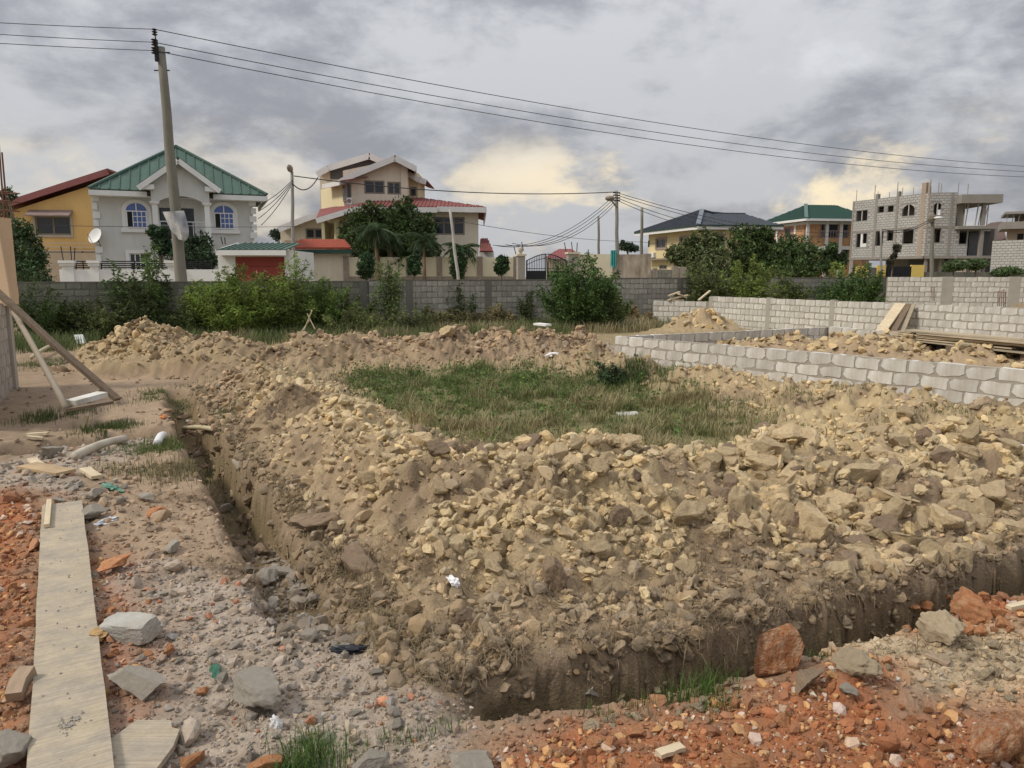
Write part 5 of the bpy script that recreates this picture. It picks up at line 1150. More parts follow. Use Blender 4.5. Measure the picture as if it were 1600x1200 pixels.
# compound wall in front of it: yellow panels and a dark gate
m_yp = mat('yellow_panel', (.68, .50, .14), rough=.8, var=.06)
F = facpx(1337, 56, 1600, 56); t = thing('compound_wall', 'low dark wall with yellow panels in front of the bare block building', 'wall', (*F.p(0, 0)[:2], 0))
for x0, x1, yt in ((1338, 1357, 415.5), (1370, 1383.5, 414.5), (1424, 1443.5, 414)): a, b, z0, zz = F.rect(x0, yt, x1, 427); mb = MB(); F.box(mb, a, b, -.3, zz, -.2, .06); part('panel', mb, m_yp, t)
a, b = F.at(1384, 420)[0], F.at(1423.5, 420)[0]; mb = MB(); F.box(mb, a, b, -.2, F.at(1400, 416.5)[1], -.1, -.02); [F.box(mb, a + (b - a) * k / 10, a + (b - a) * k / 10 + .05, -.2, F.at(1400, 415.5)[1], -.019, .02) for k in range(11)]; part('gate', mb, m_black, t)
mb = MB(); F.box(mb, F.at(1358, 420)[0], F.at(1369, 420)[0], -.3, F.at(1360, 418)[1], -.15, 0); part('wall', mb, m_dkgrey, t)
mb = MB(); F.box(mb, F.at(1444, 420)[0], F.len + 4, -.3, F.at(1500, 425)[1], -.15, 0); part('wall', mb, m_om, t)

# ---- far right buildings
F = facpx(1546, 66, 1640, 62); t = thing('unfinished_building', 'low unfinished block building at the right edge behind the boundary wall', 'building', (*F.p(0, 0)[:2], 0))
zt = F.at(1560, 376)[1]; shell_t = t
mb = MB(); F.box(mb, 0, F.len, -.3, zt, -.2, 0); part('wall', mb, m_um, t)
bl = MB(); z = .1; row = 0
while z + .2 < zt:
    s = -.2 * (row % 2)
    while s < F.len: a, b = max(0, s) + .02, min(F.len, s + .44) - .02; (F.box(bl, a, b, z + .03, z + .2, .001, .02) if b - a > .1 else None); s += .45
    z += .225; row += 1
part('blockwork', bl, m_ub, t, kind='stuff')
F = facpx(1557, 84, 1625, 82); t = thing('unfinished_building', 'unfinished upper floor with a propped slab roof at the far right', 'building', (*F.p(0, 0)[:2], 0))
zs0, zs1, zr0 = F.at(1590, 358)[1], F.at(1590, 347)[1], F.at(1590, 335)[1]
mb = MB(); F.box(mb, 0, F.len, zs0, zs1, -6, 1); part('floor_slab', mb, m_uc, t); mb = MB(); F.box(mb, .2, F.len, zr0, zr0 + .25, -6, 1.2); part('roof_slab', mb, m_um, t)
mb = MB(); F.box(mb, .6, F.len, -.3, zs0 - .001, -.2, 0); F.box(mb, 1.4, F.len, zs1, zr0, -3.2, -3); part('wall', mb, m_uo, t)
for k in range(10): a = .4 + k * .55; mb = MB(); mb.tube([F.p(a, zs1, .6), F.p(a + .1, zr0, .6)], .05, 5); part('prop', mb, m_ub, t)
for k in range(3): a = 1.6 + k * 1.3; mb = MB(); F.box(mb, a, a + .55, zs0 - 1.3, zs0 - .5, .003, .04); part('window_opening', mb, m_dark, t)
F = facpx(1498, 92, 1562, 90); t = thing('house', 'brown-roofed house between the two bare buildings at right', 'house', (*F.p(0, 0)[:2], 0))
m_br = mat('brown_roof', (.13, .085, .075), rough=.7, var=.1); zt = F.at(1530, 376)[1]; body(F, t, m_beige, zt, 7, [])
sheets(t, F.p(-.5, zt, .8), F.p(F.len + .3, zt, .8), F.p(*F.at(1548, 348, -4), -4), F.p(*F.at(1566, 346, -4), -4), 24, m_br, name='roof', join=True)
for x in (1541, 1552): a = F.at(x, 388)[0]; mb = MB(); F.box(mb, a - .35, a + .35, 1.4, zt - 1.2, .003, .04); part('window_opening', mb, m_dark, t)
# ================================================================== POLES AND WIRES
m_pole = mat('weathered_pole', (.215, .20, .165), rough=.9, var=.14, scale=1.2, streak=.15, dirt=(.12, .13, .09), dirt_amt=.5)
m_pole2 = mat('grey_pole', (.27, .26, .235), rough=.85, var=.1, scale=2, streak=.1)
m_wire = mat('wire', (.03, .03, .035), rough=.5, var=0)
def pole(label, px0, py0, px1, py1, Y, r0, r1, m=None, zb=-.3):
    top, bot = W(px0, py0, Y), W(px1, py1, Y); d = (top - bot); b = bot - d * ((bot[2] - zb) / d[2])
    t = thing('utility_pole', label, 'pole', (b[0], b[1], 0)); n = 9
    pts = [b + (top - b) * k / n + (np.array((.02 * math.sin(k * 1.9), 0, 0)) if 0 < k < n else 0) for k in range(n + 1)]
    mb = MB(); mb.tube(pts, [r1 + (r0 - r1) * k / n for k in range(n + 1)], 12); part('shaft', mb, m or m_pole, t, smooth=True); return t, top
def sag(a, b, s, n=26): a, b = np.array(a), np.array(b); return [a + (b - a) * k / n - np.array((0, 0, s * 4 * (k / n) * (1 - k / n))) for k in range(n + 1)]
def wire(label, a, b, s, r=.012, grp=None):
    mb = MB(); mb.tube(sag(a, b, s), r, 5); o = part('overhead_wire', mb, m_wire); tag(o, label, 'wire', grp); return o
YP = 30.0
t, top = pole('tall leaning wooden power pole in front of the grey house', 251, 74, 284, 441, YP, .15, .24)
m_ins = mat('insulator', (.05, .035, .035), rough=.4)
br = MB(); b0 = W(245, 96, YP - .2); b1 = W(243.5, 62, YP - .2); br.bar(b0, b1, .12, .1); bk_ = part('bracket', br, m_black, t)
ip = []
for x, y in ((241.5, 50), (240.5, 66), (240.5, 79)):
    c = W(x, y, YP - .25); ip.append(c); mb = MB()
    for k in range(3): q = c + np.array((0, 0, (k - 1) * .09)); mb.tube([q - (0, 0, .03), q, q + (0, 0, .03)], [.06, .11, .06], 10)
    mb.tube([c, b1 if y < 60 else W(244, y + 2, YP - .2)], .025, 5); part('insulator', mb, m_ins, bk_)
for y in (110, 82): mb = MB(); q = W(253, y, YP); mb.tube([q - (.3, 0, 0), q + (.3, 0, 0)], .025, 5); part('bolt', mb, m_black, t)
for k, (yl, yr, sg_) in enumerate(((34, 249, 1.4), (49, 254, 1.3), (63, 260, 1.2))):
    l0 = W(-220, yl - 12 + k, 25); wire(['top', 'middle', 'lowest'][k] + ' long power line left of the tall leaning pole', l0, ip[k] + (0, 0, .1 if k == 0 else 0), .05, .012)
    r1_ = W(1780, yr + 18, 62); wire(['top', 'middle', 'lowest'][k] + ' long power line crossing the sky right of the tall pole', ip[k] + (0, 0, .1 if k == 0 else 0), r1_, 1.2 + .1 * k, .016)
# torn sack hanging on the pole
c0 = [W(x, y, YP - .35) for x, y in ((254, 331), (287, 329), (293, 345), (294, 368), (287, 375), (278, 374), (268, 362), (260, 345))]
t = thing('sack', 'torn white sack hung round the tall leaning pole', 'sack', tuple(W(275, 350, YP - .35))); mb = MB(); n = 9
rows = [((254, 331), (287, 329)), ((258, 340), (290, 338)), ((262, 350), (293, 350)), ((267, 360), (295, 362)), ((275, 368), (294, 370)), ((279, 374), (290, 376))]
V = []
for (a, b) in rows:
    for k in range(n):
        x = a[0] + (b[0] - a[0]) * k / (n - 1); y = a[1] + (b[1] - a[1]) * k / (n - 1); V.append(W(x, y, YP - .36 - .10 * math.sin(k * 1.1 + a[1]) * .5 - .16 * math.sin(math.pi * k / (n - 1))))
Fs = [(i * n + k, i * n + k + 1, (i + 1) * n + k + 1, (i + 1) * n + k) for i in range(len(rows) - 1) for k in range(n - 1)]
mb.add(V, Fs); mb.add([v + np.array((0, .03, 0)) for v in V], [f[::-1] for f in Fs])
m_sack = mat('woven_sack', (.55, .53, .50), rough=.8, var=.12, scale=3, dirt=(.12, .17, .24), dirt_amt=.7, dirt_scale=4)
part('bag_cloth', mb, m_sack, t, smooth=True)

t, topA = pole('slim grey lamp pole between the grey house and the cream house', 456, 268, 459, 440, 40, .08, .11, m_pole2)
mb = MB(); mb.ball(topA + (-.02, -.25, .12), .12, .42, .20, 10); part('lamp_head', mb, m_lampm, t, smooth=True)
t, topT = pole('thin leaning whitish pole in front of the cream house', 703, 327, 716, 437, 37, .065, .085, mat('whitewashed_pole', (.42, .40, .36), rough=.9, var=.2, scale=2, streak=.2))
t, topB = pole('lamp pole with a cobra-head lamp standing behind the stained wall', 963, 298, 965, 440, 47, .10, .13, m_pole2)
j = W(963, 323, 46.9); e = W(955, 312, 46.3); mb = MB(); mb.tube([j, (j + e) / 2 + (-.05, 0, .05), e], .05, 6); part('lamp_arm', mb, m_pole2, t)
mb = MB(); a = W(951, 310.5, 46.2); mb.ball((a + e) / 2 + (0.0, 0, .05), .30, .35, .17, 10); part('lamp_head', mb, m_frame, t, smooth=True)
for y in (301, 305, 309, 313):
    q = W(963.5, y, 46.7); mb = MB(); mb.tube([q - (.22, 0, 0), q + (.22, 0, 0)], .035, 6); part('insulator', mb, m_ins, t)
t, topC = pole('short dark pole left of the cobra-head lamp pole', 935, 338, 936, 440, 62, .09, .12)
t, topD = pole('plain wooden pole in front of the left corner of the pale yellow house', 1003, 325, 1002, 440, 56, .10, .14)
t, topE = pole('dark lamp pole in front of the bare block building', 1457, 343, 1455.5, 437, 50, .11, .15)
e0_, e1_ = W(1459, 344, 49.9), W(1468, 339, 49.4); mb = MB(); mb.tube([e0_, e1_], .04, 6); part('lamp_arm', mb, m_pole2, t); mb = MB(); mb.ball(W(1466, 340.5, 49.4), .26, .3, .09, 10); part('lamp_head', mb, m_white, t, smooth=True)
mb = MB(); q = W(1455, 340, 49.8); mb.ball(q, .26, .22, .35, 8); part('cable_bundle', mb, m_frame, t)
t, topF = pole('thin pale pole behind the yellow wall panels', 1376.5, 358, 1377, 440, 52, .07, .09, m_pole2)
wire('twisted service cable from the slim lamp pole to the cobra-head lamp pole', W(459, 275, 40), W(962, 300, 46.7), .42, .028)
wire('slack cable loop at the slim lamp pole', W(458, 288, 39.9), W(497, 277, 41.5), .45, .03)
for k, (x, y) in enumerate(((402, 321), (404, 330), (403, 342), (408, 352))):
    wire('service wire from the slim lamp pole down to the grey house', W(457, 281 + 2 * k, 39.9), W(x, y, 41.5 - .2), .15, .018, 'service wires to the grey house')
for k, (x, y) in enumerate(((770, 383), (776, 384), (790, 382), (800, 380))):
    wire('service wire fanning down to the left from the cobra-head lamp pole', W(962, 303 + 5 * k, 46.7), W(x, y, 45), 1.0, .018, 'service wires left of the lamp pole')
for k, (x, y) in enumerate(((1340, 362), (1330, 368), (1200, 352), (1180, 357))):
    wire('power wire running right from the cobra-head lamp pole', W(964, 301 + 4 * k, 46.7), W(x, y, 80), .9, .02, 'power wires right of the lamp pole')
wire('single wire crossing in front of the two left houses', W(60, 352, 33), W(470, 354, 38), .05, .012)
wire('thin wire from the leaning whitish pole to the plain wooden pole', W(703, 343, 37), W(1003, 378, 55.9), .25, .014)
wire('thin wire from the plain wooden pole to the pale yellow house', W(1003, 378, 55.9), W(1075, 381, 70.5), .1, .016)
for k in range(2): wire('cable slung along the front of the bare block building', W(1378, 358 + 3 * k, 52), W(1455, 342 + 3 * k, 49.9), .35, .022, 'cables on the dark lamp pole')
# spikes with razor-wire posts above the compound walls
for lab, pts, Y in (('electric-fence spikes above the gate pillars', ((806, 397, 803, 385), (818, 392, 815, 378), (885, 398, 882, 379), (895, 398, 893, 378), (901, 398, 902, 379)), 45), ('electric-fence spikes on the white compound wall', ((99, 407, 95, 385), (112, 407, 110, 385), (116, 407, 117, 387), (348, 382, 345, 370), (352, 382, 351, 371)), 35.2)):
    t = thing('fence_spikes', lab, 'fence spikes', tuple(W(pts[0][0], pts[0][1], Y)))
    for x0, y0, x1, y1 in pts: mb = MB(); mb.tube([W(x0, y0, Y), W(x1, y1, Y)], .025, 4); part('spike', mb, m_black, t)

# ================================================================== PLANTS
def leafmat(n, c, var=.25): return mat(n, c, rough=.6, var=var, scale=1.3, attr=True, spec=.25, trans=.28)
m_leaf = leafmat('leaf', (.1, .1, .05))
m_bark = mat('bark', (.16, .125, .09), rough=.95, var=.2, scale=4, bump=.01, bscale=30)
def quads(P, U, Vv, cols):        # leaf quads with a folded midrib
    n = len(P); nn = np.cross(U, Vv); nn /= (np.linalg.norm(nn, axis=1)[:, None] + 1e-9); ln = np.linalg.norm(Vv, axis=1)[:, None]
    v = np.stack([P - U, P + Vv + nn * ln * .25, P + U, P - Vv + nn * ln * .25], 1).reshape(-1, 3); f = (np.arange(n) * 4)[:, None] + np.array([0, 1, 2, 3])
    return v, f, np.repeat(cols, 4, 0)
def foliage(name, P, size, asp, col, par, seed, droop=0.0, var=.25, dirs=None, mt=None, kind='stuff'):
    r = np.random.default_rng(seed); n = len(P)
    U = r.normal(size=(n, 3)) if dirs is None else dirs + r.normal(0, .35, (n, 3)); U[:, 2] -= droop; U /= np.linalg.norm(U, axis=1)[:, None]
    T = r.normal(size=(n, 3)); T = np.cross(U, T); T /= np.linalg.norm(T, axis=1)[:, None]
    s = size * r.uniform(.6, 1.3, (n, 1))
    cl_ = vnoise(P[:, 0] * 1.3 + P[:, 1] * .7, P[:, 2] * 1.6, seed) + .6 * vnoise(P[:, 0] * 4 - P[:, 1], P[:, 2] * 4 + P[:, 1], seed + 1)
    c = np.array(col) * 1.3 * (1 + .5 * cl_)[:, None] * (1 + r.normal(0, var, (n, 1))) * (1 + r.normal(0, .08, (n, 3))); c = np.clip(c, .008, .5)
    v, f, cc = quads(P, U * s, T * s * asp, c)
    if par is not None: inv = np.linalg.inv(WM[par]); v = v @ inv[:3, :3].T + inv[:3, 3]
    me = npmesh(name, v, f, cc); return link(name, me, mt or m_leaf, par, kind=kind)
def blobpts(blobs, n, seed, shell=.45, clump=.16, nc=60):
    r = np.random.default_rng(seed); B = np.array(blobs, float); w = (B[:, 3] * B[:, 4] + B[:, 3] * B[:, 5]); w /= w.sum()
    k = r.choice(len(B), nc * len(B), p=w); d = r.normal(size=(len(k), 3)); d /= np.linalg.norm(d, axis=1)[:, None]
    cen = B[k, :3] + d * B[k, 3:6] * (r.random((len(k), 1)) ** shell)
    j = r.integers(0, len(k), n); sc = B[k[j], 3:6].mean(1, keepdims=True) * clump
    return cen[j] + r.normal(size=(n, 3)) * sc * np.array((1, 1, .7))
def limbs(t, base, blobs, r0, seed, m=None, lean=0):
    r = np.random.default_rng(seed); mb = MB(); b = np.array(base, float); top = np.mean([q[:3] for q in blobs], 0); top[2] = min(q[2] - q[5] * .5 for q in blobs) + .3
    n = 6; pts = [b + (top - b) * k / n + r.normal(0, .04, 3) * (0 < k) for k in range(n + 1)]
    mb.tube(pts, [r0 * (1.15 - .5 * k / n) for k in range(n + 1)], 8); part('trunk', mb, m or m_bark, t, smooth=True)
    mb = MB()
    for q in blobs:
        s = pts[r.integers(3, n + 1)]; e = np.array(q[:3]) + (0, 0, q[5] * .3); mid = (s + e) / 2 + r.normal(0, .1, 3); mb.tube([s, mid, e], [r0 * .55, r0 * .35, r0 * .12], 6)
        for _ in range(3): e2 = e + r.normal(0, 1, 3) * np.array(q[3:6]) * .5; mb.tube([mid, (mid + e2) / 2 + r.normal(0, .05, 3), e2], [r0 * .3, r0 * .2, r0 * .06], 5)
    part('branches', mb, m or m_bark, t)
def B_(px, py, Y, rx, rz, dy=0, ry=None):         # crown lobe from its place in the view; radii in photo pixels
    c = W(px, py, Y + dy); k = Y / FOC * .98; return (c[0], c[1], c[2], rx * k, (ry or rx) * k, rz * k)
def tree(label, cat, blobs, n, size, asp, col, bpx_, Y, r0, seed, droop=.2, clump=.16, nc=60, name='tree', var=.28, shell=.45):
    base = W(bpx_, 440, Y); base[2] = 0; t = thing(name, label, cat, tuple(base)); rq = np.random.default_rng(seed + 900); k_ = 1.0 if len(blobs) < 4 else 1.12
    blobs = [(b[0], b[1], b[2], b[3] * k_, b[4] * k_, b[5] * k_) for b in blobs]; limbs(t, base, blobs, r0, seed)
    big = [b for b in blobs]
    for b in big:               # ragged outliers round each lobe
        for _ in range(3):
            d = rq.normal(size=3); d /= np.linalg.norm(d); s = rq.uniform(.25, .45); blobs = blobs + [(b[0] + d[0] * b[3] * .95, b[1] + d[1] * b[4] * .95, b[2] + d[2] * b[5] * .95, b[3] * s, b[4] * s, b[5] * s)]
    foliage('crown', blobpts(blobs, n, seed, shell, clump, nc), size, asp, col, t, seed, droop, var); return t
GD, GM, GL, GO = (.05, .075, .022), (.06, .10, .03), (.105, .155, .045), (.12, .13, .055)
# garden trees behind the walls
tree('dark rounded mango tree, the left one in front of the cream house', 'tree', [B_(556, 350, 48, 20, 24), B_(578, 340, 48, 20, 18), B_(572, 372, 47, 28, 22), B_(598, 352, 48, 16, 20), B_(590, 385, 47, 24, 20), B_(566, 402, 45.5, 26, 24), B_(600, 412, 45.5, 20, 18)], 9000, .13, .4, GD, 572, 47.5, .18, 1)
tree('taller dark mango tree rising above the red roof of the cream house', 'tree', [B_(630, 330, 47.5, 20, 17), B_(628, 405, 45.5, 34, 22), B_(662, 392, 46, 22, 20), B_(622, 350, 47, 22, 20), B_(648, 356, 47, 24, 22), B_(665, 360, 47.5, 17, 20), B_(640, 380, 46.5, 30, 18), B_(612, 366, 47, 16, 18)], 11000, .13, .4, (.042, .068, .020), 640, 47, .2, 2)
tree('olive green mango tree in front of the pale yellow house', 'tree', [B_(1062, 398, 52, 18, 14), B_(1082, 392, 52, 17, 20), B_(1110, 380, 52, 18, 18), B_(1120, 396, 52, 14, 22), B_(1098, 412, 51.5, 38, 20), B_(1076, 378, 52, 8, 8), B_(1100, 432, 51, 34, 14)], 8500, .17, .36, (.105, .125, .052), 1095, 51.5, .16, 3)
tree('dense dark tree at the right corner of the pale yellow house', 'tree', [B_(1160, 372, 54, 20, 20), B_(1182, 372, 54, 20, 22), B_(1172, 402, 53.5, 34, 24), B_(1194, 395, 54, 14, 18), B_(1178, 424, 53, 34, 18)], 8000, .15, .4, (.055, .085, .026), 1172, 53.5, .2, 4)
tree('dark spreading tree in front of the salmon brick house', 'tree', [B_(1228, 386, 53, 22, 18), B_(1250, 392, 53, 22, 20), B_(1272, 402, 52.5, 14, 16), B_(1235, 410, 52.5, 36, 20), B_(1214, 400, 53, 16, 20), B_(1250, 426, 52, 40, 14)], 8000, .15, .4, (.058, .09, .028), 1240, 52.5, .2, 5)
tree('thin shrubby tree left of the bare block building', 'tree', [B_(1298, 392, 50, 10, 14), B_(1312, 408, 50, 12, 12), B_(1292, 412, 50, 14, 12)], 2600, .14, .4, (.05, .08, .03), 1302, 50, .08, 6)
tree('leafy tree beside the plywood column box', 'tree', [B_(32, 360, 29, 15, 18), B_(45, 375, 29, 15, 24), B_(38, 405, 28.5, 24, 28), B_(46, 432, 28, 26, 20), B_(60, 402, 29, 12, 18), B_(14, 305, 29.5, 9, 12), B_(8, 330, 29.5, 9, 18)], 6500, .075, .45, (.05, .08, .033), 36, 28.5, .1, 7)
tree('dark shrub with cut-leaf branches in the grey house garden, left of the pole', 'shrub', [B_(248, 365, 37, 13, 12), B_(256, 385, 37, 16, 16), B_(240, 358, 37, 8, 6)], 2600, .12, .28, (.03, .055, .025), 254, 37, .06, 8, name='shrub')
tree('dark garden tree right of the tall pole, before the grey house porch', 'tree', [B_(302, 384, 37.5, 18, 16), B_(318, 380, 37.5, 12, 16), B_(300, 404, 37, 30, 16), B_(326, 402, 37, 12, 14)], 5200, .10, .42, (.036, .06, .028), 305, 37, .09, 9)
tree('dull palm-like shrubbery behind the slim lamp pole', 'shrub', [B_(432, 366, 56, 10, 8), B_(448, 368, 56, 10, 8), B_(468, 370, 56, 8, 6)], 1600, .2, .2, (.045, .07, .045), 445, 56, .1, 10, name='shrub')
tree('small distant tree behind the cobra-head lamp pole', 'tree', [B_(978, 385, 62, 12, 6), B_(990, 388, 62, 8, 5), B_(972, 382, 62, 5, 5)], 900, .2, .3, (.04, .06, .035), 980, 62, .08, 12)
for k, (x, y, rx, rz, lab) in enumerate(((1495, 414, 18, 7, 'low bushes at the foot of the bare block building'), (1528, 412, 14, 7, 'bush under the open balcony side of the bare block building'), (1575, 424, 22, 5, 'flat weedy bush below the rightmost bare building'))):
    tree(lab, 'bush', [B_(x, y, 48, rx, rz), B_(x - rx * .6, y + 3, 48, rx * .6, rz)], 1800, .13, .35, (.075, .11, .045), x, 48, .05, 20 + k, name='bush')
tree('leaning dead shrub leaning on the wall of the bare block building', 'shrub', [B_(1402, 388, 54, 5, 6), B_(1396, 400, 54, 4, 5), B_(1390, 410, 54, 5, 5)], 500, .2, .3, (.05, .045, .03), 1388, 54, .05, 25, name='shrub')
# clipped shrubs along the cream wall
for k, (x, y, rx, rz, lab) in enumerate(((573, 415, 14, 21, 'clipped dark shrub before the cream wall, the leftmost one'), (647, 414, 12, 17, 'clipped dark shrub before the cream wall, below the tall mango tree'), (716, 413, 13, 26, 'creeper-covered shrub around the leaning whitish pole'), (784, 414, 11, 15, 'clipped square shrub before the cream wall, the rightmost one'))):
    Y = 42; base = W(x, 440, Y); base[2] = 0; t = thing('shrub', lab, 'shrub', tuple(base)); bl = [B_(x, y, Y, rx, rz), B_(x - 2, y + rz * .4, Y, rx * .9, rz * .6), B_(x + 2, y - rz * .4, Y, rx * .9, rz * .6)]
    mb = MB(); mb.tube([base, base + (0, 0, bl[0][2] * .8)], [.06, .03], 6); part('stem', mb, m_bark, t); foliage('leaves', blobpts(bl, 3200, 40 + k, .3, .12, 80), .07, .5, (.04, .075, .03), t, 40 + k, .1)
# palms
m_frond = mat('palm_leaf', (.06, .095, .04), rough=.6, var=.2, scale=2, trans=.2)
def frond_mesh(ln, seed):
    r = np.random.default_rng(seed); V = []; F = []; n = 16
    pts = [np.array((ln * u * (1 - .25 * u), 0, ln * (.55 * u - 1.05 * u * u))) for u in np.linspace(0, 1, n + 1)]
    for i in range(1, n + 1):
        p = pts[i]; d = pts[i] - pts[i - 1]; d /= np.linalg.norm(d); l = ln * .30 * math.sin(math.pi * min(1, .12 + .9 * i / n)) + .04
        for s in (-1, 1):
            for q in (0, .5):
                b = p - d * q * ln / n; tip = b + np.array((d[0] * l * .5, s * l * .75, d[2] * l * .5 - l * .55)) + r.normal(0, .03, 3); k = len(V)
                V += [b, (b + tip) / 2 + np.array((0, 0, .05)) + d * .035, tip, (b + tip) / 2 - d * .035]; F.append((k, k + 1, k + 2, k + 3))
    for i in range(n):
        k = len(V); a, b = pts[i], pts[i + 1]; V += [a + (0, .018, 0), a - (0, .018, 0), b - (0, .01, 0), b + (0, .01, 0)]; F.append((k, k + 1, k + 2, k + 3))
    me = bpy.data.meshes.new('frond'); me.from_pydata([tuple(map(float, v)) for v in V], [], F); me.materials.append(m_frond); return me
def palm(label, px, Y, ytop, ln, nf, seed, tr=.13, lean=0):
    r = random.Random(seed); base = W(px, 440, Y); base[2] = 0; top = W(px + lean, ytop, Y); t = thing('palm_tree', label, 'palm tree', tuple(base))
    mb = MB(); mb.tube([base, (base + top) / 2 + (.05, 0, 0), top], [tr * 1.3, tr, tr * .8], 9); part('trunk', mb, mat('palm_trunk', (.20, .13, .085), rough=.95, var=.25, scale=6), t, smooth=True)
    ms = [frond_mesh(ln * q, seed + i) for i, q in enumerate((1, .85, 1.1))]
    for k in range(nf):
        o = bpy.data.objects.new('frond', ms[k % 3]); C.objects.link(o); o.parent = t; o.location = Vector(top - base); o.rotation_euler = (r.uniform(-.2, .2), r.uniform(-.85, .45), 2 * math.pi * k / nf + r.uniform(-.2, .2)); o.scale = (1, 1, 1)
palm('palm with drooping fronds and twin brown trunks between the two mango trees', 588, 44, 362, 1.7, 20, 1, .13)
palm('second palm growing close beside the drooping one, thicker reddish trunk', 609, 44.4, 372, 1.5, 16, 2, .2)
palm('smaller palm right of the tall mango tree', 662, 44, 378, 1.5, 14, 3, .09)
palm('low bushy palm right of the leaning whitish pole', 722, 44.5, 392, 1.5, 16, 4, .1)

# feathery wild bushes along the boundary wall
def wild_bush(label, bx, Y, h, w, ns, nl, col, seed, leaf=.06, asp=.32, dens=1.0, stemr=.012, name='bush', cat='bush', tilt=.5, bare=.15, spread=1.0, group=None, gap=.5):
    r = np.random.default_rng(seed); base = W(bx, 500, Y); base[2] = 0; base[2] = hz(base[0], base[1]) if Y < 45 else 0; t = thing(name, label, cat, tuple(base), group=group)
    mb = MB(); P = []; D = []
    for k in range(ns):
        a = r.uniform(0, 2 * math.pi); rad = (r.random() ** .6) * w; hh = h * r.uniform(.45, 1.0) * (1 - .35 * (rad / w) ** 2); s = base + (math.cos(a) * rad * .35, math.sin(a) * rad * .25, -.05)
        e = base + (math.cos(a) * rad * spread, math.sin(a) * rad * .7 * spread, hh); mid = (s + e) / 2 + (0, 0, hh * .12) + r.normal(0, .05, 3); e = e + r.normal(0, .05, 3)
        mb.tube([s, mid, e], [stemr, stemr * .7, stemr * .3], 4); m = max(4, int(nl / ns)); u = bare + (1 - bare) * r.random(m) ** .75
        p = (1 - u)[:, None] ** 2 * s + (2 * u * (1 - u))[:, None] * mid + (u ** 2)[:, None] * e
        d = r.normal(size=(m, 3)); d[:, 2] = d[:, 2] * .5 + .1; d /= np.linalg.norm(d, axis=1)[:, None]; L_ = r.uniform(.05, .26, (m, 1)) * (h ** .5) * (1.25 - u[:, None] * .8)
        # a pinnate spray: a few leaflets along a side twig
        for q in (.35, .7, 1.0): P.append(p + d * L_ * q + np.array((0, 0, -.04 * q)) + r.normal(0, .015, (m, 3))); D.append(d)
    part('stems', mb, mat('green_stem', (.10, .095, .05), var=.1), t)
    foliage('leaves', np.concatenate(P), leaf, asp, col, t, seed, .25, .24, dirs=np.concatenate(D)); return t
WB = [
 ('dark straggly bush in the left corner against the mossy wall', 62, 24.0, 1.7, 1.3, 34, 2600, (.04, .065, .025), .06),
 ('dark low bush at the foot of the mossy wall, second from the left corner', 112, 24.6, 1.2, .9, 22, 1500, (.045, .065, .028), .06),
 ('tall thin feathery sapling in front of the white compound wall', 196, 25.2, 2.5, .55, 9, 620, (.055, .09, .04), .075),
 ('feathery sapling just left of the tall pole', 246, 25.4, 2.6, .75, 16, 1500, (.06, .10, .035), .07),
 ('big bright green feathery bush right of the tall pole', 368, 25.2, 2.1, 1.5, 90, 8500, (.105, .155, .04), .055),
 ('reddish tipped tall weeds poking out of the big bright bush', 396, 26.2, 2.5, .7, 14, 700, (.13, .10, .06), .05),
 ('bright feathery bush in front of the cream outbuilding', 462, 26.2, 2.5, .7, 34, 3000, (.115, .165, .05), .055),
 ('wide leafy bush against the wall left of the palm trees', 505, 27.0, 1.75, 1.2, 62, 5400, (.085, .135, .04), .055),
 ('low flowering bush at the near foot of the wall', 560, 25.5, .95, 1.15, 46, 3600, (.10, .125, .055), .045),
 ('slim feathery sapling standing before the palm trunks', 612, 27.6, 2.4, .6, 22, 1800, (.09, .13, .06), .055),
 ('small pale bush right of the slim sapling', 650, 26.6, 1.0, .8, 26, 1800, (.09, .11, .06), .045),
 ('dark creeper clump below the leaning whitish pole', 718, 29.8, 1.7, .5, 22, 1800, (.045, .07, .03), .06),
 ('dry thin weeds by the wall post right of the leaning pole', 742, 29.0, .9, .7, 20, 800, (.10, .095, .055), .05),
 ('dark weed stalks in front of the wall left of the big round bush', 826, 30.2, 1.8, .4, 12, 700, (.05, .07, .035), .06),
 ('largest round dark green bush, in front of the black gate', 905, 28.6, 2.5, 1.45, 95, 9500, (.05, .092, .032), .065),
 ('right shoulder of feathery stems beside the largest round bush', 950, 28.2, 1.5, .8, 34, 2600, (.065, .10, .04), .06),
 ('dark bush behind the low end of the pale block wall', 1095, 33.6, 2.3, 1.1, 40, 3400, (.065, .085, .035), .07),
 ('light green leafy bush against the wall below the olive mango tree', 1165, 34.2, 2.5, 1.5, 70, 6500, (.095, .13, .04), .07),
 ('wide dark green bush spilling over the wall right of the wall post', 1335, 35.6, 2.35, 1.7, 66, 6000, (.055, .10, .035), .07),
 ('small bright yellow-green bush before the salmon brick house', 1300, 41.0, 2.4, 1.2, 30, 2200, (.11, .15, .04), .08),
 ('feathery bush on top of the wall left of the wall post', 1205, 36.4, 2.3, 1.3, 40, 3200, (.075, .105, .04), .07),
]
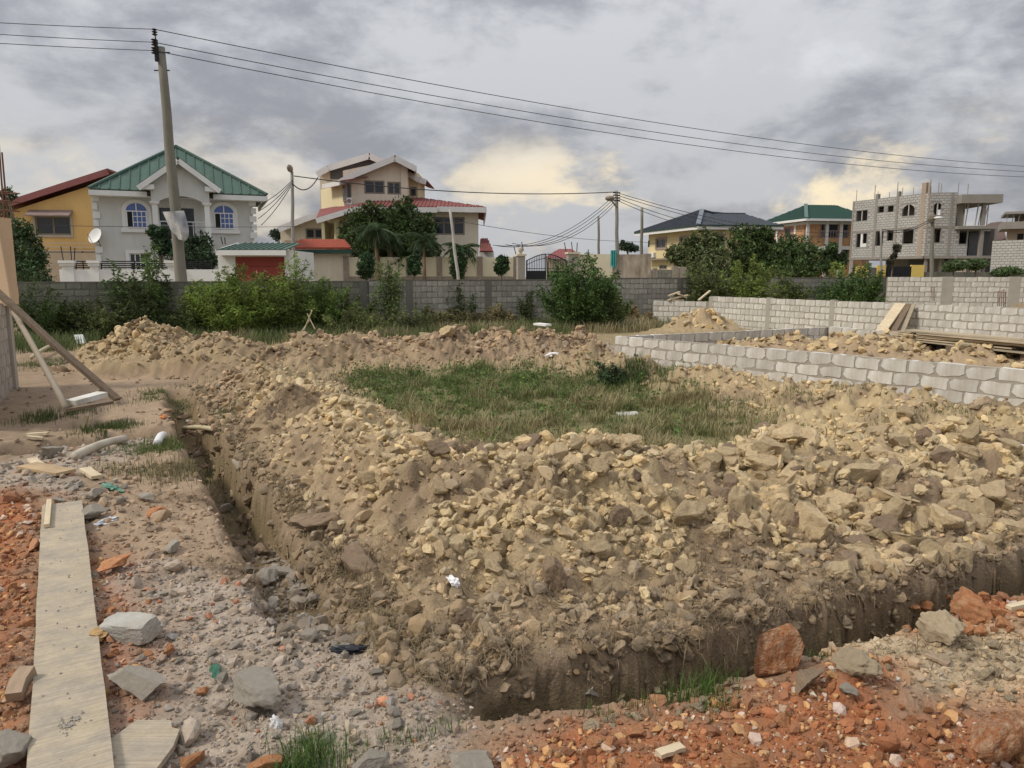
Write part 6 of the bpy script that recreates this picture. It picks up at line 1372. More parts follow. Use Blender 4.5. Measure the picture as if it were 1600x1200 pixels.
for lab, x, h, w, col in (('low tangled weeds at the wall foot below the white compound wall', 150, 1.2, .9, (.07, .09, .04)), ('dark creeper climbing the mossy wall between the two tall saplings', 222, 1.9, .5, (.05, .07, .03)), ('dull grey-green thicket filling the gap right of the tall pole', 300, 1.5, .9, (.07, .095, .04)),
  ('creeper hanging over the mossy wall behind the big bright bush', 425, 2.2, .8, (.07, .10, .035)), ('thick dull weeds at the wall foot left of the palms', 545, 1.3, 1.0, (.075, .10, .045)), ('brownish weeds at the wall foot below the clipped shrubs', 685, .9, .8, (.11, .11, .06)),
  ('straw-coloured dry weeds between the leaning pole and the round bush', 785, .8, .9, (.14, .125, .075)), ('dry brown weeds at the right foot of the largest round bush', 985, .8, .9, (.14, .12, .07)), ('leafy growth linking the bushes behind the long pale wall', 1245, 1.7, .6, (.065, .09, .035)), ('low brown-green thicket behind the off-cut pile', 1128, 1.6, .6, (.07, .085, .04))):
    q = bpx(x); WB.append((lab, x, q[1] - (.8 if x < 1100 else .55), h, w, 26, 2300, col, .055))
for k, (lab, x, Y, h, w, ns, nl, col, lf) in enumerate(WB):
    sc_ = 1.22 if k not in (5, 12, 13) else 1.05
    wild_bush(lab, x, Y, h * sc_, w * 1.2, int(ns * 1.2), int(nl * .85), (1.35 * col[0], 1.25 * col[1], 1.0 * col[2]), 60 + k, lf)
# ================================================================== GRASS
m_grass = mat('grass_blade', attr=True, rough=.7, var=.1, scale=2, spec=.2, trans=.25)
def blades(name, x, y, h, w, col, seed, bend=.5, mt=None, zoff=-.01, lab=None, cat=None, var=.25, z=None, droop=0.0, parent=None, kind='stuff'):
    r = np.random.default_rng(seed); n = len(x); z = (height(x, y) if z is None else z) + zoff; a = r.uniform(0, 2 * np.pi, n); hh = h * r.uniform(.5, 1.3, n); b = bend * hh * r.uniform(.2, 1.4, n)
    dx, dy = np.cos(a), np.sin(a); px, py = -dy * w / 2, dx * w / 2; P = np.stack([x, y, z], 1); D = np.stack([dx, dy, 0 * dx], 1); S = np.stack([px, py, 0 * px], 1)
    v = np.stack([P - S, P + S, P + D * (b * .35)[:, None] + np.array((0, 0, 1)) * (hh * .6)[:, None] + S * .8, P + D * (b * .35)[:, None] + np.array((0, 0, 1)) * (hh * .6)[:, None] - S * .8,
                  P + D * b[:, None] + np.array((0, 0, 1)) * (hh * (1 - droop))[:, None]], 1).reshape(-1, 3)
    base = (np.arange(n) * 5)[:, None]
    f = np.concatenate([base + [0, 1, 2], base + [0, 2, 3], base + [3, 2, 4]]); c = np.array(col) if np.ndim(col) == 2 else np.broadcast_to(np.array(col), (n, 3))
    c = np.clip(c * (1 + r.normal(0, var, (n, 1))), .01, .6)
    me = npmesh(name, v, f, np.repeat(c, 5, 0)); o = link(name, me, mt or m_grass, parent); tag(o, lab, cat, None, kind); return o
rg = np.random.default_rng(77)
def in_poly(n, P, seed, edge=.25):
    r = np.random.default_rng(seed); P = np.asarray(P)[:, :2]; lo, hi = P.min(0) - edge, P.max(0) + edge; x = r.uniform(lo[0], hi[0], n); y = r.uniform(lo[1], hi[1], n)
    d = sdp(x, y, P) + .5 * fbm(x * 1.3, y * 1.3, 3, 9); m = d < edge * r.random(n); return x[m], y[m]
x, y = in_poly(110000, PLOT, 3, .5)
nz = fbm(x * 1.1, y * 1.1, 3, 200); nz2 = fbm(x * 3.5, y * 3.5, 2, 201)
keep = rg.random(len(x)) < .10 + 1.0 * sst(nz2 * .8 + nz * .6, -.22, .28); x, y, nz = x[keep], y[keep], nz[keep]
dry = sst(nz + .12 * rg.normal(size=len(x)) - .10 * (y - 11.5), -.02, .35)[:, None]
gc = (1 - dry) * np.array((.13, .165, .055)) + dry * np.array((.33, .28, .15))
blades('plot_grass', x, y, .06 + .10 * sst(nz, -.2, .4) + .09 * sst(fbm(x * 2.2, y * 2.2, 3, 260), -.05, .3), .010, gc, 5, .8)
x, y = in_poly(26000, PLOT, 13, .7); kk = (fbm(x * 1.6, y * 1.6, 3, 270) + .06 * (y - 12) - .04 * x) > .12; x, y = x[kk], y[kk]
P = np.stack([x, y, height(x, y) + np.random.default_rng(4).uniform(.02, .22, len(x))], 1); foliage('broadleaf_weeds', P, .028, .6, (.085, .13, .035), None, 271, .1)
# strip of rough grass along the boundary wall
n = 42000; s = rg.random(n); x = -15.5 + s * 29; y = 30.7 + .398 * x - .4 - rg.random(n) ** 1.3 * 5.0
keep = (rg.random(n) < .3 + .7 * sst(fbm(x * .6, y * .6, 3, 230), -.2, .25)) & ((y > 19.8) | (x < -4)) & (dseg(x, y, [(-9.7, 17.2), (-11.2, 20.2), (-12.6, 24.0)])[0] > .6)
keep &= ~((x > 5.5) & (y > 31.5 - (x - 6) * 2.0)) & (np.hypot((x - 1.1) / 1.9, (y - 21) / 1.0) > 1); x, y = x[keep], y[keep]
nz = sst(fbm(x * .5, y * .5, 3, 240) + .1 * rg.normal(size=len(x)) + (x - 2) * .03, -.15, .2)[:, None]
blades('rough_grass', x, y, .40, .018, (1 - nz) * np.array((.115, .145, .055)) + nz * np.array((.33, .275, .16)), 6, .6)
# patches on the path and in the corners
def patch(name, cx, cy, rx, ry, n, h, col, seed, w=.007, bend=.6, hard=1.0, **k):
    r = np.random.default_rng(seed); q = r.normal(size=(n, 2)) * .5; x = cx + q[:, 0] * rx; y = cy + q[:, 1] * ry; keep = fbm(x * 3, y * 3, 2, seed) > -.15 * hard; return blades(name, x[keep], y[keep], h, w, col, seed, bend, **k)
def gp(px, py): return ghit(px, py)
for k, (px, py, rx, ry, n, h, col) in enumerate(((260, 625, .5, 1.0, 1800, .08, (.12, .15, .055)), (250, 700, .5, .5, 1500, .09, (.12, .15, .05)), (90, 650, .45, .6, 1500, .12, (.09, .12, .04)), (170, 672, .35, .4, 1100, .10, (.09, .12, .04)), (290, 735, .45, .6, 1400, .10, (.22, .19, .10)), (80, 570, .9, 1.4, 2600, .09, (.12, .14, .06)), (345, 655, .3, .8, 900, .10, (.14, .15, .07)), (210, 740, .5, .3, 600, .06, (.16, .16, .07)), (1000, 590, .6, .5, 1500, .2, (.07, .11, .035)), (1120, 705, .25, .15, 350, .08, (.09, .15, .03)),
        (560, 600, 1.0, .8, 1500, .1, (.17, .16, .08)), (1250, 620, 1.6, .5, 1600, .07, (.17, .17, .07)), (1080, 575, 1.6, .4, 1500, .08, (.12, .15, .05)), (1450, 655, 1.2, .3, 900, .06, (.16, .16, .07)))):
    p = gp(px, py); patch('grass_patch', p[0], p[1], rx, ry, n, h, col, 300 + k)
m_lip = [(490, 1180, .16, .12, 420, .13), (455, 1195, .12, .08, 200, .10), (1000, 1088, .10, .03, 34, .09), (1062, 1078, .10, .04, 80, .13), (1105, 1070, .12, .06, 110, .14), (1135, 1054, .07, .04, 40, .11), (1120, 1092, .07, .05, 45, .09), (1085, 1100, .2, .06, 30, .08), (970, 1100, .2, .03, 26, .08), (930, 1098, .1, .03, 36, .08), (1120, 1090, .12, .06, 60, .06), (640, 1140, .15, .05, 60, .07), (690, 1125, .12, .04, 40, .08), (580, 1150, .2, .06, 50, .06), (1275, 1020, .1, .03, 40, .07), (480, 1150, .1, .06, 80, .10)]
for k, (px, py, rx, ry, n, h) in enumerate(m_lip):
    p = G(px, py + 10, .03); o = patch('grass_tuft', p[0], p[1], rx, ry, n, h, (.085, .15, .035), 400 + k, w=.0035, bend=.55, hard=3)
# dry roots and straw hanging over the trench edges and lying on the spoil
def straw(name, x, y, ln, col, seed, tilt=1.0, hang=0.0, w=.0035):
    r = np.random.default_rng(seed); n = len(x); z = height(x, y) + .01; a = r.uniform(0, 2 * np.pi, n); l = ln * r.uniform(.4, 1.4, n); el = r.normal(.15, .35, n) * tilt - hang
    D = np.stack([np.cos(a) * np.cos(el), np.sin(a) * np.cos(el), np.sin(el)], 1) * l[:, None]; P = np.stack([x, y, z], 1); S = np.cross(D, np.array((0, 0, 1.0))); S /= (np.linalg.norm(S, axis=1)[:, None] + 1e-6); S *= w / 2
    up = np.array((0, 0, 1.0)) * (l * .18)[:, None]
    v = np.stack([P - S, P + S, P + D * .5 + up + S, P + D * .5 + up - S, P + D], 1).reshape(-1, 3); b = (np.arange(n) * 5)[:, None]; f = np.concatenate([b + [0, 1, 2], b + [0, 2, 3], b + [3, 2, 4]])
    c = np.clip(np.array(col) * (1 + r.normal(0, .25, (n, 1))), .02, .6); o = link(name, npmesh(name, v, f, np.repeat(c, 5, 0)), m_grass); o['kind'] = 'stuff'; return o
def along(P, n, seed, sd): 
    r = np.random.default_rng(seed); P = np.asarray(P)[:, :2]; k = r.integers(0, len(P) - 1, n); u = r.random(n)[:, None]; q = P[k] + (P[k + 1] - P[k]) * u + r.normal(0, sd, (n, 2)); m = fbm(q[:, 0] * 2.3, q[:, 1] * 2.3, 2, seed) > -.05; return q[m, 0], q[m, 1]
x, y = along(off(FARLIP, .10), 9000, 1, .07); straw('dry_roots', x, y, .13, (.25, .19, .12), 2, 1.2, .35)
x, y = along(off(LIP1, -.12), 7000, 3, .07); straw('dry_roots', x, y, .13, (.24, .19, .11), 4, 1.2, .25, .005)
r_ = np.random.default_rng(15); cl = []
for px, py, sp, n in ((750, 702, .30, 3800), (720, 712, .2, 1500), (880, 735, .22, 800), (400, 600, .35, 700), (440, 625, .35, 700), (520, 570, .4, 600), (560, 690, .25, 500), (620, 900, .30, 700), (540, 890, .25, 500), (1000, 860, .5, 900), (1150, 880, .5, 900), (900, 940, .4, 700), (1300, 850, .5, 700), (680, 640, .2, 400), (950, 815, .2, 500), (1450, 800, .6, 700), (360, 770, .18, 350), (380, 900, .2, 300), (310, 780, .3, 500), (820, 600, .8, 700), (1550, 760, .6, 600), (700, 1010, .3, 400), (1080, 990, .3, 500), (1500, 1015, .25, 220), (420, 660, .4, 500)):
    p = gp(px, py); q = r_.normal(0, sp, (n, 2)) * (1, .5); cl.append(np.array([p[0] + q[:, 0], p[1] + q[:, 1]]).T)
cl = np.concatenate(cl); straw('straw_litter', cl[:, 0], cl[:, 1], .12, (.24, .18, .11), 16, 1.1, 0)

# ================================================================== CLODS AND STONES ONE CAN PICK OUT
m_clod = mat('clay_clod', (.62, .48, .29), rough=.97, var=.12, scale=5, rand=.2, bump=.022, bscale=26, fine=.14, dirt=(.40, .30, .19), dirt_amt=.5, dirt_scale=3, spec=.1)
m_dclod = mat('brown_clod', (.30, .22, .15), rough=.95, var=.14, scale=5, rand=.2, bump=.014, bscale=38, fine=.12, spec=.1)
m_rrock = mat('red_laterite', (.46, .19, .085), rough=.9, var=.18, scale=5, rand=.22, bump=.008, bscale=60, fine=.1, dirt=(.52, .34, .19), dirt_amt=.75, dirt_scale=5, spec=.15)
m_grock = mat('grey_rubble', (.38, .34, .28), rough=.95, var=.10, scale=6, rand=.2, bump=.008, bscale=70, fine=.1, spec=.12)
m_prock = mat('pale_clod', (.49, .395, .265), rough=.95, var=.10, scale=6, rand=.15, bump=.010, bscale=60, fine=.1, spec=.1)
def protos(m, n, sub, cuts, rough, seed, flat=.8):
    o = []
    for k in range(n): v, f = rock(seed + k, sub, cuts, rough, flat); me = npmesh('stone', v, f); me.materials.append(m); o.append(me)
    return o
PC, PD, PR, PG, PP = protos(m_clod, 10, 3, 9, .085, 500, .95), protos(m_dclod, 6, 3, 8, .11, 520, .9), protos(m_rrock, 8, 3, 10, .08, 540), protos(m_grock, 8, 3, 9, .07, 560), protos(m_prock, 6, 3, 6, .14, 580)
USED = set()
def put(name, me, x, y, r, rnd, label, cat, group=None, sink=.42, rot=None, scl=None):
    if callable(label):           # the nearest landmark that gives a description not used yet
        label = next((q for q in (label(k) for k in range(14)) if q not in USED), label(0))
    USED.add(label)
    o = bpy.data.objects.new(name, me); C.objects.link(o); o.location = (x, y, hz(x, y) + r * (.55 - sink)); o.rotation_euler = rot or (rnd.uniform(-.6, .6), rnd.uniform(-.6, .6), rnd.uniform(0, 6.28)); s = scl or (1, 1, 1)
    o.scale = (r * s[0], r * s[1], r * s[2]); tag(o, label, cat, group); return o
rn = random.Random(31)
def proj(x, y, z):
    dz = z - CAM_H; f = y * _c - dz * _s; return 800 + FOC * x / f, 600 - FOC * (y * _s + dz * _c) / f
MARKS = [(1215, 1015, 'the largest orange-red boulder'), (1256, 1062, 'the grey-brown boulder'), (1472, 990, 'the pale round boulder'), (1560, 1142, 'the long orange-red slab'), (1145, 1195, 'the pink and white stone'), (925, 1090, 'the blue-grey pointed stone'), (735, 1180, 'the brownish flat-faced rock'),
 (580, 1185, 'the pale grey angular rock'), (490, 1165, 'the bottom grass tuft'), (400, 1070, 'the broad flat piece of concrete'), (205, 980, 'the broken concrete block'), (345, 1055, 'the green glass'), (100, 830, 'the board\'s far end'), (30, 1100, 'the sawn timber block'), (22, 1170, 'the bottom left grey rock'),
 (225, 1165, 'the triangular board offcut'), (155, 705, 'the dirty pale pipe'), (250, 690, 'the short white pipe end'), (365, 760, 'the bamboo stub'), (430, 895, 'the paired trench rocks'), (706, 918, 'the white plastic bag'), (1150, 790, 'the upright clay slab'), (1270, 815, 'the large pale blocky clod'), (862, 895, 'the dark upright clod'),
 (750, 705, 'the dry straw heap'), (655, 685, 'the flat pale clod'), (490, 815, 'the grey-brown broad clod'), (1390, 780, 'the thin tilted slab'), (1555, 770, 'the right-edge round clod'), (930, 690, 'the skyline clod'), (560, 600, 'the plot\'s left corner'), (330, 565, 'the left trench\'s far end'), (560, 875, 'the torn dark clod'), (1320, 890, 'the rounded pale clod'), (725, 960, 'the brown rounded clod'), (1100, 700, 'the plot\'s near right edge'), (440, 640, 'the upper left ridge')]
def where(p, k=0):
    u, v = proj(p[0], p[1], p[2] if len(p) > 2 else hz(p[0], p[1])); m = sorted(MARKS, key=lambda q: math.hypot(q[0] - u, (q[1] - v) * 1.4))[k]; du, dv = u - m[0], (v - m[1]) * 1.6; far_ = math.hypot(du, dv) > 60
    dist = math.hypot(du, dv); g = 'directly ' if dist < 28 else 'just ' if dist < 60 else 'somewhat ' if dist < 100 else 'well '
    d = ('right of ' if du > 0 else 'left of ') if abs(du) > abs(dv) else ('before ' if dv > 0 else 'beyond ')
    return g + d + m[2]
# tan clods heaped on the spoil ridge
x, y = sample(60000, -9.5, 13, 4.4, 12.5, 501, 1.8); zs, heap, cr = weights(x, y)
d = np.where(zs['mound'] > .9, cr ** 1.6, 0) * (.25 + sst(fbm(x * 1.2, y * 1.2, 3, 140), -.2, .3)) * (1 - zs['plot']); u = np.random.default_rng(9).random(len(x)); k = np.where(u < d * .9)[0]; k = k[np.abs(x[k]) < .70 * y[k]]
rr = .052 * (1 + np.random.default_rng(10).pareto(2.6, len(k))); rr = rr.clip(.05, .15) * (.8 + .35 * sst(x[k], .5, 3)); k, rr = k[:2300], rr[:2300]
o_ = np.argsort(-rr / y[k]); top_, rest_ = o_[:285], o_[285:]
for i in top_: br_ = rn.random() > .88; put('clay_clod', rn.choice(PD if br_ else PC), x[k[i]], y[k[i]], rr[i], rn, (lambda q, i=i, br_=br_: ('large ' if rr[i] > .12 else 'middling ' if rr[i] > .085 else 'small ') + ('dark brown' if br_ else 'tan') + ' clod ' + where((x[k[i]], y[k[i]]), q)), 'clod', 'clay clods heaped on the trench spoil')
xx, yy = x[k[rest_]], y[k[rest_]]; cc_ = jitcol(np.broadcast_to(K_CLAY * 1.05, (len(xx), 3)), len(xx), .12, 8); h_ = 450
scatter('heaped_clods', xx[:h_], yy[:h_], rr[rest_][:h_] * .9, 2, cc_[:h_], seed=9, mt=m_stone, cuts=8, rough=.14); scatter('heaped_clods', xx[h_:], yy[h_:], rr[rest_][h_:] * .9, 1, cc_[h_:], seed=29, mt=m_stone, cuts=8, rough=.14)
# a few big ones that stand out
for px, py, w_, lab, P_, sc in ((1270, 815, 62, 'large pale blocky clod on the right half of the spoil ridge', PC, (1, .8, 1.1)), (1150, 790, 56, 'tall upright slab of cracked clay standing on the spoil ridge', PC, (.7, .6, 1.9)), (1068, 800, 70, 'broad tan clod left of the upright clay slab', PC, (1.1, .8, .9)), (862, 895, 58, 'dark brown upright clod with torn roots on the front slope', PD, (.8, .8, 1.7)), (785, 840, 46, 'yellowish clod in the middle of the front slope', PC, (1, 1, .9)), (655, 685, 44, 'flat pale clod on the left ridge', PC, (1.2, .8, .8)), (1320, 890, 50, 'rounded pale clod low on the right slope', PC, (1, .9, .8)), (1555, 770, 44, 'round clod near the right edge of the picture', PC, (1, .9, .9)), (725, 960, 40, 'brown rounded clod low on the front slope', PD, (1, .9, .9)), (700, 516, 40, 'yellow sandy lump on the far spoil ridge', PC, (1.2, .8, .8)), (490, 815, 54, 'grey-brown broad clod near the left trench edge', PD, (1.3, .9, .7)), (930, 690, 30, 'pale clod on the skyline of the ridge before the grass plot', PC, (1, .9, 1)), (985, 690, 40, 'broad pale clod at the edge of the grass plot', PC, (1.2, .9, .8)), (1345, 735, 60, 'yellowish flat slab of clay tilted on the right ridge', PC, (1.3, .8, .6)), (1390, 780, 50, 'thin tilted clay slab above a dark hollow', PC, (1.3, .8, .5)), (560, 875, 60, 'dark brown torn clod hanging at the left trench lip', PD, (1.2, .9, 1.0))):
    p = ghit(px, py + w_ * .3); r = w_ / 2 / FOC * math.hypot(p[0], p[1], CAM_H - p[2]); put('clay_clod', rn.choice(P_), p[0], p[1], r * 1.12, rn, lab, 'clod', sink=.15, rot=(rn.uniform(-.2, .2), rn.uniform(-.2, .2), rn.uniform(0, 6)), scl=sc)
# clods inside the foundation room
x, y = sample(30000, 3, 14, 12, 27, 502, .5); _, heap, _ = weights(x, y); u = np.random.default_rng(19).random(len(x)); k = np.where(u < (heap > .45) * heap * .6)[0]; k = k[np.abs(x[k]) < .70 * y[k]][:420]
xx, yy = x[k], y[k]; scatter('heaped_clods', xx, yy, np.random.default_rng(3).uniform(.07, .19, len(k)), 1, jitcol(np.broadcast_to(K_CLAY * 1.0, (len(k), 3)), len(k), .13, 9), seed=10, cuts=8, rough=.14)
# red laterite pieces, front right and front left
def region_put(poly, n, rmin, rmax, P_, name, label, cat, group, seed, sink=.3, al=2.4):
    r = np.random.default_rng(seed); c = 0; q = np.array(poly); lo, hi = q.min(0), q.max(0)
    while c < n:
        px, py = r.uniform(lo[0], hi[0]), r.uniform(lo[1], hi[1])
        if not inside(np.array([px]), np.array([py]), poly)[0]: continue
        p = ghit(px, py, 1.5); rad = min(rmax, rmin * (1 + r.pareto(al))); put(name, rn.choice(P_), p[0], p[1], rad, rn, (lambda q: ('large ' if rad > rmin * 1.9 else 'middling ' if rad > rmin * 1.3 else 'small ') + label + ' ' + where(p, q)), cat, group, sink); c += 1
region_put([(760, 1195), (790, 1170), (1000, 1125), (1240, 1080), (1420, 1110), (1600, 1110), (1600, 1200)], 85, .018, .05, PR, 'laterite_stone', 'red stone', 'stone', 'red stones at front right', 41)
region_put([(1400, 985), (1480, 945), (1600, 935), (1600, 990), (1540, 1005)], 24, .03, .065, PR, 'laterite_stone', 'red pile stone', 'stone', 'red stones on the trench edge', 42, .1)
region_put([(1250, 1000), (1420, 970), (1600, 990), (1600, 1100), (1300, 1060)], 60, .014, .045, PP, 'pale_stone', 'pale crumbly stone', 'stone', 'pale stones beside the front trench', 43)
region_put([(1000, 1090), (1150, 1060), (1180, 1080), (1100, 1130), (880, 1150)], 34, .014, .035, PP, 'pale_stone', 'crumbly stone', 'stone', 'pale stones by the grass tufts', 44)
region_put([(0, 790), (60, 790), (45, 960), (30, 1100), (0, 1150)], 40, .02, .05, PR, 'laterite_stone', 'red stone', 'stone', 'red stones left of the board', 45)
region_put([(150, 850), (250, 870), (270, 1080), (180, 1130), (160, 1000)], 26, .02, .055, PR, 'laterite_stone', 'red stone', 'stone', 'red stones right of the board', 46)
region_put([(130, 890), (240, 900), (600, 1000), (720, 1150), (600, 1200), (250, 1200), (170, 1100)], 80, .014, .045, PG + PP[:2], 'rubble_stone', 'grey rubble stone', 'stone', 'grey rubble stones', 47)
region_put([(40, 690), (160, 690), (250, 690), (200, 800), (110, 800), (30, 760)], 46, .03, .085, PG, 'rubble_stone', 'grey concrete crumb', 'stone', 'grey crumbs beyond the board', 48)
region_put([(395, 900), (450, 880), (560, 1010), (480, 1010), (410, 950)], 34, .03, .07, PG, 'rubble_stone', 'grey trench rubble stone', 'stone', 'rubble in the left trench', 49)
region_put([(350, 760), (380, 760), (430, 880), (380, 890)], 16, .05, .10, PD + PC[:3], 'clay_clod', 'brown trench clod', 'clod', 'clods in the left trench', 50, .2)
m_bould = mat('veined_boulder', (.36, .15, .065), rough=.9, var=.25, scale=3, bump=.03, bscale=14, fine=.2, dirt=(.52, .38, .25), dirt_amt=.75, dirt_scale=5.5, spec=.15)
v, f = rock(98, 3, 16, .05, 1.1); BM = npmesh('stone', v, f); BM.materials.append(m_bould)
v, f = rock(551, 3, 9, .06, .85); BM2 = npmesh('stone', v, f); BM2.materials.append(m_bould)
HERO = [((1215, 1020), 98, BM, 'largest orange-red boulder standing on the trench edge at front right', 'boulder', (1.15, .9, 1.15)), ((1256, 1062), 60, PD[1], 'grey-brown boulder leaning on the orange-red boulder', 'boulder', (1, .9, .95)),
 ((1472, 990), 60, PP[2], 'pale round boulder beside the red stones at right', 'boulder', (1, .8, 1)), ((1510, 950), 62, PR[3], 'dark red angular rock at the top of the right pile', 'rock', (1.3, .8, .8)), ((1560, 1146), 112, BM2, 'long orange-red slab of rock at the bottom right corner', 'rock', (1.3, .6, .5)),
 ((1330, 1035), 60, PP[4], 'pale crumbly clod right of the orange-red boulder', 'clod', (1.2, .8, .7)), ((1322, 1080), 32, PG[2], 'small grey stone below the pale crumbly clod', 'stone', (1, .9, .8)), ((400, 1070), 105, PG[4], 'broad flat piece of concrete with a reddish broken edge', 'concrete piece', (1.0, .8, .55)),
 ((215, 1065), 76, PG[5], 'reddish grey lump of concrete right of the long board', 'concrete piece', (1.1, .8, .8)), ((185, 882), 46, PR[2], 'orange wedge of broken brick beside the long board', 'brick piece', (1.2, .7, .6)), ((22, 1175), 72, PG[1], 'grey rock at the bottom left corner', 'rock', (1, .9, 1)),
 ((580, 1192), 74, PG[6], 'pale grey angular rock at the bottom edge', 'rock', (1, .8, .8)), ((735, 1190), 74, PG[3], 'brownish flat-faced rock at the bottom edge', 'rock', (1, .8, .8)), ((300, 1190), 44, PR[1], 'reddish brick chunk at the bottom edge left of centre', 'brick piece', (1.1, .8, .8)), ((420, 1196), 50, PR[4], 'orange stone at the bottom edge beside the grass tuft', 'stone', (1.2, .8, .7)),
 ((418, 905), 48, PG[7], 'grey rock in the left trench, the left one of a pair', 'rock', (1, .9, .9)), ((440, 892), 42, PG[0], 'grey rock in the left trench, resting on its neighbour', 'rock', (1.2, .8, .7)), ((350, 1060), 22, PG[2], 'rounded grey stone beside the green glass', 'stone', (1, 1, .9)), ((318, 1078), 22, PR[6], 'dark red pebble beside the green glass', 'stone', (1, 1, .9)),
 ((270, 853), 30, PG[4], 'pale stone alone on the path', 'stone', (1.2, .8, .6)), ((228, 778), 26, PG[1], 'grey stone on the path beyond the long board', 'stone', (1, .8, .8)), ((145, 800), 42, PG[3], 'grey concrete lump at the far end of the long board', 'concrete piece', (1.1, .8, .7)), ((243, 802), 28, PR[7], 'reddish stone on the path', 'stone', (1, .9, .8)),
 ((150, 770), 36, PG[6], 'light grey lump beyond the far end of the long board', 'concrete piece', (1, .8, .8)), ((925, 1090), 26, PG[5], 'blue-grey pointed stone at the front trench lip', 'stone', (.9, .7, 1.1)), ((1010, 590), 10, PP[0], 'tiny pale stone at the far side of the grass plot', 'stone', (1, 1, .8)), ((80, 705), 40, PG[0], 'pale grey lump on the dusty strip at left', 'concrete piece', (1.2, .8, .7)),
 ((355, 795), 24, PG[2], 'pale stone in the left trench beside the bamboo', 'stone', (1, .8, .8)), ((1145, 1195), 44, PR[3], 'pink and white stone in the red rubble', 'stone', (1.2, .8, .7))]
for (px, py), w_, me, lab, cat, sc in HERO:
    p = ghit(px, py + w_ * .28, 1.2); r = w_ / 2 / FOC * math.hypot(p[0], p[1], CAM_H - p[2]); put('rock' if cat != 'clod' else 'clay_clod', me, p[0], p[1], r * 1.12, rn, lab, cat, sink=.1, rot=(rn.uniform(-.15, .15), rn.uniform(-.15, .15), rn.uniform(0, 6)), scl=sc)

# ================================================================== TIMBER AND LITTER
m_board = mat('concrete_stained_board', (.40, .335, .24), rough=.9, var=.10, scale=3.5, dirt=(.30, .265, .215), dirt_amt=1.0, dirt_scale=5, wave=(4, 75, 4), fine=.10, bscale=45)
m_board2 = mat('pale_board', (.56, .46, .31), rough=.85, var=.10, scale=2, wave=(24, 2, 24))
m_bdark = mat('grey_brown_timber', (.17, .125, .085), rough=.9, var=.15, scale=2, wave=(14, 14, 3))
m_bamboo = mat('bamboo', (.46, .39, .25), rough=.6, var=.12, scale=4)
def plank(label, pts, w, th, m, name='plank', cat='plank', seed=1, jag=.004, lift=.0, group=None, split=0.0):       # a board following points on its centre line
    r = random.Random(seed); P = [np.array(p, float) for p in pts]; n = len(P); V = []
    for i, p in enumerate(P):
        t = P[min(i + 1, n - 1)] - P[max(i - 1, 0)]; t /= np.linalg.norm(t); s = np.cross(t, (0, 0, 1)); s /= np.linalg.norm(s); u = np.cross(s, t); a, b = w / 2 + r.uniform(-jag, jag), w / 2 + r.uniform(-jag, jag)
        V += [p - s * a + u * lift, p + s * b + u * lift, p + s * b + u * (lift + th), p - s * a + u * (lift + th)]
    F = [(4 * i + k, 4 * i + 4 + k, 4 * i + 4 + (k + 1) % 4, 4 * i + (k + 1) % 4) for i in range(n - 1) for k in range(4)] + [(0, 1, 2, 3), (4 * n - 1, 4 * n - 2, 4 * n - 3, 4 * n - 4)]
    c = P[n // 2]; d = P[-1] - P[0]; ang = math.atan2(d[1], d[0]) - math.pi / 2
    Mx = np.array(Matrix.Translation(Vector(c)) @ Matrix.Rotation(ang, 4, 'Z')); inv = np.linalg.inv(Mx); Vl = np.array(V) @ inv[:3, :3].T + inv[:3, 3]
    me = bpy.data.meshes.new(name); me.from_pydata(Vl.tolist(), [], F); me.materials.append(m); o = bpy.data.objects.new(name, me); C.objects.link(o); o.matrix_world = Matrix(Mx.tolist()); tag(o, label, cat, group); return o
def gline(a, b, n=8, dz=.02, sm=True):
    A, Bq = ghit(*a, 1.2), ghit(*b, 1.2); pts = [A + (Bq - A) * k / n for k in range(n + 1)]; zt = [max(hz(p[0], p[1]), -.05) for p in pts]; a0, a1 = np.polyfit(range(n + 1), zt, 1); off_ = max(z - (a1 + a0 * k) for k, z in enumerate(zt)) * .5
    for k, p in enumerate(pts): p[2] = a1 + a0 * k + off_ + dz
    return pts
a, b = ghit(98, 792, 1.2), ghit(112, 1196, 1.2); d = (b - a) / np.linalg.norm(b - a); L0 = [a + (b + d * .35 - a) * k / 16 for k in range(17)]
zz = max(hz(p[0] + q, p[1]) for p in L0 for q in (-.1, 0, .1))
for k, p in enumerate(L0): p[2] = zz * .6 + .015 + .012 * math.sin(k * .45)
LB = plank('long concrete-stained formwork board lying on the red soil at left', L0, .305, .035, m_board, 'formwork_board', 'board', 3, .003)
plank('narrow splintered strip lying on the left edge of the long board', [L0[0] + (-.115, .0, .04), L0[1] + (-.12, 0, .04), L0[3] + (-.125, 0, .04)], .045, .03, m_board2, 'wood_strip', 'board', 4, .006)
p0, p1 = ghit(170, 1195, 1.2), ghit(282, 1150, 1.2)
t = thing('broken_board', 'broken triangular offcut of pale board at the foot of the long board', 'board', tuple(ghit(225, 1172, 1.2))); q = [ghit(x, y, 1.2) for x, y in ((172, 1172), (215, 1138), (268, 1143), (270, 1156), (282, 1158), (272, 1186), (238, 1225), (170, 1225))]; z_ = max(hz(v[0], v[1]) for v in q) * .7 + .01
mb = MB(); mb.prism([np.array((v[0], v[1], z_)) for v in q][::-1], (0, 0, .028)); part('offcut', mb, m_board, t)
A, Bq = ghit(25, 1105, 1.2), ghit(42, 1072, 1.2); plank('short sawn block of timber lying against the left side of the long board', [A + (0, 0, .03), (A + Bq) / 2 + (0, 0, .05), Bq + (.02, 0, .06)], .07, .06, m_bdark if 0 else mat('brown_offcut', (.33, .24, .165), var=.1, wave=(16, 3, 16)), 'timber_block', 'timber', 5)
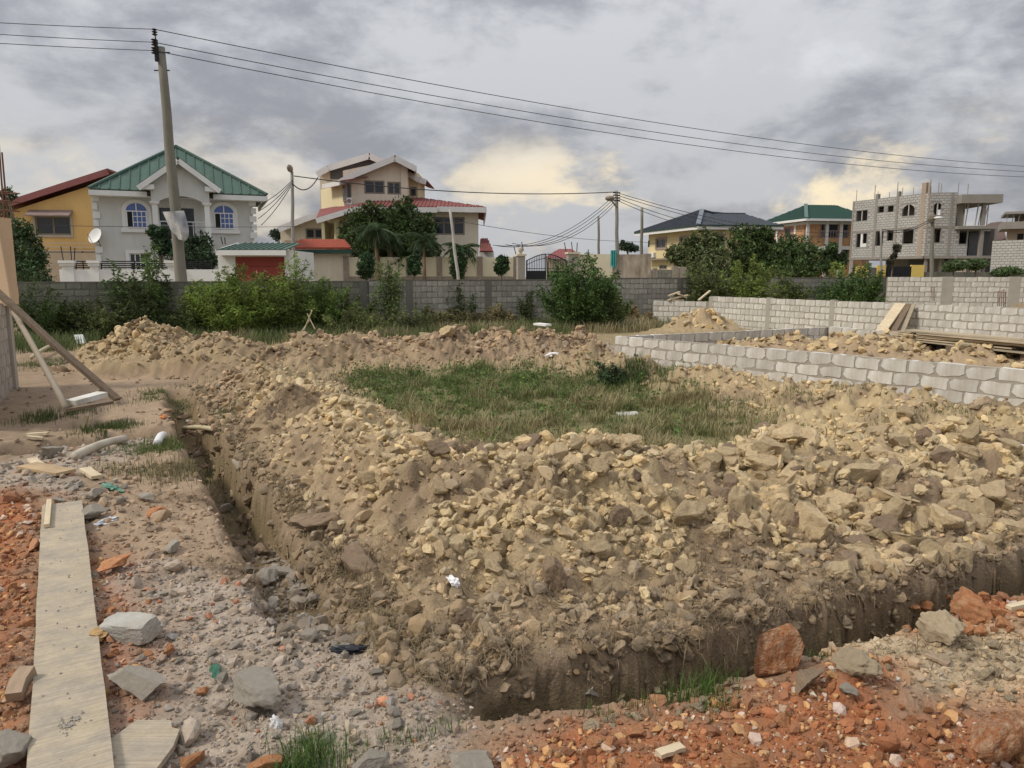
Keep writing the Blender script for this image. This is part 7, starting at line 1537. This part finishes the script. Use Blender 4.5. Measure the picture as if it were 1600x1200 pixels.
# grey block fragment
p = ghit(205, 1000, 1.2); t = thing('concrete_block', 'broken half of a grey concrete block beside the long board', 'block', tuple(p), .0); m_nb = mat('new_block_grey', (.42, .405, .36), rough=.95, var=.10, scale=8, bump=.006, bscale=110, fine=.08, dirt=(.30, .25, .19), dirt_amt=.5, dirt_scale=9)
v, f = ICO[3]; v = v / (np.abs(v).max(1)[:, None] ** .93); c_ = np.maximum(0, v @ np.array((.62, .55, .55)) - 1.5); v = v - c_[:, None] * np.array((.62, .55, .55)) * 1.5; c_ = np.maximum(0, v @ np.array((-.8, .3, .3)) - 1.2); v = v - c_[:, None] * np.array((-.8, .3, .3))
v = v * (1 + .035 * vnoise(v[:, 0] * 4 + v[:, 2] * 2, v[:, 1] * 4 - v[:, 2] * 3, 5) + .02 * vnoise(v[:, 0] * 11, v[:, 1] * 11 + v[:, 2] * 9, 6))[:, None] * np.array((.155, .075, .062)); v = v @ np.array(Matrix.Rotation(R(-16), 3, 'Z') @ Matrix.Rotation(R(9), 3, 'X') @ Matrix.Rotation(R(-5), 3, 'Y')).T + (0, 0, .06)
link('block', npmesh('block', v, f), m_nb, t)
# mortar crumbs on the long board
r_ = np.random.default_rng(3); cq = L0[14] + r_.normal(0, 1, (60, 3)) * (.02, .035, 0); cq2 = np.array([L0[i] for i in r_.integers(1, 16, 50)]) + r_.uniform(-.13, .13, (50, 1)) * (1, 0, 0) + r_.normal(0, .03, (50, 1)) * (0, 1, 0); cq = np.concatenate([cq, cq2]); v8, f8 = OCT
P8 = (v8[None] * r_.uniform(.003, .009, (len(cq), 1, 1)) * (1 + r_.normal(0, .3, (len(cq), 6, 3))) + cq[:, None] + (0, 0, .04)).reshape(-1, 3); o = link('mortar_crumbs', npmesh('mortar_crumbs', P8, (f8[None] + (np.arange(len(cq)) * 6)[:, None, None]).reshape(-1, 3), jitcol(np.broadcast_to(np.array((.36, .33, .28)), (len(P8), 3)), len(P8), .05, 2)), m_stone); o['kind'] = 'stuff'
# crumpled brown paper bag
def crumple(label, cat, px, py, w_, m, seed, name='rag', sq=(1, .8, .5), rough=.35, lift=.4):
    p = ghit(px, py, 1.2); r = w_ / 2 / FOC * math.hypot(p[0], p[1], CAM_H - p[2]); v, f = rock(seed, 2, 3, rough, .9); me = npmesh(name, v * np.array(sq), f); me.materials.append(m); o = bpy.data.objects.new(name, me); C.objects.link(o)
    o.location = (p[0], p[1], p[2] + r * lift * sq[2]); o.scale = (r * 1.1,) * 3; o.rotation_euler = (0, 0, seed); tag(o, label, cat)
m_plas = mat('white_plastic', (.74, .74, .74), rough=.35, var=.05, spec=.5)
crumple('crumpled brown paper bag between the board and the block fragment', 'paper bag', 162, 995, 44, mat('brown_paper', (.42, .27, .12), rough=.8, var=.2, scale=8), 61, 'paper_bag', (1, .7, .5))
crumple('white crumpled plastic bag on the front slope of the spoil', 'plastic bag', 706, 918, 28, m_plas, 62, 'plastic_bag', (1, .7, .7), .25)
crumple('small white plastic scrap near the bottom grass tuft', 'plastic scrap', 434, 1138, 22, m_plas, 63, 'plastic_scrap', (.6, .5, 1.3), .4)
crumple('clear plastic scrap on the path beyond the long board', 'plastic scrap', 168, 817, 28, mat('clear_plastic', (.55, .58, .62), rough=.25, spec=.6), 64, 'plastic_scrap', (1.2, .6, .3), .4)
crumple('green glass bottle neck lying in the grey rubble', 'glass', 340, 1055, 34, mat('green_glass', (.012, .10, .05), rough=.12, spec=.7), 65, 'bottle_shard', (1.2, .6, .5), .12)
crumple('black plastic scrap in the near end of the left trench', 'plastic scrap', 540, 1018, 44, mat('black_plastic', (.015, .016, .02), rough=.4), 66, 'plastic_scrap', (1.3, .6, .3), .4)
crumple('white bag on the spoil at the right edge of the picture', 'plastic bag', 1596, 702, 16, m_plas, 67, 'plastic_bag')
crumple('white foam piece at the near edge of the grass plot', 'foam piece', 780, 690, 22, m_plas, 68, 'foam_piece', (1.4, .6, .5))
crumple('white lump on the far spoil ridge', 'plastic bag', 865, 556, 18, m_plas, 69, 'plastic_bag', (1.3, .6, .5))
crumple('white scrap lying in the trench bottom, far part', 'plastic scrap', 295, 661, 8, m_plas, 70, 'plastic_scrap')
crumple('orange packet beside the path', 'packet', 255, 653, 14, mat('orange_packet', (.6, .22, .06), rough=.4), 71, 'packet', (1.2, .7, .5))
crumple('green and white packaging on the dusty strip', 'packet', 178, 765, 26, mat('green_packet', (.12, .25, .18), rough=.4, var=.4, scale=30), 72, 'packet', (1.2, .7, .5))
# pipes and bamboo
def rod(label, a, b, r0, m, name='pole_piece', cat='pipe', dz=.0, bend=.03, r1=None, nodes=0, world=False):
    A, Bq = (np.array(a), np.array(b)) if world else (ghit(*a, 1.2), ghit(*b, 1.2))
    A = A + (0, 0, r0 + dz); Bq = Bq + (0, 0, r0 + dz); mb = MB(); n = 10; pts = [A + (Bq - A) * k / n + np.array((0, 0, bend * math.sin(math.pi * k / n))) for k in range(n + 1)]
    rad = [r0 + ((r1 or r0) - r0) * k / n for k in range(n + 1)]
    mb.tube(pts, rad, 10)
    for k in range(nodes): c = pts[1 + k * 3 % n]; dd = (Bq - A) / np.linalg.norm(Bq - A) * .012; mb.tube([c - dd, c + dd], r0 * 1.18, 10)
    t = thing(name, label, cat, tuple(A)); part('length', mb, m, t, smooth=True); return t
m_pipe = mat('dirty_pipe', (.50, .45, .36), rough=.7, var=.12, scale=5, dirt=(.30, .24, .17), dirt_amt=.6, dirt_scale=4)
rod('dirty pale pipe lying across the dusty strip', (118, 722), (196, 692), .055, m_pipe, 'pipe', r1=.045)
rod('short white pipe end on the path edge', (246, 700), (256, 686), .05, mat('white_pipe', (.68, .68, .66), rough=.4), 'pipe')
rod('bamboo piece bridging the left trench', (287, 680), (338, 685), .035, m_bamboo, 'bamboo_piece', 'bamboo', dz=.08, nodes=2)
A = ghit(364, 785); rod('upright bamboo stub leaning in the left trench', A, A + np.array((.0, .45, .42)), .04, m_bamboo, 'bamboo_piece', 'bamboo', nodes=2, world=True)
A = ghit(372, 745); plank('grey board piece on top of the bamboo stub in the left trench', [A + (-.1, .25, .1), A + (.05, .05, .05)], .12, .03, m_board, 'board_piece', 'board', 9)
rod('bamboo pole lying on the grass behind the timber brace', (50, 570), (85, 548), .045, m_bamboo, 'bamboo_piece', 'bamboo', dz=.12)
for k, (a, b, w_, lab, m) in enumerate((((44, 683), (76, 682), .07, 'thin pale stick at the top left of the dusty strip', m_board2), ((43, 689), (68, 694), .06, 'second thin stick just below the first one', m_board2), ((50, 722), (66, 736), .10, 'short pale board end standing in the rubble', m_board2), ((42, 735), (104, 745), .20, 'flat tan board on the dusty strip', mat('tan_board', (.40, .29, .17), var=.12, wave=(16, 3, 16))), ((133, 738), (152, 752), .10, 'splintered pale wood chip right of the flat tan board', m_board2), ((1140, 200), (1, 1), 0, '', None))):
    if w_: plank(lab, gline(a, b, 5, .02), w_, .03, m, 'board_piece', 'board', 20 + k)
plank('brown splinter of wood on the pale soil at right', gline((1449, 1030), (1482, 1046), 4, .01), .05, .015, mat('brown_offcut', (.33, .24, .165)), 'wood_splinter', 'board', 31)
p = ghit(1572, 985); plank('pale wood strip lying in the right pile of red stones', [p + (0, 0, .12), p + (.16, .05, .13)], .04, .02, m_board2, 'wood_strip', 'board', 32)
plank('pale wood chip in the red rubble at the bottom', gline((1028, 1192), (1066, 1180), 4, .02), .045, .02, m_board2, 'wood_chip', 'board', 33)
# brace and props beside the left wall
P1, P2 = W(-12, 452, 12.6), ghit(183, 632); plank('long dark timber brace leaning from the plywood column to the ground', [P1, (P1 + P2) / 2, P2 + (0, 0, .06)], .13, .06, m_bdark, 'timber_brace', 'timber', 41)
A, Bq = W(22, 492, 13.0), W(104, 642, 9.9); rod('round pole propping the wall beside the dark brace', Bq, A, .045, mat('grey_round_pole', (.30, .25, .185), var=.12, scale=4), 'prop_pole', 'pole', world=True, bend=.02)
A, Bq = W(100, 643, 9.9), W(176, 630, 10.3); plank('short dark board spanning the pit between the pole and the brace', [A, (A + Bq) / 2, Bq], .14, .04, m_bdark, 'board_piece', 'board', 42)
A, Bq = W(107, 636, 10.1), W(158, 624, 10.6); t = thing('white_block', 'white foam-like slab resting on the short dark board', 'slab', tuple((A + Bq) / 2)); mb = MB(); mb.bar(A + (0, .05, .05), Bq + (0, .05, .07), .2, .07); part('slab', mb, m_bw, t)
mb = MB(); c = (W(136, 655, 10.1)); mb.bar(c + (-.1, 0, -.3), c + (.0, 0, .05), .05, .05); o = part('peg', mb, m_bamboo); tag(o, 'short peg sticking out of the pit under the brace', 'peg')
A = ghit(118, 540); plank('white sawn plank end sticking out near the far ditch', [W(128, 538, A[1]), W(122, 524, A[1] + .3)], .25, .03, mat('white_pipe', (.68, .68, .66)), 'board_piece', 'board', 43)
# plank stack beyond the foundation room
t0 = wxy(1440, 19.0); rr_ = random.Random(12); gr = 'loose planks stacked behind the foundation room'
S0, S1 = W(1400, 512, 19.0), W(1700, 526, 14.6); dirp = (S1 - S0); dirp[2] = 0; ln = np.linalg.norm(dirp); dirp /= ln; sp = np.array((-dirp[1], dirp[0], 0))
for k in range(34):
    lay = k // 6; u = rr_.uniform(-.2, .55) * ln * .5; L2 = rr_.uniform(2.0, 4.2); a = S0 * 1.0; a[2] = .50 + lay * .045; a = a + dirp * (u + .2) + sp * ((k % 6) * .17 - .25 + rr_.uniform(-.04, .04)); ang = rr_.uniform(-.06, .06); d = dirp * math.cos(ang) + sp * math.sin(ang); b = a + d * L2; b[2] += rr_.uniform(-.02, .02)
    plank(['bottom', 'second', 'third', 'fourth', 'fifth', 'top'][lay] + ' layer plank of the stack, ' + ['nearest', 'second from the front', 'third from the front', 'fourth from the front', 'fifth from the front', 'rearmost'][k % 6], [a, (a + b) / 2, b], rr_.uniform(.12, .2), .03, rr_.choice([m_board2, mat('grey_plank', (.33, .28, .20), var=.14, scale=2, wave=(20, 2, 20)), mat('grey_plank2', (.42, .34, .23), var=.14, scale=2, wave=(20, 2, 20))]), 'plank', 'plank', 50 + k, group=gr)
mb = MB()
for q in (.5, 2.2, 4.0): c = S0 + dirp * q; mb.box((c[0] - .45, c[1] - .3, 0), (c[0] + .45, c[1] + .3, .49))
o = part('stack_bearers', mb, m_bdark); tag(o, 'dark bearers under the plank stack', 'bearer')
Fq = Fc; 
for k, (dx, m, lab) in enumerate(((0, m_board2, 'wide pale board leaning on the long block wall left of the plank stack'), (.20, m_bdark, 'darker board leaning just behind the wide pale board'), (.34, mat('grey_plank', (.33, .28, .20)), 'thin grey board leaning beside the darker board'))):
    s, z = Fc.at(1405, 480, .3); top = Fc.p(s + dx, 1.22, .25 - .03 * k); bot = Fc.p(Fc.at(1378, 518, 1.2)[0] + dx, .30, 1.35 - .25 * k); plank(lab, [bot, (bot + top) / 2, top], .34 - .06 * k, .035, m, 'leaning_board', 'board', 90 + k)
# off-cuts on the low end of the block wall
for k, (a, b) in enumerate((((1045, 463), (1062, 457)), ((1048, 468), (1075, 462)), ((1050, 470), (1068, 470)), ((1060, 460), (1072, 466)), ((1044, 470), (1060, 466)), ((1092, 470), (1110, 455)))):
    plank(['lowest', 'left', 'middle', 'right', 'uppermost'][k] + ' pale off-cut in the pile on the low end of the pale block wall' if k < 5 else 'single stick leaning up behind the pile of off-cuts', [W(*a, 31.6), W(*b, 31.8)], .12, .05, m_board2, 'off_cut', 'timber', 100 + k, group='off-cuts on the wall end' if k < 5 else None)
t = thing('starter_bars', 'group of dark rebar rods standing beyond the long block wall', 'rebar', tuple(W(1565, 475, 24)))
for x in (1559, 1562, 1565, 1568, 1571): mb = MB(); mb.tube([W(x, 480, 24 + (x % 3) * .15), W(x + .5, 452 + (x % 4), 24 + (x % 3) * .15)], .012, 5); part('bar', mb, m_rust, t)
t = thing('starter_bars', 'few rebar rods standing near the pale boundary wall', 'rebar', tuple(W(1458, 460, 32)))
for x in (1456, 1458, 1460): mb = MB(); mb.tube([W(x, 470, 32), W(x, 448, 32)], .012, 5); part('bar', mb, m_rust, t)
mb = MB(); p = W(700, 520, 22.5); A = W(838, 506, 23); mb.bar(A + (0, 0, 0), W(857, 508, 22.7), .3, .06); o = part('foam_sheet', mb, m_white); tag(o, 'white flat sheet on the far gravel heap', 'sheet')
mb = MB(); A = W(490, 516, 19.3); mb.bar(W(656, 521, 18.6), W(702, 524, 18.4), .08, .05); o = part('pale_pole', mb, m_bamboo); tag(o, 'pale pole lying along the far spoil ridge', 'pole')
p = ghit(980, 648); mb = MB(); mb.hexa([p + v for v in np.array([(-.16, -.08, 0), (.16, -.08, 0), (.16, .08, 0), (-.16, .08, 0), (-.15, -.07, .03), (.15, -.07, .035), (.15, .07, .04), (-.15, .07, .03)])]); o = part('pale_slab', mb, m_bw); tag(o, 'pale flat slab lying in the grass plot', 'slab')
t = wild_bush('small dark green weed standing alone in the grass plot', 955, 13.0, .55, .3, 14, 900, (.045, .075, .03), 201, .03, name='weed', cat='weed')
# stakes sticking up out of the weeds
for k, (x0, y0, x1, y1) in enumerate(((475, 516, 488, 484), (492, 514, 480, 490), (470, 520, 484, 500))):
    mb = MB(); mb.tube([W(x0, y0, 22.5), W(x1, y1, 22.6)], .018, 5); o = part('dry_stalk', mb, m_bamboo); tag(o, 'thin dry stalk crossing others in the weeds at left', 'stalk', 'dry stalks in the weeds')
tot = 0
for o in scene.objects:
    pass
for me in bpy.data.meshes: me.calc_loop_triangles(); tot += len(me.loop_triangles)
print('unique tris', tot)
print('objects', len(scene.objects))
